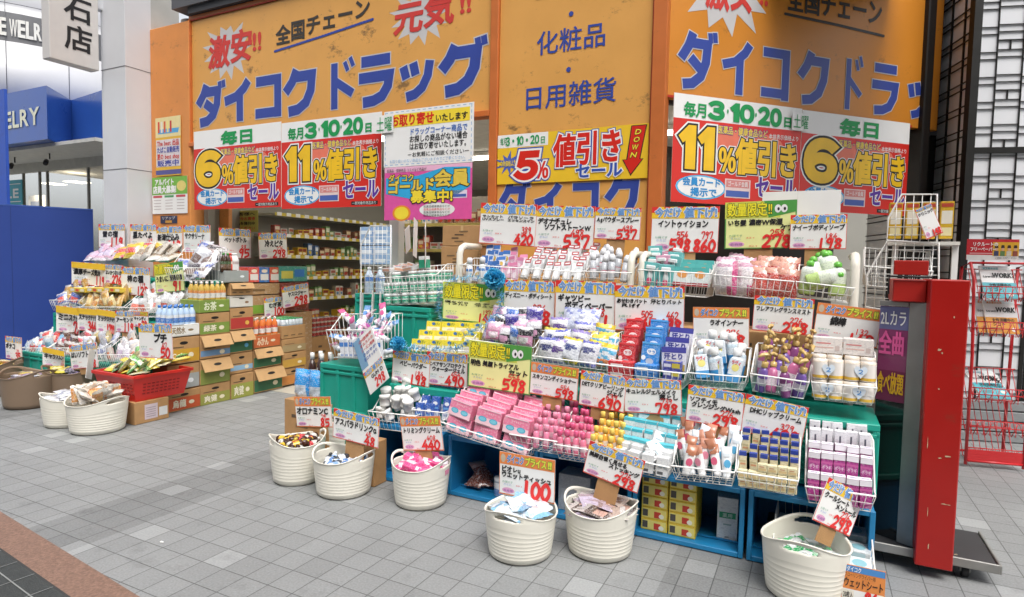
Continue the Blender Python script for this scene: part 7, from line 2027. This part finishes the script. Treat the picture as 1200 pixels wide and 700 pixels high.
lv = ('top', 'second', 'third', 'fourth', 'fifth', 'sixth', 'lowest')
for r_, z in enumerate(zs[1:], 1):
    xx = x0 + .05
    while xx < x1 - .05:
        i = rnd.randrange(7)
        for _ in range(rnd.choice((1, 2, 2, 3))):
            w = goods_[i]['dims'][0]
            if xx > x1 - .05: break
            if rnd.random() < .12: xx += w * rnd.uniform(.3, .9); continue
            inst(goods_[i], Fs.m(xx + w / 2, .08 + rnd.uniform(0, .05), z + .001, rnd.uniform(-.25, .25)) @ Matrix.Diagonal((rnd.uniform(.8, 1), 1, rnd.uniform(.6, 1.1), 1)), gn[i] + ' packet on the ' + lv[r_] + ' board of the inner shelf', gn[i] + ' packets, ' + lv[r_] + ' board')
            xx += w + .012

# a second shelf across the back of the left entrance
Fb = Frame(A.p(0, 3.1), YAW)
x0, x1 = Fb.at(462, 300, 0)[0], Fb.at(574, 300, 0)[0]
b = MB(); b.box(x0, x1, .42, .45, .004, 2.35, mat('#8a857a', .7, .06))
sh = link('shelf_unit', b.build('shelf_unit'), Fb.m())
tag(sh, 'shop shelf facing the street, seen beside the white column behind the canisters', 'shelf')
for r_, z in enumerate((.35, .70, 1.02, 1.34, 1.66, 1.98)):
    q = MB(); q.box(x0, x1, 0, .415, z - .03, z, mat('#b9b4a8', .5, .06)); link('shelf_board', q.build('shelf_board'), None, sh)
    q = MB(); q.box(x0, x1, -.008, -.001, z - .035, z + .005, mat('#b8a860', .5)); link('price_rail', q.build('price_rail'), None, sh)
    if r_ < 2: continue
    xx = x0 + .05
    while xx < x1 - .12:
        i = rnd.randrange(7)
        for _ in range(rnd.choice((1, 2, 3))):
            w = goods_[i]['dims'][0]
            if xx > x1 - .12: break
            inst(goods_[i], Fb.m(xx + w / 2, .08 + rnd.uniform(0, .05), z + .001, rnd.uniform(-.2, .2)) @ Matrix.Diagonal((1, 1, rnd.uniform(.7, 1.25), 1)), gn[i] + ' packet on the ' + ('', '', 'lowest full', 'second', 'third', 'top')[r_] + ' board of the shelf facing the street', gn[i] + ' packets of the street shelf, board ' + str(r_))
            xx += w + .012
# ================================================================== right side: wire stand, red cart, magazine rack
k = basket(A, 1012, 1092, 312, 338, .92, .34, 'white wire basket of the stand behind the red cart, lower', .12, yr2=318, group='wire stand behind the red cart')
wire_panel(A, 1.0, [(1039, 282), (1041, 256), (1057, 228), (1098, 228), (1098, 285)], .05, 'white wire panel with a slanted corner holding yellow boxes', 'wire stand behind the red cart')
wire_panel(A, 1.02, [(1014, 360), (1016, 322), (1040, 283), (1100, 285), (1100, 372)], .05, 'large white wire panel below the yellow boxes', 'wire stand behind the red cart')
p = box_('tall_yellow_box', 'box', .066, .06, .22, '#d8ae2e', [('r', .1, .9, .4, .75, '#e3dccc'), ('r', .1, .9, .08, .3, '#e6d9a8'), ('r', .05, .95, .85, .95, '#b0402c')])
for i in range(4):
    s, z = A.at(1048, 280, 1.1); s += .086 * i; inst(p, A.m(s, 1.12, z), 'tall yellow box behind the wire panel', 'tall yellow boxes')
b = MB(); s, z = A.at(1040, 283, 1.06); b.box(0, .36, -.03, .18, -.02, 0, mat('#dcd9d0', .4)); 
thing('shelf_board', b.build('shelf_board'), A.m(s, 1.07, z - .002), 'white shelf board under the tall yellow boxes', 'shelf board')
b = MB()
for xx in (.03, .33): b.box(xx, xx + .03, 0, .03, -(z - .03), -.021, WIRE)
o = bpy.context.scene.objects.get('shelf_board.001') or None
link('leg', b.build('leg'), None, [q for q in COL.objects if q.get('label') == 'white shelf board under the tall yellow boxes'][0])
card(A, .96, ((1097, 242), (1120, 236), (1104, 271), (1086, 281)), 'A', ['クリニック'], [('', '148')], 'tilted price card at the right end of the yellow boxes', yaw=.4)

cs0, cd0 = A.gr(1022, 642, .09); cs1, cd1 = A.gr(1168, 664, .09)
cd = (cd0 + cd1) / 2
cart = link('display_cart', None, A.m())
tag(cart, 'wheeled advertising cart with a tall red wooden end and a poster in a steel frame', 'cart')
RP = mat('#a8140c', .35, .10, 3, coat=.1, dirt=.35); RP2 = mat('#a81d14', .45, .12, 4)
ST = mat('#8e8d89', .45, .14, 7, metal=.25)
bm = MB(); bm.box(cs0 - .5, cs1, cd, cd + .42, .075, .105, mat('#3a3a3b', .5, .15, 6), .004); bm.box(cs0 - .5, cs1 + .004, cd - .012, cd - .001, .07, .115, ST, .003); bm.box(cs1 + .0005, cs1 + .012, cd - .012, cd + .42, .07, .115, ST, .003); link('base_plate', bm.build('base_plate'), None, cart)
for xx, yy in ((cs1 - .12, cd + .06), (cs0 - .42, cd + .06), (cs1 - .12, cd + .36), (cs0 - .42, cd + .36)):
    bm = MB(); bm.T = T3(xx, yy, .036) @ RY(R(90)); bm.lathe([(.034, -.014), (.036, -.01), (.036, .01), (.034, .014)], mat('#202022', .5), 16); bm.T = Matrix.Identity(4)
    wh = link('caster', bm.build('caster'), None, cart)
    bm = MB(); bm.box(xx - .022, xx - .0155, yy - .02, yy + .02, .03, .076, ST); bm.box(xx + .0155, xx + .022, yy - .02, yy + .02, .03, .076, ST); link('fork', bm.build('fork'), None, wh)
pd = cd + .06
n0 = A.gr(1077, 645, .106)
PN = A.p(n0[0], n0[1] + .015)
PF = Frame(PN, math.atan2(-.81, .585))               # x runs towards the near end, faces left and forward
Pm = A.m().inverted() @ PF.m()
zT = .106 + 1.24
def ppart(name, fn):
    b = MB(); b.T = Pm; fn(b); return link(name, b.build(name), None, cart)
def f1(b):
    b.box(-.10, 0, -.012, .03, .107, zT, ST, .003); b.box(-.24, -.101, -.012, .03, zT - .025, zT, ST, .003)
ppart('steel_frame', f1)
def f2(b):
    z1, z2 = zT - .027, zT - .52
    b.box(-.24, -.102, 0, .02, z2, z1, mat('#8a3a68', .3, .12, 4, coat=.3))
    b.quad(-.24, -.103, z1 - .12, z1 - .002, -.001, ink('#6a6c98')); b.quad(-.24, -.103, z2, z2 + .16, -.001, ink('#7a2a50'))
    text(b, '2Lカラ', -.235, -.11, z1 - .10, z1 - .02, -.005, [(WH, .02)])
    text(b, '全曲', -.235, -.115, z1 - .25, z1 - .13, -.005, [(ink('#e05a9a'), .05)])
    text(b, '食べ放題', -.235, -.11, z2 + .04, z2 + .15, -.005, [(ink('#e6b02a'), .05)])
ppart('poster_panel', f2)
ppart('dark_glass', lambda b: b.box(-.24, -.102, .003, .02, .107, zT - .522, mat('#17191a', .12, .1, 4, coat=.5)))
rs0, rd0 = A.gr(1087, 666, .02); rs1, rd1 = A.gr(1127, 671, .02)
rd = cd - .07; rzb = max(.012, A.at(1107, 669, rd)[1]); rzt = A.at(1107, 328, rd)[1]
ph = A.at(1081, 500, rd)[0]; ph1 = A.at(1127, 500, rd)[0]
bm = MB(); bm.box(ph, ph1, rd, cd - .014, rzb, rzt, RP, .005); bm.box(ph, ph1, cd - .0135, pd + .12, .118, rzt, RP, .003)
link('red_end', bm.build('red_end'), None, cart)
for (px, py, w_, h_) in ((1101, 410, .012, .010), (1104, 414, .007, .006), (1110, 535, .018, .006), (1101, 537, .010, .005), (1106, 591, .022, .004), (1112, 592, .008, .003), (1100, 456, .006, .004), (1118, 372, .004, .006), (1088, 640, .003, .02), (1087, 520, .002, .04), (1087, 600, .002, .03), (1120, 650, .01, .004)):
    bm = MB(); s, z = A.at(px, py, rd); q = random.Random(px + py); bm.poly([(s + math.cos(a) * w_ * q.uniform(.4, 1), z + math.sin(a) * h_ * q.uniform(.4, 1)) for a in [6.28 * i / 9 for i in range(9)]], rd - .0012, mat('#c9b08e', .7, .1)); link('chipped_paint', bm.build('chipped_paint'), None, cart)
xt = A.at(1046, 330, pd)[0]
bm = MB(); bm.box(xt, ph - .001, pd - .03, pd + .16, zT + .002, rzt - .004, RP2, .005); link('red_top', bm.build('red_top'), None, cart)
bm = MB(); bm.tube([(xt - .02, pd - .04, rzt - .08), (xt - .02, pd - .04, rzt + .01), (xt + .16, pd - .04, rzt + .01), (xt + .16, pd - .04, rzt - .02)], .006, BLACK, 6); link('black_bracket', bm.build('black_bracket'), None, cart)
s, z = A.at(1045, 322, 1.0); b = MB(); b.box(0, .17, 0, .03, 0, .085, RP2, .004); thing('red_tag', b.build('red_tag'), A.m(s, .9, z), 'small red plate hanging on the wire stand above the red cart', 'plate')

# magazine rack
r0, r1 = on_ground(1131, 547), on_ground(1199, 553)
MF = Frame(r0, math.atan2(r1.y - r0.y, r1.x - r0.x))
mw = (r1 - r0).length
RW = mat('#c9252a', .3, .08, 5, coat=.3, name='red_coated_wire')
rack = link('magazine_rack', None, MF.m())
tag(rack, 'red wire magazine rack with free magazines in front of the lattice wall', 'rack')
zt = MF.at(1131, 308, .12)[1]
bm = MB()
for x in (0, mw): bm.tube([(x, 0, .02), (x, .0, zt * .55), (x, .05, zt * .92), (x, .12, zt), (x, .26, zt - .03), (x, .30, .02)], .012, RW, 8)
bm.tube([(0, 0, .05), (mw, 0, .05)], .01, RW); bm.tube([(0, .30, .05), (mw, .30, .05)], .01, RW); bm.tube([(0, .12, zt), (mw, .12, zt)], .01, RW)
bm.box(.01, mw - .01, -.004, .004, .05, .14, RW)
link('frame', bm.build('frame'), None, rack)
ys = (352, 393, 470, 508, 540)
tiers = [MF.at(1135, y, .02)[1] for y in ys]
for i, z in enumerate(tiers):
    bm = MB()
    for y, h in ((.0, .06), (.0, .11)): bm.tube([(0, y, z + h), (mw, y, z + h)], .0045, RW, 5)
    for j in range(9): 
        x = mw * (j + .5) / 9
        bm.tube([(x, .0, z + .11), (x, .0, z), (x, .10, z + .02), (x, .2, z + .24)], .0032, RW, 5)
    for j in range(4): bm.tube([(mw * (.1 + .22 * j), .0, z), (mw * (.21 + .22 * j), -.002, z + .11), (mw * (.32 + .22 * j), .0, z)], .0032, RW, 5)
    bm.tube([(0, .2, z + .24), (mw, .2, z + .24)], .0045, RW, 5)
    link('wire_tier', bm.build('wire_tier'), None, rack)
def magazine(c1, c2, w=.21, h=.28):
    b = MB(); b.box(-w / 2, w / 2, 0, .012, 0, h, WH, .001); y = -.004
    b.quad(-w / 2, w / 2, 0, .48 * h, -.001, ink(c1)); b.quad(-w / 2, w / 2, .88 * h, h, -.001, ink('#dfe6e6'))
    text(b, 'town', -.45 * w, -.12 * w, .62 * h, .72 * h, y, [(BLACK, .02)]); text(b, 'WORK', -.15 * w, .47 * w, .62 * h, .80 * h, y, [(BLACK, .06)], shear=.15)
    text(b, '東京都渋谷版', -.4 * w, .1 * w, .88 * h, .95 * h, y, [(ink(c2), .02)])
    text(b, '女性活躍中の', -.3 * w, .4 * w, .34 * h, .45 * h, y, [(BLACK, .02)]); text(b, 'シゴト', -.3 * w, .1 * w, .22 * h, .33 * h, y, [(BLACK, .02)])
    for k in range(3): b.quad(-.4 * w, .0, (.16 - .045 * k) * h, (.175 - .045 * k) * h, -.002, ink('#6a5a40'))
    b.ell(.34 * w, .12 * h, .08 * w, .06 * h, -.002, ink('#efe8dc'))
    return Pr('magazine', 'magazine', b.build('magazine'))
mt, mo = magazine('#58b8c4', '#4aa0ac'), magazine('#e39a2c', '#d9802a')
for i in range(2):
    inst(mt, MF.m(mw * .5 + .03 * i, .06 + .03 * i, tiers[0] + .02, 0, R(-28)), 'magazine with turquoise cover in the top tier of the rack', 'turquoise magazines, top tier')
    inst(mo, MF.m(mw * .58 - .05 * i, .05 + .02 * i, tiers[1] + .02, 0, R(-26)), 'magazine with orange cover in the second tier of the rack', 'orange magazines')
mm = magazine('#58b8c4', '#4aa0ac')
for i in range(3): inst(mm, MF.m(mw * .5, .03 + .012 * i, tiers[2] + .03 + .012 * i, .05 * i, R(-58)), 'turquoise magazine lying tilted in the third tier', 'turquoise magazines, third tier')
def p_rec(b, w, h):
    b.box(0, w, 0, .006, 0, h, ink('#c9252e')); y = -.004
    text(b, 'リクルートの', .1 * w, .6 * w, .66 * h, .86 * h, y, [(WH, .03)]); text(b, 'フリーペーパー', .06 * w, .56 * w, .42 * h, .62 * h, y, [(WH, .03)])
    b.quad(.06 * w, .5 * w, .3 * h, .34 * h, -.001, ink('#e8b0b0')); b.quad(0, w, 0, .24 * h, -.001, ink('#e3e0dc')); 
    b.quad(.5 * w, w, .2 * h, .86 * h, -.0016, ink('#e0a82a'))
    for i in range(4):
        x = (.57 + .12 * i) * w
        b.quad(x - .045 * w, x + .045 * w, .2 * h, .44 * h, -.0022 - .0003 * i, ink(('#3a3f60', '#5f7f4a', '#c9c0b0', '#8f4a3a')[i])); b.ell(x, .56 * h, .032 * w, .12 * h, -.003, ink('#d8a888'), 12); b.poly([(x - .036 * w, .58 * h), (x + .036 * w, .58 * h), (x + .025 * w, .72 * h), (x - .025 * w, .72 * h)], -.0036, ink('#3a2a22'))
    text(b, 'ご自由にお持ちください', .55 * w, .97 * w, .06 * h, .16 * h, y, [(BLACK, 0)])
poster(MF, .13, ((1133, 279), (1194, 282), (1194, 306), (1133, 304)), 'red and yellow sign of free papers on top of the magazine rack', p_rec, 'rack_sign')
# small litter on the pavement
s, d = A.gr(189.5, 636.5); b = MB(); b.ell(0, 0, .013, .007, 0, PAPER, 8); b.v = [Vector((q.x, q.z, .004 + .004 * (i % 2))) for i, q in enumerate(b.v)]
thing('paper_scrap', b.build('paper_scrap'), A.m(s, d, 0), 'tiny white paper scrap on the grey paving', 'scrap')
